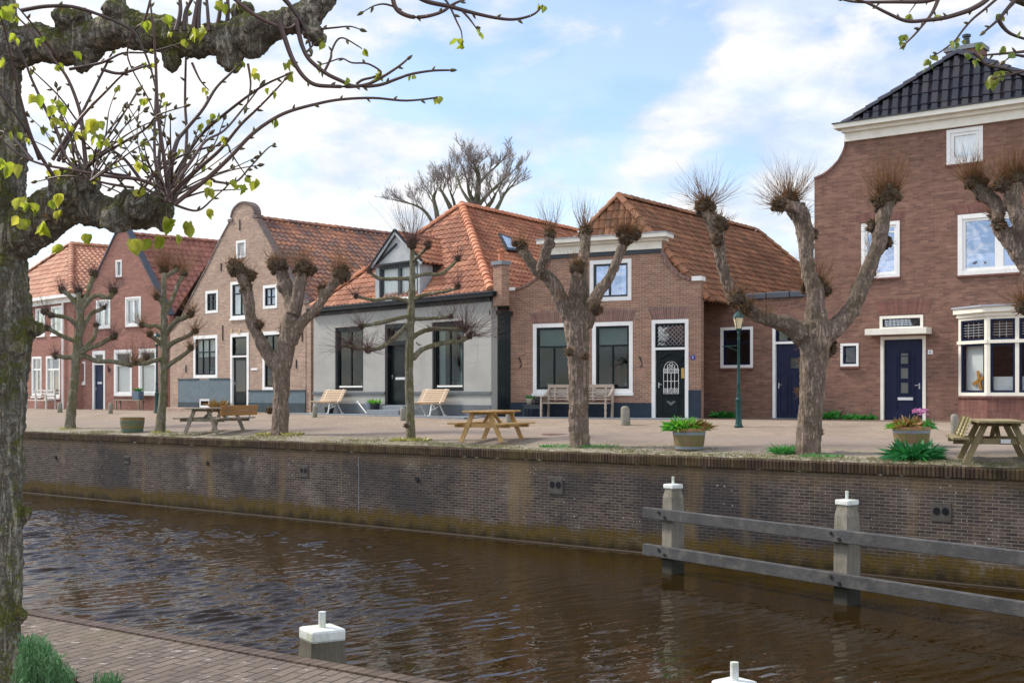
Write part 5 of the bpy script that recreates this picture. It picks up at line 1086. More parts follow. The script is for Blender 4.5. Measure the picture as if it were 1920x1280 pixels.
def house_A():
    f = FA; t = thing('gabled_house', 'red brick house with a plain pointed gable and dark red tiled roof', 'house', f.W(f.len / 2, ZB))
    sR = f.len; tl, tr = f.sz(221, 431), f.sz(237, 431); sm = sR / 2 ; zt = (tl[1] + tr[1]) / 2; zE = (f.sz(140, 596)[1] + f.sz(318, 600)[1]) / 2; hw = (tr[0] - tl[0]) / 2; smid = (tl[0] + tr[0]) / 2
    ws = [f.rect(180.5, 563, 207, 617), f.rect(235, 557.5, 264.5, 613), f.rect(217, 488, 228.5, 520), f.rect(214, 656, 247.5, 742), f.rect(260, 654, 294, 741), f.rect(147, 678, 160, 719)]
    leaf = f.rect(176.5, 684, 194.5, 767); frz = f.sz(173, 658)[1]; hole = (leaf[0] - .12, ZB, leaf[2] + .12, frz)
    wall_mesh(f, [(0, ZB - .3), (sR, ZB - .3), (sR, zE), (smid + hw, zt), (smid - hw, zt), (0, zE)], ws + [hole]).build('wall', M['brickA'], t)
    mb = MB()
    for a, b in (((0, zE), (smid - hw, zt)), ((smid + hw, zt), (sR, zE))): mb = MB(); mb.bar(f.W(a[0], a[1] + .04, -0.11), f.W(b[0], b[1] + .04, -0.11), 0.34, 0.08); mb.build('gable_coping', M['lead'], t)
    mb = MB(); f.box(mb, smid - hw - .06, smid + hw + .06, zt + .001, zt + .10, -0.3, 0.05); mb.build('gable_cap', M['lead'], t)
    v = vdir(3570); D = 14; zr = CAMZ + ray(262, 441).z * f.W(smid, 0, -0.3).y; zr = min(zr, zt - 0.05); ap0 = f.W(smid, zr, -0.262); rend = ap0 + v * D; R0 = f.W(sR + .1, zE - 0.1, -0.262); L0 = f.W(-.1, zE - 0.1, -0.262)
    rf = tiled([R0, R0 + v * D, rend, ap0], M['tileA'], 'roof', t, 0.30, 0.36, 0.045); tiled([L0, L0 + v * D, rend, ap0], M['tileA'], 'roof', t, 0.30, 0.36, 0.045); ridge_caps(ap0 + Vector((0, 0, .06)), rend + Vector((0, 0, .06)), M['tileA'], rf); side_walls(f, v, D, zE - .1, M['brickA'], t, gable=rend)
    for q in ws[:2]: window(f, t, q, M['white'], M['white'], 0.09, 0.08, bars_v=(0.5,), bw=0.13, sill=0.06, sillm=M['brickD_soldier'], glassm=M['glass_mid'], inside='curtains')
    window(f, t, ws[2], M['white'], M['white'], 0.08, 0.02, sill=0.05, sillm=M['brickD_soldier'], inside='curtain_full')
    for q in ws[3:5]: window(f, t, q, M['white'], M['white'], 0.14, 0.05, bars_h=((0.72, 0.14),), sill=0.06, sillm=M['brickD_soldier'], inside='half_bottom', blind_h=0.70)
    window(f, t, ws[5], M['white'], M['white'], 0.09, 0.03, sill=0.07, inside='blind')
    panel_door(f, t, leaf, M['navy2'], [(0.15, 0.04, 0.85, 0.16, ''), (0.15, 0.19, 0.85, 0.92, '')], M['white'], 0.12, 0.06, fr_z1=frz, slot=(0.28, 0.57, 0.72, 0.62)); window(f, t, (leaf[0], leaf[3] + .071, leaf[2], frz - .121), M['white'], M['white'], 0.05, 0.02, name='transom_window')
    s, z = f.sz(204, 693); mb = MB(); mb.tube([f.W(s - .05, z + .2, .02), f.W(s, z - .1, .03), f.W(s + .1, z - .1, .02), f.W(s + .12, z + .08, .02)], 0.022, 6); mb.build('wall_anchor', M['iron'], t)
    s0 = f.sz(315, 700)[0]; mb = MB(); mb.tube([f.W(s0, ZB, 0.08), f.W(s0, zE - .1, 0.08)], 0.05, 8); mb.build('downpipe', M['brownpipe'], t)
M['navy2'] = paint('dark_blue_door_paint', (0.014, 0.024, 0.055), 0.4, 0.1); M['brownpipe'] = plain('brown_pipe', (0.10, 0.05, 0.04), 0.5)

def house_Z():
    f = FZ; t = thing('corner_house', 'brick house with a bright orange hipped roof and white eaves behind the near trunk', 'house', f.W(f.len / 2, ZB))
    sR = f.len; zt = f.sz(128, 567)[1]; ws = [f.rect(67, 579, 84.5, 629), f.rect(96, 575, 116, 627), f.rect(60, 669, 78, 742), f.rect(86.5, 668, 112.5, 744), f.rect(20, 582, 40, 633), f.rect(22, 670, 45, 742)]
    wall_mesh(f, [(0, ZB - .3), (sR, ZB - .3), (sR, zt + .1), (0, zt + .1)], ws).build('wall', M['brickA'], t)
    mb = MB(); f.box(mb, -.05, sR + .05, zt, zt + .22, 0.002, 0.12); f.box(mb, -.2, sR + .2, zt + .222, zt + .38, -0.1, 0.40); mb.build('cornice', M['white'], t)
    for q in ws: window(f, t, q, M['white'], M['white'], 0.10, 0.03, bars_h=((0.70, 0.08),) if q[1] < zt - 3 else (), bars_v=((0.5, 0, 0.70),) if q[1] < zt - 3 else (), bw=0.05, sill=0.10, inside='sides', glassm=M['glass_mid'])
    ze = zt + .36; v = vdir(3600); base = f.W(sR / 2, ze, 0.2); apx, tt = solve_apex(base, v, 133.5, 460); L0 = f.W(-.1, ze, 0.2); R0 = f.W(sR + .1, ze, 0.2); D = tt + 7; rend = apx + v * 7
    rf = tiled([L0, R0, apx], M['tileZ'], 'roof', t, 0.29, 0.36, 0.045); tiled([R0, R0 + v * D, rend, apx], M['tileZ'], 'roof', t, 0.29, 0.36, 0.045); tiled([L0, L0 + v * D, rend, apx], M['tileZ'], 'roof', t, 0.29, 0.36, 0.045)
    for a, b in ((R0, apx), (L0, apx), (apx, rend)): ridge_caps(a + Vector((0, 0, .07)), b + Vector((0, 0, .07)), M['tileZ'], rf, 0.15)
    side_walls(f, v, D, zt, M['brickA'], t, gable=rend)
    s = f.sz(121.5, 700)[0]; mb = MB(); mb.tube([f.W(s, ZB, 0.10), f.W(s, zt, 0.10)], 0.065, 8); mb.build('downpipe', M['white'], t)

# ------------------------------------------------------------------ leaves and blades
def blade(mb, p, d, L, w, curl=0.3, seg=3, mi=0):
    p = Vector(p); d = Vector(d).normalized(); x = d.cross(Vector((random.uniform(-1, 1), random.uniform(-1, 1), 0.2)))
    if x.length < 1e-3: x = Vector((1, 0, 0))
    x.normalize(); dn = Vector((0, 0, -1)); rows = []
    for k in range(seg + 1):
        t = k / seg; c = p + d * L * t + dn * L * curl * t * t; ww = w * math.sin(math.pi * (0.12 + 0.86 * t)) * 0.5
        rows.append([c - x * ww, c + x * ww])
    mb.grid(rows, mi=mi)
def clump(c, n, L, w, spread, mat, parent=None, name='leaves', flat=0.6, curl=0.5, mb=None, mi=0):
    own = mb is None; mb = mb or MB(); c = Vector(c)
    for k in range(n):
        a = random.uniform(0, 2 * math.pi); rr = spread * math.sqrt(random.random()); q = c + Vector((rr * math.cos(a), rr * math.sin(a), 0))
        a2 = a + random.uniform(-.8, .8); o = random.uniform(0.1, flat); blade(mb, q, Vector((o * math.cos(a2), o * math.sin(a2), 1 - 0.3 * o)), L * random.uniform(.5, 1.15), w * random.uniform(.6, 1.2), curl * random.uniform(.4, 1.2), 3, mi)
    if own: return mb.build(name, mat, parent, smooth=True)

house_E(); annex(); house_D(); gate(); house_C(); house_B(); house_A(); house_Z()

# ------------------------------------------------------------------ pavements in front of the houses
def pavements():
    for f, a, b, dep, mat, nm in ((FC, -0.1, FC.len + 0.15, 1.25, M['bluestone'], 'pavement'), (FD, -0.5, FD.len + 0.05, 1.15, M['bluestone'], 'pavement'), (FX, 0.45, FX.len, 1.7, M['kerbbrick'], 'pavement'), (FE, 0.0, FE.len, 1.7, M['kerbbrick'], 'pavement'), (FB, 0, FB.len, 1.0, M['kerbbrick'], 'pavement'), (FA, 0, FA.len, 1.0, M['kerbbrick'], 'pavement')):
        mb = MB(); f.box(mb, a, b, ZB - 0.5, ZB + (0.03 if mat is M['bluestone'] else 0.008), 0.065 if mat is M['bluestone'] else 0.06, dep); struct(mb.build(nm, mat))
M['kerbbrick'] = brick('pavement_edge_brick', (0.29, 0.23, 0.175), (0.22, 0.17, 0.13), (0.16, 0.13, 0.10), 0.10, 0.21, (0.15, 0.13, 0.075), 0.6, 0.008)
pavements()

# ------------------------------------------------------------------ trees
cl_tex = bpy.data.textures.new('bark_lumps', 'CLOUDS'); cl_tex.noise_scale = 0.16; cl_tex.noise_depth = 3
cl_tex2 = bpy.data.textures.new('bark_ridges', 'CLOUDS'); cl_tex2.noise_scale = 0.05; cl_tex2.noise_depth = 2
def smooth_line(pts, rad, sub=3):
    """Catmull-Rom through the points, with interpolated radii"""
    P_ = [Vector(p) for p in pts]; out = []; ro = []
    if len(P_) < 3:
        return P_, list(rad)
    for i in range(len(P_) - 1):
        a = P_[max(i - 1, 0)]; b = P_[i]; c = P_[i + 1]; d = P_[min(i + 2, len(P_) - 1)]
        for k in range(sub):
            t = k / sub; out.append(0.5 * ((2 * b) + (c - a) * t + (2 * a - 5 * b + 4 * c - d) * t * t + (3 * b - a - 3 * c + d) * t ** 3)); ro.append(rad[i] * (1 - t) + rad[i + 1] * t)
    out.append(P_[-1]); ro.append(rad[-1]); return out, ro
def limb(mb, Y, pts, rnd, dy=0.0, y0=0.0, minr=0.0):
    """pts: (px, py, radius px); the limb leans dy metres in depth from root to tip"""
    n = len(pts); W_ = []; R_ = []
    for k, (px, py, r) in enumerate(pts):
        y = Y + y0 + dy * k / max(1, n - 1); W_.append(P(px, py, y)); R_.append(max(minr, r * y / F))
    w, r = smooth_line(W_, R_, 3); mb.tube(w, r, 10, jitter=0.07); return W_[-1], w
def twig(mb, p, d, L, r0, rnd, up=0.25, bend=0.25, seg=4, sides=3):
    p = Vector(p); d = Vector(d).normalized(); pts = [p]; q = p.copy()
    for k in range(seg):
        d = (d + Vector((rnd.uniform(-bend, bend), rnd.uniform(-bend, bend), rnd.uniform(-bend, bend) + up)) * 0.5).normalized(); q = q + d * (L / seg); pts.append(q.copy())
    mb.tube(pts, [r0 * (1 - 0.75 * k / seg) for k in range(seg + 1)], sides, cap=False); return pts
def pollard(label, base, trunk, limbs, knobs, tw, mat, tmat, voxel=0.028, seed=1, lump=0.05, dys=0.7, group='pollarded lime trees along the far quay', name='lime_tree', fade=1.0):
    """limbs: polylines in photo pixels; knobs: (px, py, r, depth) fists; tw: (px, py, count, length px, up bias, tilt dx, tilt dz)"""
    rnd = random.Random(seed); g = G(*base) if len(base) == 2 else Vector(base); Y = g.y
    t = thing(name, label, 'tree', g, 0, group); mb = MB()
    tr = [(trunk[0][0], base[1] + 14, trunk[0][2] * 1.30)] + list(trunk) if len(base) == 2 else list(trunk)
    limb(mb, Y, tr, rnd); tips = {}
    for L_ in limbs:
        dy = rnd.uniform(-dys, dys); e, w = limb(mb, Y, L_, rnd, dy); tips[(L_[-1][0], L_[-1][1])] = dy
        # burls along the limb
        for q in w[2::3]:
            if rnd.random() < 0.35: rr = L_[len(L_) // 2][2] * Y / F; mb.ball(q + Vector((rnd.uniform(-.6, .6), rnd.uniform(-.6, .6), rnd.uniform(-.6, .6))) * rr, rr * rnd.uniform(0.5, 0.85), 8, 5, jitter=0.15)
    def dep(px, py):
        best = min(tips.items(), key=lambda kv: (kv[0][0] - px) ** 2 + (kv[0][1] - py) ** 2, default=((0, 0), 0)); return best[1] if tips else 0
    burls = []
    for (px, py, r) in knobs:
        c = P(px, py, Y + dep(px, py)); rr = (1.36 if mat is M['bark'] else 1.05) * r * Y / F; burls.append((c, rr)); mb.ball(c, rr * .7, 8, 5); continue
        mb.ball(c, rr * .8, 10, 6, jitter=.1)
        for k in range(26):
            o = Vector((rnd.gauss(0, 1), rnd.gauss(0, 1), rnd.gauss(0, 1))).normalized() * rr * rnd.uniform(.55, .95); mb.ball(c + o, rr * rnd.uniform(0.18, 0.40), 7, 5, jitter=0.2)
    o = mb.build('trunk', mat, t, smooth=True)
    rm = o.modifiers.new('remesh', 'REMESH'); rm.mode = 'VOXEL'; rm.voxel_size = voxel; rm.use_smooth_shade = True
    sm = o.modifiers.new('smooth', 'SMOOTH'); sm.iterations = 2; sm.factor = 0.5
    for tx, st in ((cl_tex, lump), (cl_tex2, lump * 0.45)):
        dm = o.modifiers.new('lumps', 'DISPLACE'); dm.texture = tx; dm.strength = st; dm.mid_level = 0.5; dm.texture_coords = 'LOCAL'
    for c, rr in burls:
        kb = MB(); kb.ball(c, rr * .82, 12, 8, jitter=.10)
        for k in range(34):
            o = Vector((rnd.gauss(0, 1), rnd.gauss(0, 1), rnd.gauss(0, 1))).normalized() * rr * rnd.uniform(.6, .95); kb.ball(c + o, rr * rnd.uniform(0.12, 0.34), 6, 4, jitter=0.25)
        for k in range(90):
            o = Vector((rnd.gauss(0, 1), rnd.gauss(0, 1), rnd.gauss(0, 1))).normalized(); q = c + o * rr * .75; e = q + (o + Vector((rnd.uniform(-.7, .7), rnd.uniform(-.7, .7), rnd.uniform(-.3, .8)))) * rr * rnd.uniform(.3, .85)
            kb.tube([q, (q + e) / 2 + o * rr * .08, e], [.006, .005, .002], 3, mi=1, cap=False)
        kb.build('burl', [M['burl'], tmat], t, smooth=False)
    for (px, py, n, L, up, dx, dz, sp) in tw:
        mb = MB(); yy = Y + dep(px, py); c = P(px, py, yy); s = yy / F
        for k in range(int(n * (1.35 if mat is M['bark'] else 1.9))):
            th = rnd.uniform(0, 2 * math.pi); zc = rnd.uniform(-0.35, 1); q = math.sqrt(max(0, 1 - zc * zc)); d = Vector((q * math.cos(th) + dx, q * math.sin(th), zc + dz)); 
            st = c + Vector((q * math.cos(th), q * math.sin(th), zc)) * sp * s * rnd.uniform(.7, 1.0)
            LL = (1 if mat is M['bark'] else 1.35) * L * s * (rnd.uniform(.18, .5) if rnd.random() < .4 else rnd.uniform(.5, 1.15))
            pts = twig(mb, st, d, LL, rnd.uniform(0.0028, 0.0048) * fade, rnd, up, rnd.uniform(.25, .65), 5)
            if rnd.random() < 0.35: twig(mb, pts[2], (pts[2] - pts[1]).normalized() + Vector((rnd.uniform(-.6, .6), rnd.uniform(-.6, .6), rnd.uniform(0, .5))), LL * 0.45, 0.0045 * fade, rnd, up, .25, 3)
        mb.build('twig_tuft', tmat, t)
    return t, Y

# a few pollard twig counts are thinned so that the sky shows between the shoots
pollard('thick-trunked pollard lime with five stubby fists in front of the curved gable house', (1085, 838),
    [(1087, 834, 20), (1085, 790, 19), (1085, 735, 19.5), (1085, 690, 20), (1084, 655, 22), (1082, 622, 24), (1084, 596, 22)],
    [[(1076, 618, 18), (1068, 595, 16), (1051, 559, 15), (1032, 525, 13.5), (1006, 506, 11), (992, 487, 10), (978, 464, 10)],
     [(1024, 518, 10), (1014, 505, 9), (1022, 480, 10), (1032, 444, 9)],
     [(1083, 600, 17), (1079, 560, 13), (1080, 535, 12), (1083, 508, 10)],
     [(1090, 600, 17), (1092, 560, 12), (1093, 520, 11), (1092, 490, 10), (1098, 461, 10), (1096, 440, 11)],
     [(1096, 610, 18), (1108, 578, 14), (1122, 548, 12), (1145, 517, 9), (1158, 486, 9), (1170, 455, 10), (1172, 438, 11)]],
    [(978, 462, 9), (966, 456, 5), (1031, 440, 8), (1083, 502, 11), (1097, 434, 10), (1174, 447, 12), (1166, 434, 9), (1190, 440, 9), (1118, 580, 9), (1068, 660, 6), (1097, 668, 5)],
    [(976, 458, 36, 34, .3, 0, .3, 6), (1031, 436, 60, 66, .55, 0, .8, 6), (1083, 498, 55, 40, .35, 0, .4, 8), (1097, 428, 70, 70, .55, 0, .9, 8), (1174, 438, 150, 56, .35, 0, .35, 12), (1190, 438, 50, 34, .3, 0.3, .2, 8), (1052, 560, 20, 26, .3, 0, .3, 8), (1120, 575, 20, 24, .3, .3, .3, 8)],
    M['bark'], M['twig'], seed=5)
pollard('widest pollard lime with three tall fists beside the green lamp post', (1520, 850),
    [(1515, 848, 24), (1517, 800, 23), (1522, 756, 23), (1524, 700, 24), (1527, 660, 28), (1530, 630, 30), (1530, 605, 27)],
    [[(1505, 628, 22), (1480, 610, 18), (1452, 602, 15), (1425, 592, 14), (1405, 582, 14), (1380, 561, 15), (1366, 535, 12), (1359, 515, 11), (1352, 490, 11), (1348, 461, 13), (1344, 436, 15), (1337, 414, 15), (1323, 392, 13)],
     [(1530, 610, 24), (1529, 580, 19), (1529, 548, 17), (1517, 515, 14), (1512, 480, 14), (1511, 447, 16), (1506, 420, 17), (1496, 398, 18), (1482, 384, 14)],
     [(1495, 392, 12), (1475, 385, 11), (1460, 385, 10)],
     [(1550, 625, 22), (1570, 611, 18), (1590, 590, 16), (1604, 567, 15), (1620, 525, 16), (1634, 490, 13), (1645, 465, 14), (1651, 443, 15), (1654, 415, 14), (1660, 392, 14), (1665, 372, 14)]],
    [(1322, 387, 14), (1350, 420, 13), (1344, 450, 10), (1480, 378, 15), (1460, 385, 11), (1500, 400, 14), (1520, 440, 11), (1530, 543, 18), (1516, 536, 10), (1546, 546, 10), (1666, 364, 17), (1652, 380, 14), (1638, 425, 11), (1660, 455, 10), (1624, 520, 13), (1610, 545, 11), (1382, 560, 13), (1400, 575, 10), (1512, 680, 11), (1552, 650, 14), (1507, 640, 11), (1541, 670, 9), (1520, 790, 7), (1535, 810, 6), (1500, 735, 6)],
    [(1322, 384, 150, 84, .15, 0, .25, 12), (1352, 416, 24, 40, .2, .4, 0, 8), (1480, 372, 180, 86, .22, 0, .35, 14), (1459, 384, 60, 60, .15, -.5, .1, 9), (1666, 358, 230, 82, .5, -.1, .55, 16), (1650, 374, 60, 50, .4, -.5, .3, 12), (1530, 536, 140, 56, .45, 0, .5, 17), (1516, 520, 30, 60, .4, -.4, .5, 9), (1640, 470, 40, 40, .3, .2, .2, 12), (1622, 515, 36, 44, .3, -.3, .3, 12), (1384, 556, 60, 34, .25, 0, .2, 12), (1404, 574, 30, 30, .3, 0, .3, 10), (1440, 590, 26, 46, .5, 0, .8, 8), (1540, 640, 40, 30, .1, 0, .3, 16)],
    M['bark'], M['twig'], seed=8, voxel=0.03, lump=0.06)
pollard('sturdy pollard lime with clubbed fists beside the backrest picnic table', (525, 815),
    [(525, 812, 17), (526, 770, 15), (528, 735, 15), (527, 700, 17), (530, 675, 19), (536, 650, 18), (542, 632, 17)],
    [[(520, 685, 15), (507, 671, 13), (492, 645, 12.5), (480, 622, 11), (470, 596, 11), (467, 570, 11), (464, 550, 11), (458, 525, 12), (448, 509, 11)],
     [(541, 640, 18), (546, 604, 17), (550, 578, 16), (544, 555, 14), (534, 530, 13), (527, 508, 11)],
     [(549, 590, 13), (558, 560, 12), (562, 532, 12), (568, 510, 11)],
     [(546, 640, 14), (558, 616, 11), (570, 600, 10), (584, 589, 9), (605, 562, 9), (620, 540, 9), (636, 520, 10)],
     [(606, 560, 8), (607, 546, 9)]],
    [(446, 505, 13), (438, 498, 9), (470, 517, 9), (461, 540, 9), (524, 500, 14), (514, 494, 10), (567, 502, 14), (582, 507, 9), (640, 514, 13), (607, 544, 9), (484, 610, 8), (534, 620, 9), (588, 587, 7), (506, 770, 5)],
    [(444, 499, 80, 30, .35, 0, .3, 11), (470, 513, 20, 24, .3, .2, .3, 7), (522, 494, 110, 42, .35, -.1, .4, 12), (568, 497, 120, 38, .35, .1, .4, 13), (641, 508, 150, 56, .4, 0, .4, 13), (607, 540, 30, 26, .3, 0, .3, 8), (484, 610, 14, 20, .3, 0, .2, 6), (535, 615, 16, 24, .3, -.2, .2, 7)],
    M['bark'], M['twig'], seed=11)
pollard('slender young lime with level side branches in front of the grey plastered house', (768, 825),
    [(770, 819, 9.5), (769, 780, 8.6), (768, 740, 8.3), (767, 683, 8), (769, 630, 7.6), (771, 576, 7.2), (773, 522, 6.2), (773, 490, 5), (773, 466, 5)],
    [[(774, 490, 3.6), (790, 475, 3), (802, 463, 3)], [(776, 519, 4), (800, 513, 3.8), (826, 514, 3.4), (845, 500, 3), (857, 488, 3)], [(775, 562, 4), (795, 553, 3.8), (814, 550, 3.5), (838, 546, 3), (857, 540, 3)], [(774, 598, 4), (805, 597, 3.6), (844, 595, 3)],
     [(772, 634, 5), (790, 622, 4.6), (810, 617, 4.4), (840, 617, 4), (870, 618, 4)], [(774, 672, 6), (790, 656, 5), (808, 649, 4.8), (840, 641, 4.4), (862, 640, 4), (878, 632, 4)],
     [(768, 522, 4), (740, 523, 4), (711, 522, 3.8), (694, 511, 3.4)], [(768, 568, 4), (750, 561, 3.7), (730, 559, 3.6), (704, 563, 3.4), (670, 556, 3)], [(768, 592, 4), (745, 597, 4.2), (718, 604, 4.4), (680, 611, 4)], [(766, 606, 4), (748, 625, 4.6), (732, 640, 4.8), (712, 652, 4.5), (690, 655, 4), (668, 652, 4), (646, 648, 3.4)]],
    [(773, 458, 9), (803, 461, 6), (858, 486, 6), (858, 538, 5), (846, 594, 4), (872, 617, 6), (880, 630, 6), (693, 508, 5.5), (668, 556, 4), (678, 612, 5), (690, 656, 6), (660, 650, 5), (762, 798, 4)],
    [(773, 455, 60, 92, .35, 0, .9, 8), (803, 458, 24, 30, .3, 0, .3, 5), (858, 484, 30, 34, .3, 0, .3, 5), (858, 536, 26, 30, .3, 0, .3, 5), (846, 594, 24, 34, .15, 0, .1, 4), (872, 614, 70, 62, .1, .2, .1, 7), (884, 628, 70, 60, .1, .3, .0, 6), (812, 616, 20, 40, .2, 0, .2, 6), (693, 506, 24, 28, .3, 0, .3, 5), (668, 555, 22, 30, .2, -.2, .2, 4), (678, 611, 30, 42, .1, -.3, .1, 5), (690, 654, 60, 46, .05, 0, -.1, 6), (655, 648, 70, 50, .05, -.2, -.15, 6), (730, 640, 24, 40, .1, 0, 0, 5)],
    M['bark_moss'], M['twig_dark'], voxel=0.018, seed=14, lump=0.025, dys=0.9)
pollard('mossy lime with a leaning trunk at the far left of the quay', (130, 803),
    [(131, 801, 10.5), (134, 765, 9), (138, 728, 8), (141, 700, 8), (143, 670, 8.5), (146, 640, 8), (149, 610, 7.4), (151, 580, 6.5), (150, 560, 6)],
    [[(151, 590, 6), (154, 578, 5.5), (160, 571, 5), (172, 558, 4.6), (183, 553, 4.5), (196, 557, 5), (208, 555, 5), (212, 546, 5)], [(152, 582, 5), (160, 560, 4.6), (166, 545, 4.4), (171, 529, 4.5), (176, 517, 5)], [(149, 628, 5), (160, 606, 4.5), (171, 588, 4), (184, 582, 4), (194, 577, 4)], [(151, 662, 5), (165, 645, 4.5), (177, 632, 4.2), (181, 612, 4)],
     [(148, 664, 5.5), (168, 652, 5), (187, 646, 4.6), (200, 638, 4.5), (213, 632, 5)], [(147, 668, 5.5), (160, 668, 5), (182, 677, 4.6), (209, 677, 4.4), (225, 681, 4.2), (242, 683, 4.2), (258, 677, 4), (274, 672, 4)],
     [(149, 590, 5), (144, 575, 4.6), (136, 562, 4.5), (128, 552, 4.6), (118, 545, 5)], [(150, 575, 5), (148, 560, 5), (147, 548, 6)], [(146, 615, 5), (136, 602, 4), (124, 595, 4), (102, 591, 4.4), (86, 585, 5)], [(145, 640, 5), (132, 636, 4.4), (115, 629, 4), (90, 616, 4)], [(144, 668, 5), (125, 670, 4.6), (106, 667, 4.4)]],
    [(213, 545, 7.5), (176, 515, 8), (195, 577, 4), (181, 610, 5), (214, 631, 7), (275, 671, 5), (245, 683, 5), (116, 543, 7), (147, 546, 8), (84, 584, 7), (96, 592, 5), (88, 615, 6), (104, 667, 6)],
    [(213, 541, 60, 26, .35, 0, .3, 7), (176, 511, 50, 20, .3, 0, .3, 7), (181, 608, 18, 18, .3, 0, .2, 4), (214, 628, 40, 26, .3, 0, .3, 6), (116, 540, 36, 22, .3, 0, .3, 6), (147, 543, 36, 26, .3, 0, .3, 7), (84, 581, 30, 22, .3, 0, .3, 6), (88, 612, 26, 18, .3, 0, .3, 5), (104, 665, 24, 24, .3, 0, .3, 5), (246, 680, 44, 36, .4, 0, .5, 5), (275, 669, 36, 30, .4, 0, .4, 5), (195, 576, 24, 40, .4, .2, .4, 4)],
    M['bark_moss'], M['twig_dark'], voxel=0.024, seed=17, lump=0.03)
pollard('mossy lime with an upright leader behind the empty barrel tub', (302, 810),
    [(300, 808, 10.5), (303, 770, 8.4), (307, 728, 7.4), (308, 690, 8), (309, 655, 7.8), (308, 625, 7), (307, 597, 6.2), (307, 564, 5.4), (307, 538, 4.8), (307, 512, 4.6)],
    [[(309, 590, 4.5), (318, 572, 4.4), (327, 552, 4.4), (333, 535, 4.5), (343, 517, 5)], [(308, 520, 4), (325, 510, 4), (332, 504, 4)], [(310, 630, 5.5), (318, 615, 5), (331, 601, 4.8), (345, 596, 4.6), (357, 589, 5)], [(310, 655, 5.4), (322, 644, 4.6), (338, 636, 4.4), (352, 630, 4.2), (364, 622, 4.4)], [(311, 690, 5.2), (325, 678, 4.6), (348, 663, 4.2), (357, 653, 4.4)],
     [(306, 575, 4.4), (300, 562, 4.2), (293, 557, 4.4)], [(306, 618, 4.4), (292, 610, 4.2), (282, 612, 4.2), (268, 609, 4.4)], [(306, 650, 4.4), (292, 636, 4), (282, 629, 4)], [(306, 672, 5), (290, 676, 4.4), (269, 682, 4.2), (252, 680, 4.2)]],
    [(307, 505, 9), (344, 513, 7.5), (331, 503, 7), (293, 556, 6), (358, 588, 7), (366, 621, 6), (358, 652, 6), (266, 609, 6), (281, 627, 6), (254, 680, 5)],
    [(307, 500, 120, 42, .4, 0, .4, 9), (340, 508, 90, 36, .35, .1, .4, 8), (293, 553, 40, 24, .3, 0, .3, 6), (359, 585, 50, 28, .3, .1, .3, 6), (367, 618, 46, 26, .3, .2, .3, 6), (359, 650, 40, 28, .3, .1, .3, 6), (265, 606, 40, 26, .3, -.1, .3, 6), (281, 624, 30, 20, .3, 0, .3, 6), (254, 678, 36, 30, .4, 0, .4, 5)],
    M['bark_moss'], M['twig'], voxel=0.024, seed=19, lump=0.03)
pollard('pollard lime with a bent limb before the tall house beside the slatted table', (1972, 864),
    [(1972, 862, 24), (1972, 800, 22), (1970, 720, 22), (1965, 650, 25), (1960, 600, 26)],
    [[(1958, 600, 22), (1945, 550, 18), (1932, 515, 16), (1919, 491, 15), (1905, 470, 15), (1893, 453, 15), (1880, 435, 14), (1871, 420, 13), (1872, 400, 12), (1868, 385, 14), (1856, 372, 14), (1843, 362, 13), (1828, 348, 11)],
     [(1962, 600, 20), (1960, 540, 16), (1945, 480, 15), (1925, 440, 14), (1912, 420, 14), (1905, 395, 15), (1898, 370, 16), (1906, 345, 15)],
     [(1950, 610, 18), (1935, 590, 12), (1922, 577, 11)], [(1970, 600, 20), (1990, 540, 16), (2000, 470, 15), (2005, 420, 15)]],
    [(1822, 340, 12), (1836, 344, 12), (1845, 365, 13), (1866, 402, 11), (1880, 346, 13), (1906, 336, 17), (1925, 330, 16), (1918, 574, 11), (1872, 420, 10)],
    [(1822, 334, 150, 62, .35, -.2, .35, 12), (1880, 338, 90, 66, .5, 0, .5, 12), (1908, 328, 150, 70, .5, 0, .5, 16), (1845, 350, 50, 50, .4, -.3, .2, 12), (1918, 570, 110, 62, .15, -.5, .3, 11), (1866, 400, 30, 40, .1, -.6, -.1, 10)],
    M['bark'], M['twig'], seed=23, voxel=0.03, lump=0.06)

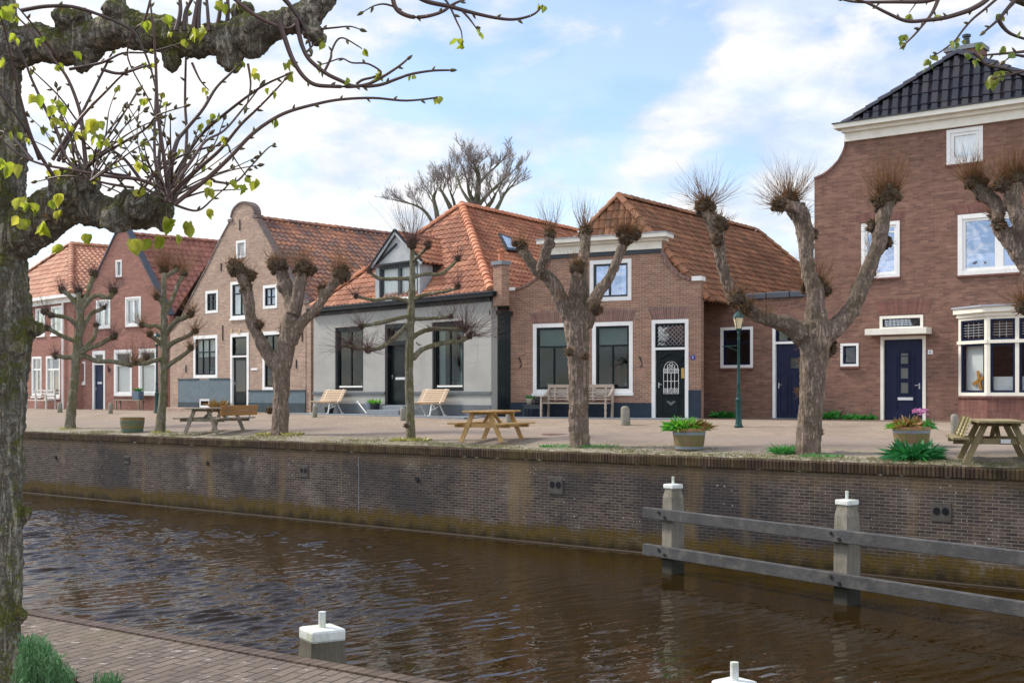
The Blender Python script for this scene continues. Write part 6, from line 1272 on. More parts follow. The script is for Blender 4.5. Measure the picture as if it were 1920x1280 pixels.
# bare trees far behind the roofs
def bare_tree(label, px, pytop, Y, limbs, seed, spread=1.0, H=None):
    rnd = random.Random(seed); base = P(px, 760, Y); base.z = ZB; t = thing('bare_tree', label, 'tree', base, 0, 'bare trees behind the roofs'); mb = MB(); tw = MB()
    def grow(p, d, L, r, lev):
        pts = [p.copy()]; q = p.copy(); n = 4
        for k in range(n):
            d = (d + Vector((rnd.uniform(-.3, .3), rnd.uniform(-.3, .3), rnd.uniform(-.12, .28))) * 0.5).normalized(); q = q + d * L / n; pts.append(q.copy())
        (mb if r > 0.03 else tw).tube(pts, [r * (1 - .45 * k / n) for k in range(n + 1)], 6 if r > 0.03 else 3, cap=r > 0.03)
        if lev <= 0: return
        for k in range(rnd.randint(4, 6) if lev > 1 else rnd.randint(5, 8)):
            i = rnd.randint(1, n); dd = (pts[i] - pts[i - 1]).normalized(); x = Vector((rnd.uniform(-1, 1), rnd.uniform(-1, 1), rnd.uniform(-.3, .7))); grow(pts[i], (dd + x * 0.75).normalized(), L * rnd.uniform(.45, .72), max(0.010, r * 0.42), lev - 1)
    limb(mb, Y, [(px, 760, limbs[0][0][2] * 1.2), limbs[0][0]], rnd)
    for L_ in limbs:
        e, w = limb(mb, Y, L_, rnd, rnd.uniform(-2, 2))
        for q in range(4, len(w), 2):
            d = (w[q] - w[q - 1]).normalized(); grow(w[q], (d + Vector((rnd.uniform(-1, 1), rnd.uniform(-.8, .8), rnd.uniform(-.1, .8)))).normalized(), rnd.uniform(1.0, 2.0) * spread, 0.045, 3)
        grow(w[-1], (w[-1] - w[-3]).normalized(), 1.5 * spread, 0.045, 3)
    mb.build('trunk', M['bark_far'], t, smooth=True); tw.build('twigs', M['twig_far'], t)
M['twig_far'] = leafmat('far_twigs', (0.22, 0.19, 0.18), (0.28, 0.245, 0.23), 0.0, 0.8)
bare_tree('bare tree with a mossy forked trunk, tallest behind the orange roofs', 893, 300, 78,
    [[(893, 400, 7.5), (895, 370, 6), (897, 345, 5), (897, 325, 3.4), (893, 316, 3)], [(892, 400, 6), (886, 375, 4.6), (880, 362, 3.4), (876, 340, 2)], [(896, 388, 5), (908, 372, 3.4), (935, 345, 2.4), (957, 326, 1.6)], [(905, 410, 7), (912, 392, 5), (922, 378, 3.4), (930, 362, 2)], [(925, 402, 4.5), (936, 383, 3.6), (945, 365, 2.6), (960, 348, 1.6)], [(898, 345, 3.6), (912, 328, 2.2), (926, 316, 1.6)], [(885, 385, 4), (868, 360, 2.4), (860, 342, 1.5)]], 31, 0.78)
bare_tree('lower bare tree with cut-back limbs, partly hidden by the hip of the orange roof', 822, 340, 82,
    [[(822, 420, 5), (818, 395, 4.4), (813, 372, 3.6), (818, 358, 2)], [(850, 400, 5.5), (840, 380, 4), (830, 362, 2.6), (824, 352, 1.8)], [(815, 425, 3.6), (800, 400, 3), (785, 388, 2.2), (773, 383, 1.8)], [(855, 395, 3.4), (850, 375, 2.4), (845, 362, 1.8)]], 37, 0.75)

# ------------------------------------------------------------------ the near limes
def bud(mb, p, d, L, r, mi=1):
    d = Vector(d).normalized(); x = d.cross(Vector((0.3, 0.2, 1))); x.normalize(); y = d.cross(x); rows = []
    for t, k in ((0, .35), (.3, 1), (.65, .8), (1, .05)): rows.append([Vector(p) + d * L * t + (x * math.cos(a) + y * math.sin(a)) * r * k for a in (0, 1.57, 3.14, 4.71)])
    mb.grid(rows, closed=True, mi=mi)
def heart_leaf(mb, p, d, L, rnd, mi=0):
    """a hanging, half-folded young leaf with a serrated heart outline"""
    d = Vector(d).normalized(); x = d.cross(Vector((rnd.uniform(-1, 1), rnd.uniform(-1, 1), 0.1))); x = x.normalized() if x.length > 1e-3 else Vector((1, 0, 0)); n = d.cross(x); fold = rnd.uniform(0.35, 1.1); curl = rnd.uniform(-.35, .45); sk = rnd.uniform(.8, 1.2)
    prof = [0.04, 0.30, 0.43, 0.47, 0.45, 0.39, 0.30, 0.20, 0.09, 0.0]; m = len(prof) - 1; rows = []
    for k, w in enumerate(prof):
        t = k / m; c = Vector(p) + d * L * t + n * L * curl * t * t; ww = w * L * (1 + (0.09 if k % 2 else -0.05)); cf = math.cos(fold * .75); f = n * ww * fold * .75
        rows.append([c + x * ww * q * (cf if abs(q) > .3 else 1) * (sk if q > 0 else 2 - sk) + f * abs(q) ** 1.6 + d * (0.06 * L * (1 - t) * (abs(q) ** 2) * -1.6) + n * L * .02 * math.sin(9 * t + 4 * q) for q in (-1, -.66, -.33, 0, .33, .66, 1)])
    mb.grid(rows, mi=mi)
def leaf_cluster(mb, p, rnd, L, n=3):
    L *= 0.72
    for k in range(n): heart_leaf(mb, Vector(p) + Vector((rnd.uniform(-1, 1), rnd.uniform(-1, 1), rnd.uniform(-.6, .6))) * L * 0.35, Vector((rnd.uniform(-.8, .8), rnd.uniform(-.6, .6), -1)), L * rnd.uniform(.6, 1.1), rnd)
def shoot(tw, bd, lf, Y, pts, r0, rnd, y0=0, dy=0.0, leafy=0.3, budgap=0.09, L=0.055):
    """a near twig through photo pixels; buds alternate along it, young leaves at some"""
    W_ = [P(px, py, Y + y0 + dy * k / max(1, len(pts) - 1)) for k, (px, py) in enumerate(pts)]; w, _ = smooth_line(W_, [1] * len(W_), 5)
    n = len(w); rr = [r0 * (1 - 0.62 * k / (n - 1)) for k in range(n)]; tw.tube(w, rr, 6, cap=True)
    acc = 0; side = 1
    for k in range(1, n):
        seg = (w[k] - w[k - 1]); acc += seg.length
        if acc > budgap and k > n * 0.22:
            acc = 0; side = -side; d = seg.normalized(); x = Vector((d.z, 0, -d.x)); x = x.normalized() if x.length > .01 else Vector((1, 0, 0)); o = (d * 0.9 + x * side + Vector((0, rnd.uniform(-.5, .5), 0))).normalized()
            if rnd.random() < leafy: leaf_cluster(lf, w[k] + o * 0.015, rnd, L, rnd.randint(1, 3))
            else: bud(bd, w[k], o, rnd.uniform(.020, .032), rnd.uniform(.0045, .0075))
    e = w[-1]; d = (w[-1] - w[-2]).normalized()
    if rnd.random() < leafy + .35: leaf_cluster(lf, e, rnd, L * 0.9, 2)
    else: bud(bd, e, d, .035, .009)
    return w
def near_tree():
    rnd = random.Random(3); Y = 5.6; g = P(8, 1400, Y); g.z = ZN
    t = thing('lime_tree', 'lichen-grey lime in the left foreground with mossy limbs, twigs and young leaves', 'tree', g); mb = MB()
    limb(mb, Y, [(2, 1420, 64), (-1, 1330, 51), (-5, 1260, 44), (-9, 1180, 46), (-8, 1100, 50), (-8, 1000, 48), (-6, 900, 47), (-3, 800, 49), (-1, 700, 51), (2, 620, 58), (-1, 540, 56), (-3, 470, 53), (-5, 400, 50), (-3, 300, 51), (-5, 200, 46), (-11, 100, 46), (-15, 0, 42), (-19, -120, 37)], rnd)
    limb(mb, Y, [(5, 110, 39), (60, 80, 35), (110, 88, 35), (150, 84, 35), (190, 66, 32), (230, 52, 37), (270, 62, 34), (310, 66, 37), (350, 76, 30), (385, 76, 29), (420, 72, 34), (455, 66, 39), (490, 58, 34), (530, 44, 24), (562, 36, 29), (590, 18, 27), (620, -18, 22), (660, -75, 18)], rnd, -0.5)
    limb(mb, Y, [(0, 460, 44), (40, 440, 44), (80, 410, 47), (115, 385, 44), (150, 378, 42), (180, 392, 34), (205, 398, 27), (240, 400, 30), (270, 398, 32), (300, 394, 28), (312, 390, 20)], rnd, -0.35)
    for px, py, r, y in ((150, 345, 34, -.2), (120, 350, 30, -.2), (248, 402, 36, -.42), (295, 372, 24, -.3), (305, 412, 22, -.3), (140, 40, 30, -.1), (215, 25, 26, -.2), (160, 116, 22, -.1), (325, 104, 22, -.2), (440, 100, 26, -.35), (475, 96, 24, -.35), (455, 30, 22, -.3), (585, 60, 20, -.45), (58, 610, 18, 0), (-10, 720, 46, 0), (44, 962, 13, 0), (44, 1150, 14, 0)):
        c = P(px, py, Y + y); rr = r * Y / F
        for k in range(6): mb.ball(c + Vector((rnd.gauss(0, .35), rnd.gauss(0, .35), rnd.gauss(0, .3))) * rr, rr * rnd.uniform(.5, .8), 10, 6, jitter=.12)
    o = mb.build('trunk', M['bark_near'], t, smooth=True)
    rm = o.modifiers.new('remesh', 'REMESH'); rm.mode = 'VOXEL'; rm.voxel_size = 0.009; rm.use_smooth_shade = True
    sm = o.modifiers.new('smooth', 'SMOOTH'); sm.iterations = 2; sm.factor = 0.5
    for tx, st in ((cl_tex, 0.022), (cl_tex2, 0.022), (cl_tex3, 0.018)):
        dm = o.modifiers.new('lumps', 'DISPLACE'); dm.texture = tx; dm.strength = st; dm.mid_level = 0.5; dm.texture_coords = 'LOCAL'
    tw, lf = MB(), MB(); bd = tw; Z = -0.35
    sh = lambda pts, r=0.0085, leafy=.10, y0=Z, dy=0.0: shoot(tw, bd, lf, Y, pts, r, rnd, y0, dy, leafy)
    k_ = (320, 375)
    for pts, r in (
        ([(322, 385), (340, 340), (350, 260), (347, 190), (349, 94), (352, 20)], .0095), ([(315, 360), (308, 300), (296, 210), (292, 120), (288, 60), (280, -10)], .0095), ([(300, 350), (290, 290), (291, 200), (294, 120)], .008),
        ([(326, 384), (350, 365), (386, 337), (430, 296), (469, 255), (505, 228), (540, 210), (590, 196), (637, 187), (700, 184), (762, 189), (822, 183)], .011), ([(322, 362), (370, 318), (412, 281), (450, 235), (480, 206), (510, 176), (532, 152)], .010),
        ([(318, 345), (345, 300), (375, 255), (420, 215), (487, 165), (534, 142)], .010), ([(315, 335), (330, 270), (345, 247), (380, 205), (405, 165), (430, 140), (452, 118)], .0105), ([(325, 350), (360, 300), (385, 265), (420, 245), (455, 205), (490, 160)], .008),
        ([(316, 358), (262, 337), (215, 332), (176, 326), (130, 318), (75, 307), (30, 286), (-10, 250)], .009), ([(262, 335), (235, 300), (210, 281), (180, 255), (150, 233), (110, 180), (56, 128)], .008), ([(162, 318), (156, 260), (150, 210), (128, 150), (101, 112), (70, 70), (30, 30)], .010),
        ([(98, 300), (130, 250), (161, 210), (200, 170), (232, 139), (270, 120)], .009), ([(109, 302), (140, 240), (180, 160), (205, 110), (214, 92)], .009), ([(120, 305), (112, 260), (88, 210), (60, 150), (40, 100), (10, 60)], .009), ([(75, 300), (60, 262), (40, 230), (0, 175), (-20, 150)], .009),
        ([(240, 330), (180, 318), (178, 290), (184, 273), (200, 262)], .006), ([(165, 310), (200, 285), (240, 262), (275, 240), (296, 216), (345, 200)], .007), ([(250, 352), (205, 345), (130, 330), (70, 340)], .007), ([(270, 352), (300, 318), (350, 288), (420, 272), (432, 285), (448, 310), (462, 330)], .006), ([(400, 340), (440, 342), (470, 312), (500, 280), (512, 272)], .006), ([(330, 385), (370, 395), (400, 372), (430, 345)], .006),
        ([(100, 330), (60, 260), (30, 150), (10, 60), (-5, 20)], .008), ([(60, 300), (20, 255), (-20, 240)], .008), ([(282, 0), (270, 40), (250, 60), (240, 110), (278, 185), (290, 215)], .006), ([(110, 110), (60, 45), (30, 10)], .006)):
        sh(pts, r, .06 if pts[0][0] > 260 else .12, Z + rnd.uniform(-.25, .15), rnd.uniform(-.3, .3))
    for k in range(56):
        x0, y0 = rnd.choice(((310, 378), (300, 370), (150, 330), (170, 340), (320, 380), (250, 380))); a = rnd.uniform(-2.6, -.5); L_ = rnd.uniform(90, 210); q = [(x0, y0)]
        for j in range(4): a += rnd.uniform(-.25, .25); q.append((q[-1][0] + L_ / 4 * math.cos(a), q[-1][1] + L_ / 4 * math.sin(a)))
        sh(q, rnd.uniform(.0035, .006), .07, Z + rnd.uniform(-.3, .2), rnd.uniform(-.3, .3))
    # shoots from the upper limb: up out of the frame and the long curved ones on the right
    for x in (330, 345, 362, 372, 392, 405, 425, 440): sh([(x, 58), (x + rnd.uniform(-4, 12), 20), (x + rnd.uniform(-6, 26), -30), (x + rnd.uniform(-10, 40), -90)], rnd.uniform(.008, .012), .12, -.35)
    for pts, r, lfy in (
        ([(556, 38), (562, 70), (568, 90), (580, 112), (610, 137), (640, 152), (665, 162), (710, 160), (745, 148), (772, 139), (810, 133), (842, 132)], .0115, .12), ([(524, 40), (535, 75), (548, 110), (566, 140), (588, 158), (620, 162), (668, 162), (700, 154), (740, 130), (762, 113)], .0125, .12), ([(668, 158), (680, 150), (700, 145), (715, 136), (690, 120), (660, 118), (640, 110), (614, 118), (600, 122)], .006, .1),
        ([(572, 34), (590, 54), (620, 53), (655, 50), (674, 55)], .006, .1), ([(572, 100), (578, 95), (590, 82), (604, 76)], .006, 0), ([(608, 135), (620, 110), (622, 96), (632, 76), (645, 72), (670, 86), (679, 92)], .006, .1), ([(735, -25), (738, 5), (748, 22), (772, 32), (800, 31), (830, 22), (850, 8), (880, -4)], .012, .0), ([(772, -12), (800, 3), (840, 12), (870, 20), (897, 27), (930, 34), (960, 37), (985, 33), (1004, 25), (1018, 10)], .0105, .05), ([(828, -8), (842, 10), (856, 40), (865, 60), (867, 84)], .006, .2), ([(866, 20), (882, 38), (896, 58)], .006, .3), ([(742, 14), (720, 8), (700, 12), (682, 22)], .005, .1),
        ([(130, 130), (190, 118), (230, 100), (280, 98), (350, 78)], .007, .15), ([(190, 130), (225, 138), (270, 125), (285, 122)], .008, .15), ([(40, 20), (90, 12), (150, 16), (240, 52), (265, 85), (286, 140), (300, 210)], .009, .15), ([(430, -10), (480, 30), (530, 52), (552, 48), (570, 20)], .010, .1), ([(530, -5), (555, 25), (575, 60), (582, 90)], .012, .05), ([(465, 120), (470, 160), (462, 200)], .006, .35), ([(360, 118), (375, 150), (392, 170)], .006, .05)):
        sh(pts, r, lfy, -0.48)
    # clusters of young leaves that hang under the limbs
    for px, py, n, L in ((35, 408, 4, .075), (60, 385, 4, .075), (85, 420, 3, .085), (38, 370, 3, .07), (112, 362, 3, .08), (116, 400, 3, .075), (22, 310, 3, .09), (165, 440, 3, .075), (245, 452, 5, .085), (290, 448, 4, .08), (112, 465, 3, .075), (320, 412, 5, .08), (355, 420, 4, .08), (335, 440, 3, .06), (390, 350, 3, .07), (385, 395, 3, .06), (450, 345, 3, .065), (440, 340, 2, .05), (475, 338, 2, .06), (70, 180, 3, .085), (110, 195, 4, .075), (115, 225, 2, .06), (180, 228, 4, .085), (190, 258, 2, .08), (150, 248, 2, .065), (275, 42, 4, .08), (305, 32, 3, .07), (370, 55, 4, .085), (412, 8, 3, .07), (540, 120, 3, .07), (545, 140, 3, .075), (478, 138, 3, .06), (10, 15, 4, .09), (30, 68, 2, .06), (14, 110, 2, .06), (140, 100, 2, .06), (318, 60, 2, .05), (260, 355, 3, .06), (198, 412, 2, .06), (25, 245, 2, .055), (170, 292, 2, .06), (100, 320, 2, .07), (265, 290, 2, .05), (0, 300, 3, .08), (95, 375, 3, .06)):
        leaf_cluster(lf, P(px, py, Y - 0.45 + rnd.uniform(-.15, .15)), rnd, L, n)
    tw.build('twigs', [M['twig_near'], M['bud']], t, smooth=True); lf.build('leaves', M['leaf'], t, smooth=True)
    # herbs and orange leaves round the foot
cl_tex3 = bpy.data.textures.new('bark_grain', 'CLOUDS'); cl_tex3.noise_scale = 0.02; cl_tex3.noise_depth = 2
near_tree()
def near_branch():
    rnd = random.Random(12); Y = 5.2; g = P(2240, 900, Y + .4); g.z = ZN
    t = thing('lime_tree', 'thin budding lime branches hanging into the top right corner of the view', 'tree', g); mb = MB(); tw, lf = MB(), MB(); bd = tw
    limb(mb, Y + .4, [(2240, 1500, 60), (2240, 1000, 52), (2245, 500, 50), (2240, 100, 48), (2235, -120, 44), (2225, -420, 34), (2232, -760, 20), (2226, -1000, 8)], rnd); limb(mb, Y + .4, [(2240, 60, 36), (2120, 20, 30), (2020, -20, 26), (1930, -40, 22), (1780, -55, 18), (1640, -60, 12)], rnd, -.4); limb(mb, Y + .4, [(2100, 20, 22), (2000, 10, 18), (1950, 5, 16), (1915, -3, 13), (1895, -8, 10)], rnd, -.3)
    o = mb.build('trunk', M['bark_near'], t, smooth=True); rm = o.modifiers.new('remesh', 'REMESH'); rm.mode = 'VOXEL'; rm.voxel_size = 0.014; rm.use_smooth_shade = True
    for pts, r in (([(1780, -15), (1740, 2), (1680, 4), (1609, 4), (1581, 0)], .011), ([(1870, -25), (1850, 0), (1825, 16), (1802, 25), (1770, 34), (1740, 38), (1701, 40), (1664, 25), (1631, 8), (1615, 2)], .013), ([(1765, -20), (1758, 2), (1748, 24), (1736, 40), (1716, 64), (1698, 82)], .010), ([(1885, -15), (1867, 0), (1846, 18), (1824, 36), (1806, 56), (1791, 76), (1770, 93), (1751, 105)], .0075), ([(1915, -15), (1902, 2), (1888, 18), (1872, 37), (1848, 58)], .013), ([(1872, 37), (1880, 50), (1894, 63), (1920, 73), (1950, 80)], .010), ([(1990, 85), (1950, 93), (1920, 97), (1880, 101), (1841, 104)], .0095), ([(1824, 99), (1836, 108), (1850, 122), (1880, 128), (1908, 133), (1940, 128)], .007), ([(1980, 120), (1945, 130), (1920, 134), (1895, 140), (1872, 145)], .008), ([(1722, 0), (1712, 14), (1704, 25)], .004), ([(1920, 106), (1900, 104), (1885, 114)], .007)):
        w = shoot(tw, bd, lf, Y, pts, r, rnd, rnd.uniform(-.1, .1), 0.0, .05)
    for px, py, n, L in ((1695, 72, 3, .055), (1692, 86, 2, .05), (1762, 34, 2, .055), (1742, 122, 3, .06), (1738, 130, 2, .05), (1862, 152, 3, .075), (1875, 140, 2, .06), (1840, 88, 3, .05), (1800, 82, 2, .045), (1815, 106, 2, .045), (1826, 122, 2, .05), (1880, 96, 2, .045), (1893, 108, 2, .045), (1875, 34, 2, .04)):
        leaf_cluster(lf, P(px, py - 6, Y), rnd, L, n)
    tw.build('twigs', [M['twig_near'], M['bud']], t, smooth=True); lf.build('leaves', M['leaf_r'], t, smooth=True)
near_branch()

# ------------------------------------------------------------------ furniture and small things on the far quay
def picnic_parts(root, mat, L=1.75, back=None, backside=1, panel=None):
    """long side along y, front end at -y; origin on the ground in the middle"""
    h = L / 2
    for k in range(5): 
        mb = MB(); x = (k - 2) * 0.145; mb.box((x, 0, 0.735), (0.138, L, 0.042)); local(mb, 'tabletop_plank', mat, root, bevel=0.006)
    for sx in (-1, 1):
        mb = MB(); 
        for k in (-.5, .5): mb.box((sx * 0.64 + k * 0.135, 0, 0.445), (0.128, L, 0.042))
        local(mb, 'seat', mat, root, bevel=0.006)
    for sy in (-1, 1):
        y = sy * (h - 0.30)
        for sx in (-1, 1):
            mb = MB(); mb.bar((sx * 0.55, y, 0.0), (sx * 0.22, y, 0.71), 0.105, 0.048, (0, 1, 0)); local(mb, 'leg', mat, root, bevel=0.004)
        mb = MB(); mb.box((0, y - sy * 0.05, 0.395), (1.50, 0.045, 0.10)); mb.box((0, y - sy * 0.05, 0.692), (0.70, 0.045, 0.075)); local(mb, 'crossbeam', mat, root, bevel=0.004)
        mb = MB(); mb.bar((0, y - sy * 0.08, 0.42), (0, sy * 0.06, 0.70), 0.075, 0.045, (0, 0, 1)); local(mb, 'brace', mat, root)
    if back:
        x = backside * 0.82
        for k in range(2):
            mb = MB(); mb.box((x + k * 0.02, 0, 0.60 + k * 0.155), (0.035, L, 0.145)); local(mb, 'backrest', back, root, bevel=0.02)
        for sy in (-.55, .55):
            mb = MB(); mb.bar((x - .04 - backside * .0, sy * h * 1.1, 0.36), (x + backside * 0.045, sy * h * 1.1, 0.84), 0.035, 0.012, (0, 1, 0)); local(mb, 'bracket', M['hoop'], root)
    if panel:
        # slatted panel leaning from the bench to the table edge
        p0 = Vector((backside * 0.58, 0, 0.475)); p1 = Vector((backside * 0.44, 0, 0.80)); d = p1 - p0; mb = MB()
        for k in range(6):
            c = p0 + d * ((k + .5) / 6); mb.box(c + Vector((backside * 0.02, 0, 0)), (0.025, L * 0.92, 0.045))
        local(mb, 'slatted_panel', panel, root)
        for sy in (-.8, -.1, .75):
            mb = MB(); mb.bar(p0 + Vector((backside * 0.05, sy * h, -.03)), p1 + Vector((backside * 0.05, sy * h, 0.03)), 0.06, 0.03, (1, 0, 0)); local(mb, 'batten', mat, root)
def oriented(root, fl, fr, bl, br=None, shift=0.0):
    a, b, c = G(*fl), G(*fr), G(*bl); f = (a + b) / 2
    bk = (c + G(*br)) / 2 if br else c
    return f, bk
t = thing('picnic_table', 'fresh yellow pine picnic table on the quay beside the slender young tree', 'picnic table'); picnic_parts(t, M['pine'])
f0 = (G(859, 830) + G(947, 833)) / 2; b0 = (G(915, 824) + G(996, 824)) / 2; d = (b0 - f0); print('PICNIC', f0, b0, d.length, (G(947,833)-G(859,830)).length)
def place_table(t, fl, fr, yaw, back=0.575):
    """put the table so that its two front feet stand at the given pixels; yaw = direction of the long axis in the ground plane"""
    a, b = G(*fl), G(*fr); f = (a + b) / 2; d = Vector((math.cos(yaw), math.sin(yaw), 0)); c = f + d * back; t.location = (c.x, c.y, ground_at(c.x, c.y)); t.rotation_euler = (0, 0, yaw - math.pi / 2)
place_table(t, (859, 830), (947, 833), math.radians(64))
t = thing('picnic_table', 'greyed picnic table with an orange plank backrest at the quay beside the sturdy pollard', 'picnic table'); picnic_parts(t, M['oldwood'], 2.1, M['orangewood'], 1)
place_table(t, (353, 815), (402, 816), math.radians(72), 0.75)
t = thing('picnic_table', 'olive-stained picnic table with a leaning slatted panel near the hosta and flower tub', 'picnic table'); picnic_parts(t, M['olivewood'], 2.0, None, -1, M['slat2'] if 'slat2' in M else M['pine'])
mb = MB(); mb.box((0.10, -0.705, 0.40), (0.16, 0.012, 0.07)); local(mb, 'maker_plate', M['white'], t)
place_table(t, (1815, 873), (1935, 878), math.radians(74), 0.7)

def slat_bench(t):
    for k in range(4):
        mb = MB(); mb.box((0, -0.20 + k * 0.105, 0.44 - 0.02 * k), (1.40, 0.085, 0.028)); local(mb, 'seat_slat', M['slat'], t, bevel=0.005)
    for k in range(7):
        mb = MB(); mb.box((0, 0.20 + 0.035 * k, 0.47 + k * 0.062), (1.40, 0.028, 0.05), Matrix.Rotation(-0.45, 3, 'X')); local(mb, 'back_slat', M['slat'], t, bevel=0.005)
    for sx in (-0.5, 0.5):
        mb = MB(); mb.bar((sx, -0.20, 0.41), (sx, 0.17, 0.36), 0.03, 0.035); mb.bar((sx, 0.15, 0.37), (sx, 0.44, 0.88), 0.03, 0.03); mb.bar((sx, -0.16, 0.41), (sx, -0.24, 0.02), 0.03, 0.035, (0, 1, 0)); mb.bar((sx, 0.15, 0.37), (sx, 0.36, 0.02), 0.03, 0.035, (0, 1, 0)); mb.bar((sx, -0.2, 0.18), (sx, 0.10, 0.30), 0.025, 0.025); mb.bar((sx, 0.0, 0.22), (sx, -0.12, 0.36), 0.025, 0.025); mb.box((sx, -0.27, 0.02), (0.05, 0.10, 0.03)); mb.box((sx, 0.38, 0.02), (0.05, 0.10, 0.03)); local(mb, 'iron_leg', M['white'], t)
yawC = math.atan2(FC.u.y, FC.u.x)
t = thing('slatted_bench', 'slatted bench with white iron legs under the left window of the grey house', 'bench', group='slatted benches along the grey house'); slat_bench(t)
s = FC.sz(638, 760)[0]; p = FC.W(s, ZB + 0.03, 0.62); t.location = p; t.rotation_euler = (0, 0, yawC)
s = FC.sz(827, 760)[0]; dup(t, FC.W(s, ZB + 0.03, 0.62), yawC, 'slatted bench with white iron legs under the right window of the grey house')

yawD = math.atan2(FD.u.y, FD.u.x)
t = thing('garden_bench', 'silvery teak garden bench with carved back under the windows of the brick house', 'bench')
mb = MB()
for k in range(5): mb.box((0, -0.22 + k * 0.095, 0.42), (2.10, 0.085, 0.03))
local(mb, 'seat', M['teak'], t, bevel=0.004)
for sx in (-1, 1):
    mb = MB(); mb.lathe([(0.035, 0), (0.028, 0.08), (0.042, 0.14), (0.026, 0.20), (0.04, 0.28), (0.036, 0.40), (0.03, 0.44), (0.028, 0.58)], 10, (sx * 1.05, -0.26, 0)); local(mb, 'leg', M['teak'], t, smooth=True)
    mb = MB(); mb.bar((sx * 1.05, 0.22, 0), (sx * 1.05, 0.30, 0.93), 0.065, 0.065, (0, 1, 0)); local(mb, 'leg', M['teak'], t)
    mb = MB(); pts = [(sx * 1.05, -0.30, 0.61), (sx * 1.05, -0.05, 0.63), (sx * 1.05, 0.12, 0.70), (sx * 1.05, 0.27, 0.84)]
    for a, b in zip(pts[:-1], pts[1:]): mb.bar(a, b, 0.065, 0.035)
    local(mb, 'armrest', M['teak'], t)
mb = MB(); mb.box((0, 0.29, 0.93), (2.16, 0.05, 0.10)); mb.box((0, 0.27, 0.83), (2.05, 0.03, 0.035)); mb.box((0, 0.26, 0.76), (2.05, 0.03, 0.03)); mb.box((0, 0.245, 0.61), (2.05, 0.03, 0.03)); mb.box((0, 0.235, 0.54), (2.05, 0.03, 0.04))
for k in (-2, -1, 0, 1, 2): mb.box((k * 0.42, 0.262, 0.70), (0.055, 0.036, 0.44))
for k in range(4):
    c = -0.63 + 0.42 * k
    for s_ in (-1, 1): mb.bar((c - 0.18, 0.25, 0.685 - s_ * 0.05), (c + 0.18, 0.25, 0.685 + s_ * 0.05), 0.022, 0.03, (0, 1, 0))
local(mb, 'backrest', M['teak'], t)
s0 = FD.sz(1020, 760, 0.4)[0]; s1 = FD.sz(1144, 760, 0.4)[0]; t.location = FD.W((s0 + s1) / 2, ZB + 0.03, 0.40); t.rotation_euler = (0, 0, yawD); k = (s1 - s0) / 2.17; t.scale = (k, k, k)
# low dark table with a potted plant and a dark pot next to the teak bench
t = thing('side_table', 'low dark side table standing at the left end of the teak garden bench', 'side table'); s0 = FD.sz(984, 770, 0.4)[0]; s1 = FD.sz(1018, 770, 0.4)[0]; w = s1 - s0; mb = MB(); mb.box((0, 0, 0.36), (w, 0.34, 0.035)); mb.box((0, -0.15, 0.30), (w, 0.02, 0.09)); local(mb, 'tabletop', M['darkgrey'], t)
for a in (-1, 1):
    for b in (-1, 1): mb = MB(); mb.box((a * (w / 2 - .03), b * 0.14, 0.17), (0.04, 0.04, 0.34)); local(mb, 'leg', M['darkgrey'], t)
cT = FD.W((s0 + s1) / 2, ZB + 0.03, 0.40); t.location = cT; t.rotation_euler = (0, 0, yawD)
def pot(name, label, cat, loc, prof, mat, leafm=None, n=60, L=0.18, w=0.05, spread=0.08, group=None, soil_z=None, flat=.7):
    t = thing(name, label, cat, loc, 0, group); mb = MB(); mb.lathe(prof, 18); local(mb, 'pot', mat, t, smooth=True)
    zt = max(z for r, z in prof); r1 = max(r for r, z in prof if z > zt - .02); mb = MB(); mb.lathe([(0, zt - .03), (r1 * .95, zt - .03)], 16); local(mb, 'soil', M['soil'], t)
    if leafm: mb = MB(); clump((0, 0, zt - .03), n, L, w, spread, leafm, mb=mb, flat=flat); local(mb, 'foliage', leafm, t, smooth=True)
    return t
uD = Vector((FD.u.x, FD.u.y, 0))
pot('potted_plant', 'pale pot of grassy green plant on the dark side table', 'plant pot', cT - uD * w * 0.22 + Vector((0, 0, .379)), [(0.0, 0), (0.09, 0), (0.125, 0.17), (0.135, 0.2)], M['pottan'], M['bright2'] if 'bright2' in M else M['weed'], 90, .20, .03, .10)
pot('flower_pot', 'small black pot on the dark side table beside the pale one', 'plant pot', cT + uD * w * 0.26 + Vector((0, 0, .379)), [(0.0, 0), (0.12, 0), (0.15, 0.20), (0.16, 0.22)], M['potdark'])
def onC(px, py, d): s = FC.sz(px, 770, d)[0]; return FC.W(s, ZB + 0.03, d)
pot('bucket', 'tall pale grey zinc bucket left of the stone doorstep', 'bucket', onC(693.5, 780, 0.45), [(0, 0), (0.12, 0), (0.155, 0.42), (0.16, 0.43)], M['potgrey'])
pot('potted_plant', 'dark pot with bright green leaves between the zinc bucket and the doorstep', 'plant pot', onC(703, 780, 0.38), [(0, 0), (0.13, 0), (0.17, 0.36), (0.18, 0.38)], M['potdark'], M['bright'], 110, .28, .06, .16)
pot('potted_plant', 'black pot of yellow flowers standing under the left slatted bench', 'plant pot', onC(617, 780, 0.60), [(0, 0), (0.14, 0), (0.18, 0.20), (0.19, 0.22)], M['potdark'], M['weed_y'], 70, .12, .04, .14)
t = thing('garden_broom', 'thin white stick leaning between the left bench and the zinc bucket', 'stick', onC(680, 778, .4)); a = onC(688, 778, .45); b = onC(671, 770, .25) + Vector((0, 0, .42)); mb = MB(); mb.tube([a + Vector((0, 0, .02)), b], .018, 8); mb.ball(b, .05, 8, 5); mb.build('stick', M['white'], t)
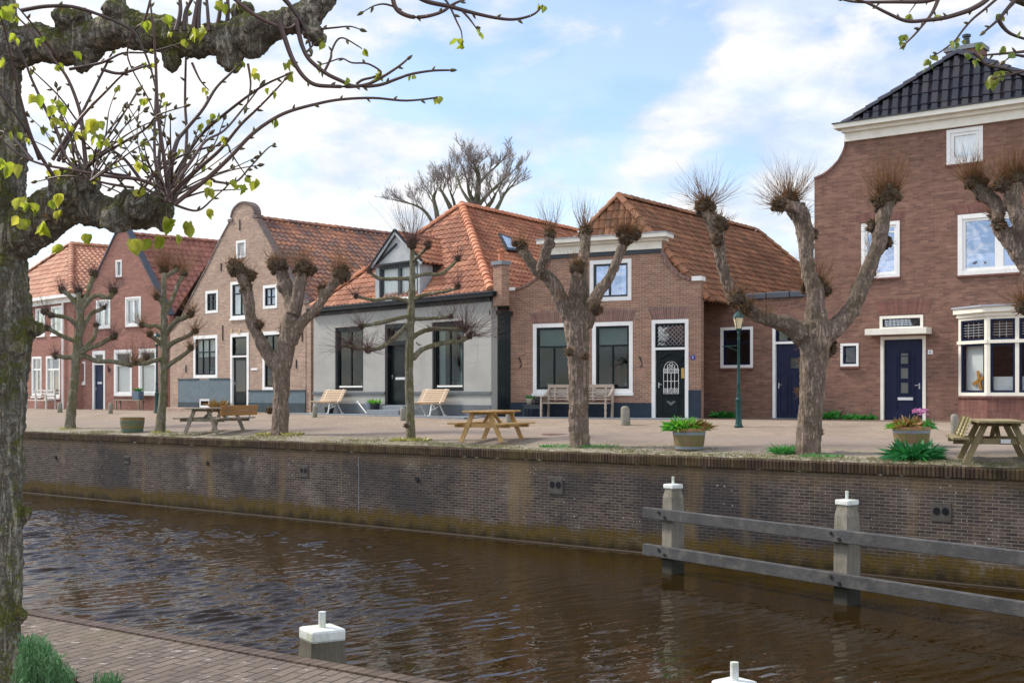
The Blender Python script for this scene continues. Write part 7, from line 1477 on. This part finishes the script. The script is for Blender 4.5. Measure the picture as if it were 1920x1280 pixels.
# things along the red house and the corner house at far left
def onF(fc, px, d, z=ZB): s = fc.sz(px, 760, d)[0]; return fc.W(s, z, d)
t = thing('wooden_bench', 'plain wooden bench under the front windows of the red gabled house', 'bench'); s0, s1 = FA.sz(218, 760, .5)[0], FA.sz(268, 760, .5)[0]; L = s1 - s0; mb = MB(); mb.box((0, 0, 0.45), (L, 0.34, 0.05)); local(mb, 'seat', M['oldwood'], t)
for a in (-1, 1):
    for b in (-1, 1): mb = MB(); mb.box((a * (L / 2 - .15), b * .12, .215), (.07, .06, .43)); local(mb, 'leg', M['oldwood'], t)
t.location = FA.W((s0 + s1) / 2, ZB + .008, .5); t.rotation_euler = (0, 0, math.atan2(FA.u.y, FA.u.x))
t = thing('planter_box', 'blue-grey planter box with a small plant on the wooden bench', 'planter'); mb = MB(); mb.prism([(-.24, -.15, 0), (.24, -.15, 0), (.24, .15, 0), (-.24, .15, 0)], (0, 0, 0.001), (0, 0, .38)); local(mb, 'box', M['planter_blue'], t, bevel=.02); mb = MB(); clump((0, 0, .38), 60, .28, .05, .14, M['weed'], mb=mb); local(mb, 'foliage', M['weed'], t)
t.location = FA.W(FA.sz(259, 745, .5)[0], ZB + .008 + .478, .5); t.rotation_euler = (0, 0, math.atan2(FA.u.y, FA.u.x))
t = thing('garden_bench', 'whitewashed wooden bench with slatted back in front of the corner house', 'bench'); s0, s1 = FZ.sz(57, 760, .6)[0], FZ.sz(95, 760, .6)[0]; L = s1 - s0; mb = MB(); mb.box((0, 0, .43), (L, .45, .05)); local(mb, 'seat', M['greywhite'], t)
mb = MB(); mb.box((0, .24, .92), (L, .05, .07)); mb.box((0, .23, .76), (L, .03, .06)); mb.box((0, .22, .62), (L, .03, .06)); local(mb, 'backrest', M['greywhite'], t)
for a in (-1, 0, 1):
    mb = MB(); mb.box((a * (L / 2 - .05), -.2, .33), (.07, .07, .66)); mb.box((a * (L / 2 - .05), 0, .64), (.07, .46, .04)); local(mb, 'leg', M['greywhite'], t); mb = MB(); mb.box((a * (L / 2 - .05), .24, .47), (.07, .07, .94)); local(mb, 'leg', M['greywhite'], t)
t.location = FZ.W((s0 + s1) / 2, ZB, .6); t.rotation_euler = (0, 0, math.atan2(FZ.u.y, FZ.u.x))

# half-barrel tubs
def barrel(label, px, py, wpx, hratio, plants, rim=True, green=False, group='half-barrel tubs on the quay'):
    g = G(px, py); r = wpx / 2 * g.y / F; h = r * 2 * hratio; t = thing('barrel_tub', label, 'planter', g, 0, group)
    mb = MB(); prof = [(0, 0.0), (r * .84, 0.0), (r * .93, h * .35), (r * .99, h * .75), (r, h), (r * .92, h), (r * .90, h * .86), (0, h * .86)]; mb.lathe(prof, 28); local(mb, 'staves', M['tub'], t)
    bands = ((.05, .17), (.70, .84)) if not green else ((.06, .22), (.40, .52), (.62, .72))
    for a, b in bands:
        ra = lambda k: r * (0.84 + 0.16 * min(1, k * 1.15)) + 0.008; mb = MB(); mb.lathe([(ra(a) - .012, h * a), (ra(a), h * a), (ra(b), h * b), (ra(b) - .012, h * b)], 28); local(mb, 'hoop', M['hoop_green'] if green else M['hoop'], t)
    if rim: mb = MB(); mb.lathe([(r * 1.0 + .006, h * .86), (r + .012, h + .004), (r * .90, h + .006), (r * .88, h * .87)], 28); local(mb, 'rim', M['tub_rim'], t)
    mb = MB(); mb.lathe([(0, h * .90), (r * .9, h * .89)], 20); local(mb, 'soil', M['soil'], t)
    for mat, n, x, L, w, sp, fl, z in plants:
        mb = MB(); clump((x * r, 0, h * .9 + z), n, L, w, sp * r, mat, mb=mb, flat=fl); local(mb, 'foliage', mat, t, smooth=True)
    return t
barrel('half-barrel tub of green and reddish plants on the quay near the lamp post', 1292, 843, 61, .66, [(M['bright'], 340, -.40, .42, .065, .55, 1.3, 0), (M['weed'], 160, -.6, .34, .075, .5, 1.5, 0), (M['rust'], 280, .42, .38, .05, .52, 1.1, 0), (M['bright'], 110, .5, .34, .055, .5, 1.2, 0)])
t = barrel('half-barrel tub with pink flowers behind the dark green leafy plant', 1709, 838, 68, .56, [(M['rust'], 260, -.25, .38, .05, .55, 1.1, 0), (M['weed'], 200, .3, .30, .07, .6, 1.2, 0), (M['bright'], 150, -.5, .28, .055, .5, 1.3, 0)])
mb = MB()
for k in range(26):
    c = Vector((random.uniform(.05, .30), random.uniform(-.15, .15), .72 + random.uniform(-.07, .05)))
    for j in range(7): blade(mb, c, Vector((random.uniform(-1, 1), random.uniform(-1, 1), random.uniform(.1, 1))), .05, .035, .2, 2)
local(mb, 'flowers', M['pink'], t)
barrel('empty mossy half-barrel tub with green hoops beside the upright lime', 248, 810, 45, .62, [], False, True)

# stone bollards
def bollard(label, px, py, hpx, wpx, i, fac=None, pos=None):
    g = G(px, py) if pos is None else pos; k = g.y / F; h, r = hpx * k, wpx * k / 2; t_ = MB(); rn = random.Random(i)
    lean = rn.uniform(-.04, .04); t_.grid([[Vector((r * q * math.cos(a * math.pi / 6) + lean * z, r * q * math.sin(a * math.pi / 6), z)) for a in range(12)] for q, z in ((1.15, -.05), (1.08, h * .12), (1.0, h * .5), (.95, h * .86), (.75, h * .96), (.35, h), (.01, h * 1.005))], closed=True)
    o = t_.build('bollard', M['bollard'], None, smooth=True); o.location = g; tag(o, label, 'bollard', 'stone bollards along the house fronts'); return o
bollard('mossy stone bollard, thickest of them, right of the teak garden bench', 1173, 797, 36, 17, 1); bollard('slim stone bollard at the left corner of the grey house', 590, 782, 23, 9, 2); bollard('stone bollard half behind the slender young lime trunk', 756, 788, 25, 11, 3)
bollard('grey stone bollard left of the bay window by the pink flower tub', 1790, 812, 36, 14, 4); bollard('small stone bollard at the foot of the white downpipe', 112, 773, 19, 9, 5); bollard('small stone bollard between the blue door and the wooden bench', 207, 775, 20, 8, 6)
bollard('stone post seen under the yellow pine picnic table top', 955, 793, 24, 13, 7)

# lamp posts
def lamp_post(label, px, py, pytop, scale=1.0):
    g = G(px, py); H = (py - pytop) * g.y / F; t = thing('lamp_post', label, 'street lamp', g); k = H / 4.4
    prof = [(0.0, 0), (.17, 0), (.17, .05), (.14, .09), (.13, .13), (.115, .2), (.105, .95), (.115, 1.0), (.13, 1.03), (.115, 1.07), (.08, 1.12), (.075, 1.20), (.085, 1.24), (.07, 1.28), (.068, 1.6), (.082, 1.63), (.062, 1.67), (.048, 3.25), (.065, 3.28), (.05, 3.33), (.045, 3.5), (.06, 3.55), (.05, 3.6), (0, 3.6)]
    mb = MB(); mb.lathe([(r * k, z * k) for r, z in prof], 16); local(mb, 'post', M['lampgreen'], t, smooth=True)
    mb = MB(); mb.lathe([(.0, 3.72 * k), (.11 * k, 3.72 * k), (.21 * k, 4.12 * k), (.0, 4.13 * k)], 8); local(mb, 'lantern_glass', M['lampglass'], t)
    mb = MB(); mb.lathe([(.24 * k, 4.121 * k), (.23 * k, 4.16 * k), (.12 * k, 4.30 * k), (.05 * k, 4.34 * k), (.03 * k, 4.40 * k), (0, 4.42 * k)], 8); mb.lathe([(0, 3.60 * k), (.05 * k, 3.60 * k), (.125 * k, 3.70 * k), (.11 * k, 3.719 * k)], 8)
    for a in range(4):
        c = math.pi / 4 + a * math.pi / 2; mb.bar((.125 * k * math.cos(c), .125 * k * math.sin(c), 3.72 * k), (.22 * k * math.cos(c), .22 * k * math.sin(c), 4.13 * k), .018 * k, .018 * k)
    local(mb, 'lantern_frame', M['lampgreen'], t); mb = MB(); mb.tube([(-.62 * k, 0, 3.05 * k), (.06 * k, 0, 3.08 * k)], .012, 6); mb.tube([(-.45 * k, 0, 3.05 * k), (0, 0, 2.85 * k)], .01, 6); local(mb, 'sign_bracket', M['lampgreen'], t)
    return t
lamp_post('dark green lamp post with a cream lantern, standing before the annex window', 1385, 801, 582)
lamp_post('dark lamp post half hidden by the lime trunk at the red gabled house', 294, 774, 622)

# weeds, tufts and shrubs
def weed(label, px, py, n, L, w, sp, mat, flat=.9, d=None, name='weed_tuft', cat='plant', curl=.5, group=None):
    p = G(px, py) if d is None else d; mb = MB(); clump((0, 0, 0), n, L, w, sp, mat, mb=mb, flat=flat, curl=curl); o = mb.build(name, mat, None, smooth=True); o.location = p
    if name == 'grass_tuft': o['kind'] = 'stuff'
    return tag(o, label, cat, group)
def onE(px, d=.20): f = FX if px < 1527 else FE; s = f.sz(px, 775, d)[0]; return f.W(s, ZB + .008, d)
weed('leafy weed at the annex wall under the window', 1357, 0, 130, .42, .09, .26, M['weed'], 1.2, onE(1357)); weed('leafy weed at the wall right of the wide pollard trunk', 1553, 0, 110, .44, .10, .2, M['weed'], 1.2, onE(1553)); weed('small leafy weed left of the blue front door, nearer the pollard', 1592, 0, 80, .28, .08, .14, M['weed'], 1.2, onE(1592)); weed('broad low weed just left of the blue front door', 1624, 0, 100, .28, .09, .24, M['weed'], 1.2, onE(1622))
weed('round grassy bush on the quay left of the widest pollard trunk', 1470, 850, 500, .34, .016, .20, M['bright3'] if 'bright3' in M else M['weed'], .9, name='grass_bush', curl=.7)
weed('low green grass around the foot of the widest pollard', 1540, 856, 380, .10, .012, .42, M['weed'], .9, name='grass_tuft'); weed('green grass at the foot of the five-fisted pollard, right side', 1120, 838, 320, .12, .012, .5, M['weed'], .9, name='grass_tuft'); weed('green grass at the foot of the five-fisted pollard, left side', 1052, 838, 420, .12, .012, .5, M['weed'], .9, name='grass_tuft')
weed('yellow-green leaves left of the slender young lime', 752, 826, 90, .15, .06, .26, M['weed_y'], 1.2); weed('mixed green leaves right of the slender young lime', 788, 826, 90, .15, .06, .28, M['weed_y2'] if 'weed_y2' in M else M['weed_y'], 1.2); weed('yellow leaves left of the sturdy pollard foot', 498, 816, 60, .18, .06, .24, M['weed_y'], 1.2); weed('yellow leaves right of the sturdy pollard foot', 548, 816, 70, .18, .06, .26, M['weed_y'], 1.2)
weed('large dark green leafy plant in front of the pink flower tub', 1713, 860, 300, .52, .085, .26, M['hosta'], 1.5, name='leafy_plant', curl=.45)
weed('rusty potted shrub beside the cellar window', 0, 0, 150, .55, .05, .30, M['rust'], .9, FB.W(FB.sz(410, 760, .6)[0], ZB + .16, .62), name='shrub')
weed('pale moss leaves around the mossy leaning trunk', 128, 804, 60, .10, .05, .30, M['weed_y'], 1.3); weed('mossy leaves around the foot of the upright lime', 303, 811, 60, .12, .05, .30, M['weed_y'], 1.3)
# thin grass and moss growing along the quay edge: nobody could count it
mb = MB(); rn = random.Random(77)
s_lo, s_hi = quay_s(G(60, 812)), quay_s(G(1930, 884))
for k in range(5200):
    s = rn.uniform(s_lo, s_hi + 1.5); n = abs(rn.gauss(0.5, .42)) + .05; q = noise.noise((s * .5, n * 1.2, 9.0)) + 0.22 * (s - s_lo) / (s_hi - s_lo)
    if q < rn.uniform(-.02, .35): continue
    p = quay(s, n, gz_n(n) + .002)
    for j in range(3): blade(mb, p + Vector((rn.uniform(-.05, .05), rn.uniform(-.05, .05), 0)), (rn.uniform(-.6, .6), rn.uniform(-.6, .6), 1), rn.uniform(.03, .085), .012, .4, 2)
o = mb.build('quay_edge_grass', M['grass']); o['kind'] = 'stuff'; tag(o, 'sparse short grass and moss along the top of the quay', 'grass')

# manhole cover
g = G(1042, 813); mb = MB(); mb.lathe([(0, .008), (.33, .008), (.36, .004), (.36, -.02)], 24); o = mb.build('manhole_cover', M['rustiron']); o.location = g; o.rotation_euler = (math.atan(0), 0, 0); tag(o, 'round reddish manhole cover in the street left of the five-fisted pollard', 'manhole cover')

# ------------------------------------------------------------------ timber guard rail in the canal and white-capped mooring posts
def post_parts(t, p, ztop, w, mat, name='post', pin=True, yaw=0.0, taper=.82, pinh=.16):
    R_ = Matrix.Rotation(yaw, 3, 'Z'); mb = MB(); p = Vector(p)
    rows = []
    for z, k in ((-1.1, 1.12), (0.0, 1.10), (ztop - .55, 1.08), (ztop - .22, 1.0), (ztop - .10, taper), (ztop - .055, taper)):
        c = .84; pr = [(1, c), (c, 1), (-c, 1), (-1, c), (-1, -c), (-c, -1), (c, -1), (1, -c)]; rows.append([Vector((p.x, p.y, z)) + R_ @ Vector((a * w / 2 * k, b * w / 2 * k, 0)) for a, b in pr])
    mb.grid(rows, closed=True); mb.face(rows[-1]); o = mb.build(name, mat, t)
    mb = MB(); cw = w * .93; mb.box((p.x, p.y, ztop - .02), (cw, cw, .085), R_); c = mb.build('cap', M['cap'], o, bevel=.018)
    if pin: mb = MB(); mb.tube([(p.x, p.y, ztop + .02), (p.x, p.y, ztop + pinh)], .024, 10); mb.build('pin', M['cap'], o, smooth=False)
    return o
def guard_rail():
    p1 = Pz(1262, 1073, 0); p2 = Pz(1588, 1131, 0); d = (p2 - p1).normalized(); nrm = Vector((d.y, -d.x, 0)); nrm = nrm if nrm.y < 0 else -nrm
    z1 = CAMZ + ray(1262, 908).z * p1.y; z2 = CAMZ + ray(1584, 940).z * p2.y; zt = (z1 + z2) / 2
    t = thing('guide_fence', 'weathered timber guide fence with two white-capped posts standing in the canal', 'fence', p1)
    yaw = math.atan2(d.y, d.x); step = (p2 - p1).length
    for k in range(4): q = p1 + d * step * k; post_parts(t, q, zt, .285, M['post'], 'post', True, yaw)
    for a, b in ((948, 972), (1016, 1041)):
        # height of the upper and lower edge at the rail's left end
        pl = p1 - d * .55 + nrm * .21; za = CAMZ + ray(1217, a).z * pl.y; zb = CAMZ + ray(1217, b).z * pl.y; mb = MB(); mb.bar(Vector((pl.x, pl.y, (za + zb) / 2)), Vector((pl.x, pl.y, (za + zb) / 2)) + d * (step * 3 + 1.5), .13, abs(za - zb) * .82); r_ = mb.build('rail', M['fence'], t, bevel=.012)
        for k in range(2):
            for e in (-.08, .08):
                q = p1 + d * (step * k + e) + nrm * .277; mb = MB(); mb.tube([Vector((q.x, q.y, (za + zb) / 2 - e * .5)), Vector((q.x, q.y, (za + zb) / 2 - e * .5)) + nrm * .02], .028, 8); mb.build('bolt', M['iron'], r_)
guard_rail()
def mooring(label, px, pytop, Y, w, yaw):
    p = P(px, pytop, Y); t = thing('mooring_post', label, 'mooring post', (p.x, p.y, 0), 0, 'white-capped mooring posts at the near quay'); post_parts(t, (p.x, p.y, 0), p.z + .03, w, M['post_dark'], 'post', True, yaw, .92, .125)
mooring('white-capped mooring post of split brown timber at the near quay edge', 604, 1190, 8.1, .258, math.radians(32)); mooring('white cap of a mooring post cut off by the bottom of the view', 1377, 1292, 6.9, .205, math.radians(38))

# near herbs at the foot of the near lime
def herbs():
    mb = MB(); rn = random.Random(5)
    for k in range(560):
        px = rn.uniform(40, 140); Y = rn.uniform(4.4, 5.2); top = 1196 + max(0, (px - 80)) * 1.1 + rn.uniform(0, 90); p = P(px, top, Y); d = Vector((rn.uniform(-.3, .3), rn.uniform(-.3, .3), 1)).normalized(); st = p - d * rn.uniform(.12, .30)
        mb.tube([st, st + (p - st) * .6 + Vector((rn.uniform(-.01, .01), 0, 0)), p], [.0022, .002, .0012], 3, cap=False)
        for j in range(9):
            q = st + (p - st) * (j / 9 + .1)
            for e in range(2): blade(mb, q, d * .9 + Vector((rn.uniform(-1, 1), rn.uniform(-1, 1), 0)) * .7, rn.uniform(.022, .042), .006, .1, 2)
    base = P(100, 1330, 4.8); core = MB()
    g = Vector((base.x, base.y, ZN)); o = mb.build('herb_shrub', M['herb']); tag(o, 'narrow-leaved grey-green herb shrub at the foot of the near lime', 'shrub')
    stems = MB()
    for k in range(160):
        px = rn.uniform(50, 150); Y = rn.uniform(4.5, 5.1); p = P(px, rn.uniform(1260, 1330), Y); q = Vector((g.x + rn.uniform(-.1, .1), g.y + rn.uniform(-.15, .15), ZN)); stems.tube([q, (p + q) / 2 + Vector((rn.uniform(-.04, .04), 0, 0)), p], [.006, .005, .003], 4, cap=False)
    so_ = stems.build('stems', M['twig_dark'], o)
    for lab, px, py in (('sprig of herb leaves at the very bottom beside the paving', 188, 1272), ('last sprig of herb leaves at the bottom edge, right of the shrub', 215, 1268)):
        mb = MB(); 
        for k in range(22):
            p = P(px + rn.uniform(-14, 14), py + rn.uniform(-6, 12), 4.6 + rn.uniform(-.1, .1)); st = Vector((p.x + rn.uniform(-.02, .02), p.y, ZN))
            mb.tube([st, p], [.003, .0015], 3, cap=False)
            for j in range(8): blade(mb, p - Vector((0, 0, j * .012)), (rn.uniform(-.7, .7), rn.uniform(-.7, .7), 1), .03, .006, .1, 2)
        o = mb.build('herb_sprig', M['herb']); tag(o, lab, 'plant')
herbs()

# the row on the viewer's own bank, behind the camera: it is what the ground-floor windows mirror
def row_behind():
    specs = ((-34, 9.0, 5.2, 'brickA', 'tileD', 'red brick house on the near bank, behind the viewer'), (-23, 10.0, 6.0, 'brickE', 'tileE', 'brown brick house on the near bank, second behind the viewer'), (-11.5, 9.0, 5.0, 'brickB', 'tileB', 'pale brick house on the near bank, directly behind the viewer'), (0, 11.0, 6.4, 'brickD', 'tileA', 'aged brick house on the near bank, fourth behind the viewer'), (12.5, 10.0, 5.4, 'brickA', 'tileD', 'last brick house on the near bank behind the viewer'))
    class B: W = Fac.W; box = Fac.box
    for s0, w, h, bm_, tm, lab in specs:
        f = B(); o = NA + ND * (s0 + 14) + NNN * 19; f.o = Vector((o.x, o.y, 0)); f.u = ND; f.n = -NNN; f.len = w; f.p = f.o; t = thing('brick_house', lab, 'house', f.W(w / 2, ZN), 0, 'houses on the near bank')
        holes = [(w * a, ZN + z0, w * b, ZN + z1) for a, b, z0, z1 in ((.10, .26, .9, 2.6), (.40, .52, 0.1, 2.5), (.66, .86, .9, 2.6), (.14, .26, 3.6, 4.9), (.70, .84, 3.6, 4.9))]
        wall_mesh(f, [(0, ZN - .3), (w, ZN - .3), (w, ZN + h), (0, ZN + h)], holes).build('wall', M[bm_], t)
        for q in holes: window(f, t, q, M['white'], M['dark'], .1, .05, bars_v=(.5,))
        mb = MB(); a, b, c, d_ = f.W(-.1, ZN + h, .2), f.W(w + .1, ZN + h, .2), f.W(w + .1, ZN + h, -8), f.W(-.1, ZN + h, -8); r0, r1 = f.W(-.1, ZN + h + 3.2, -4), f.W(w + .1, ZN + h + 3.2, -4)
        mb.face([a, b, r1, r0]); mb.face([c, d_, r0, r1]); mb.face([a, r0, d_]); mb.face([b, c, r1]); mb.build('roof', M[tm], t)
row_behind()
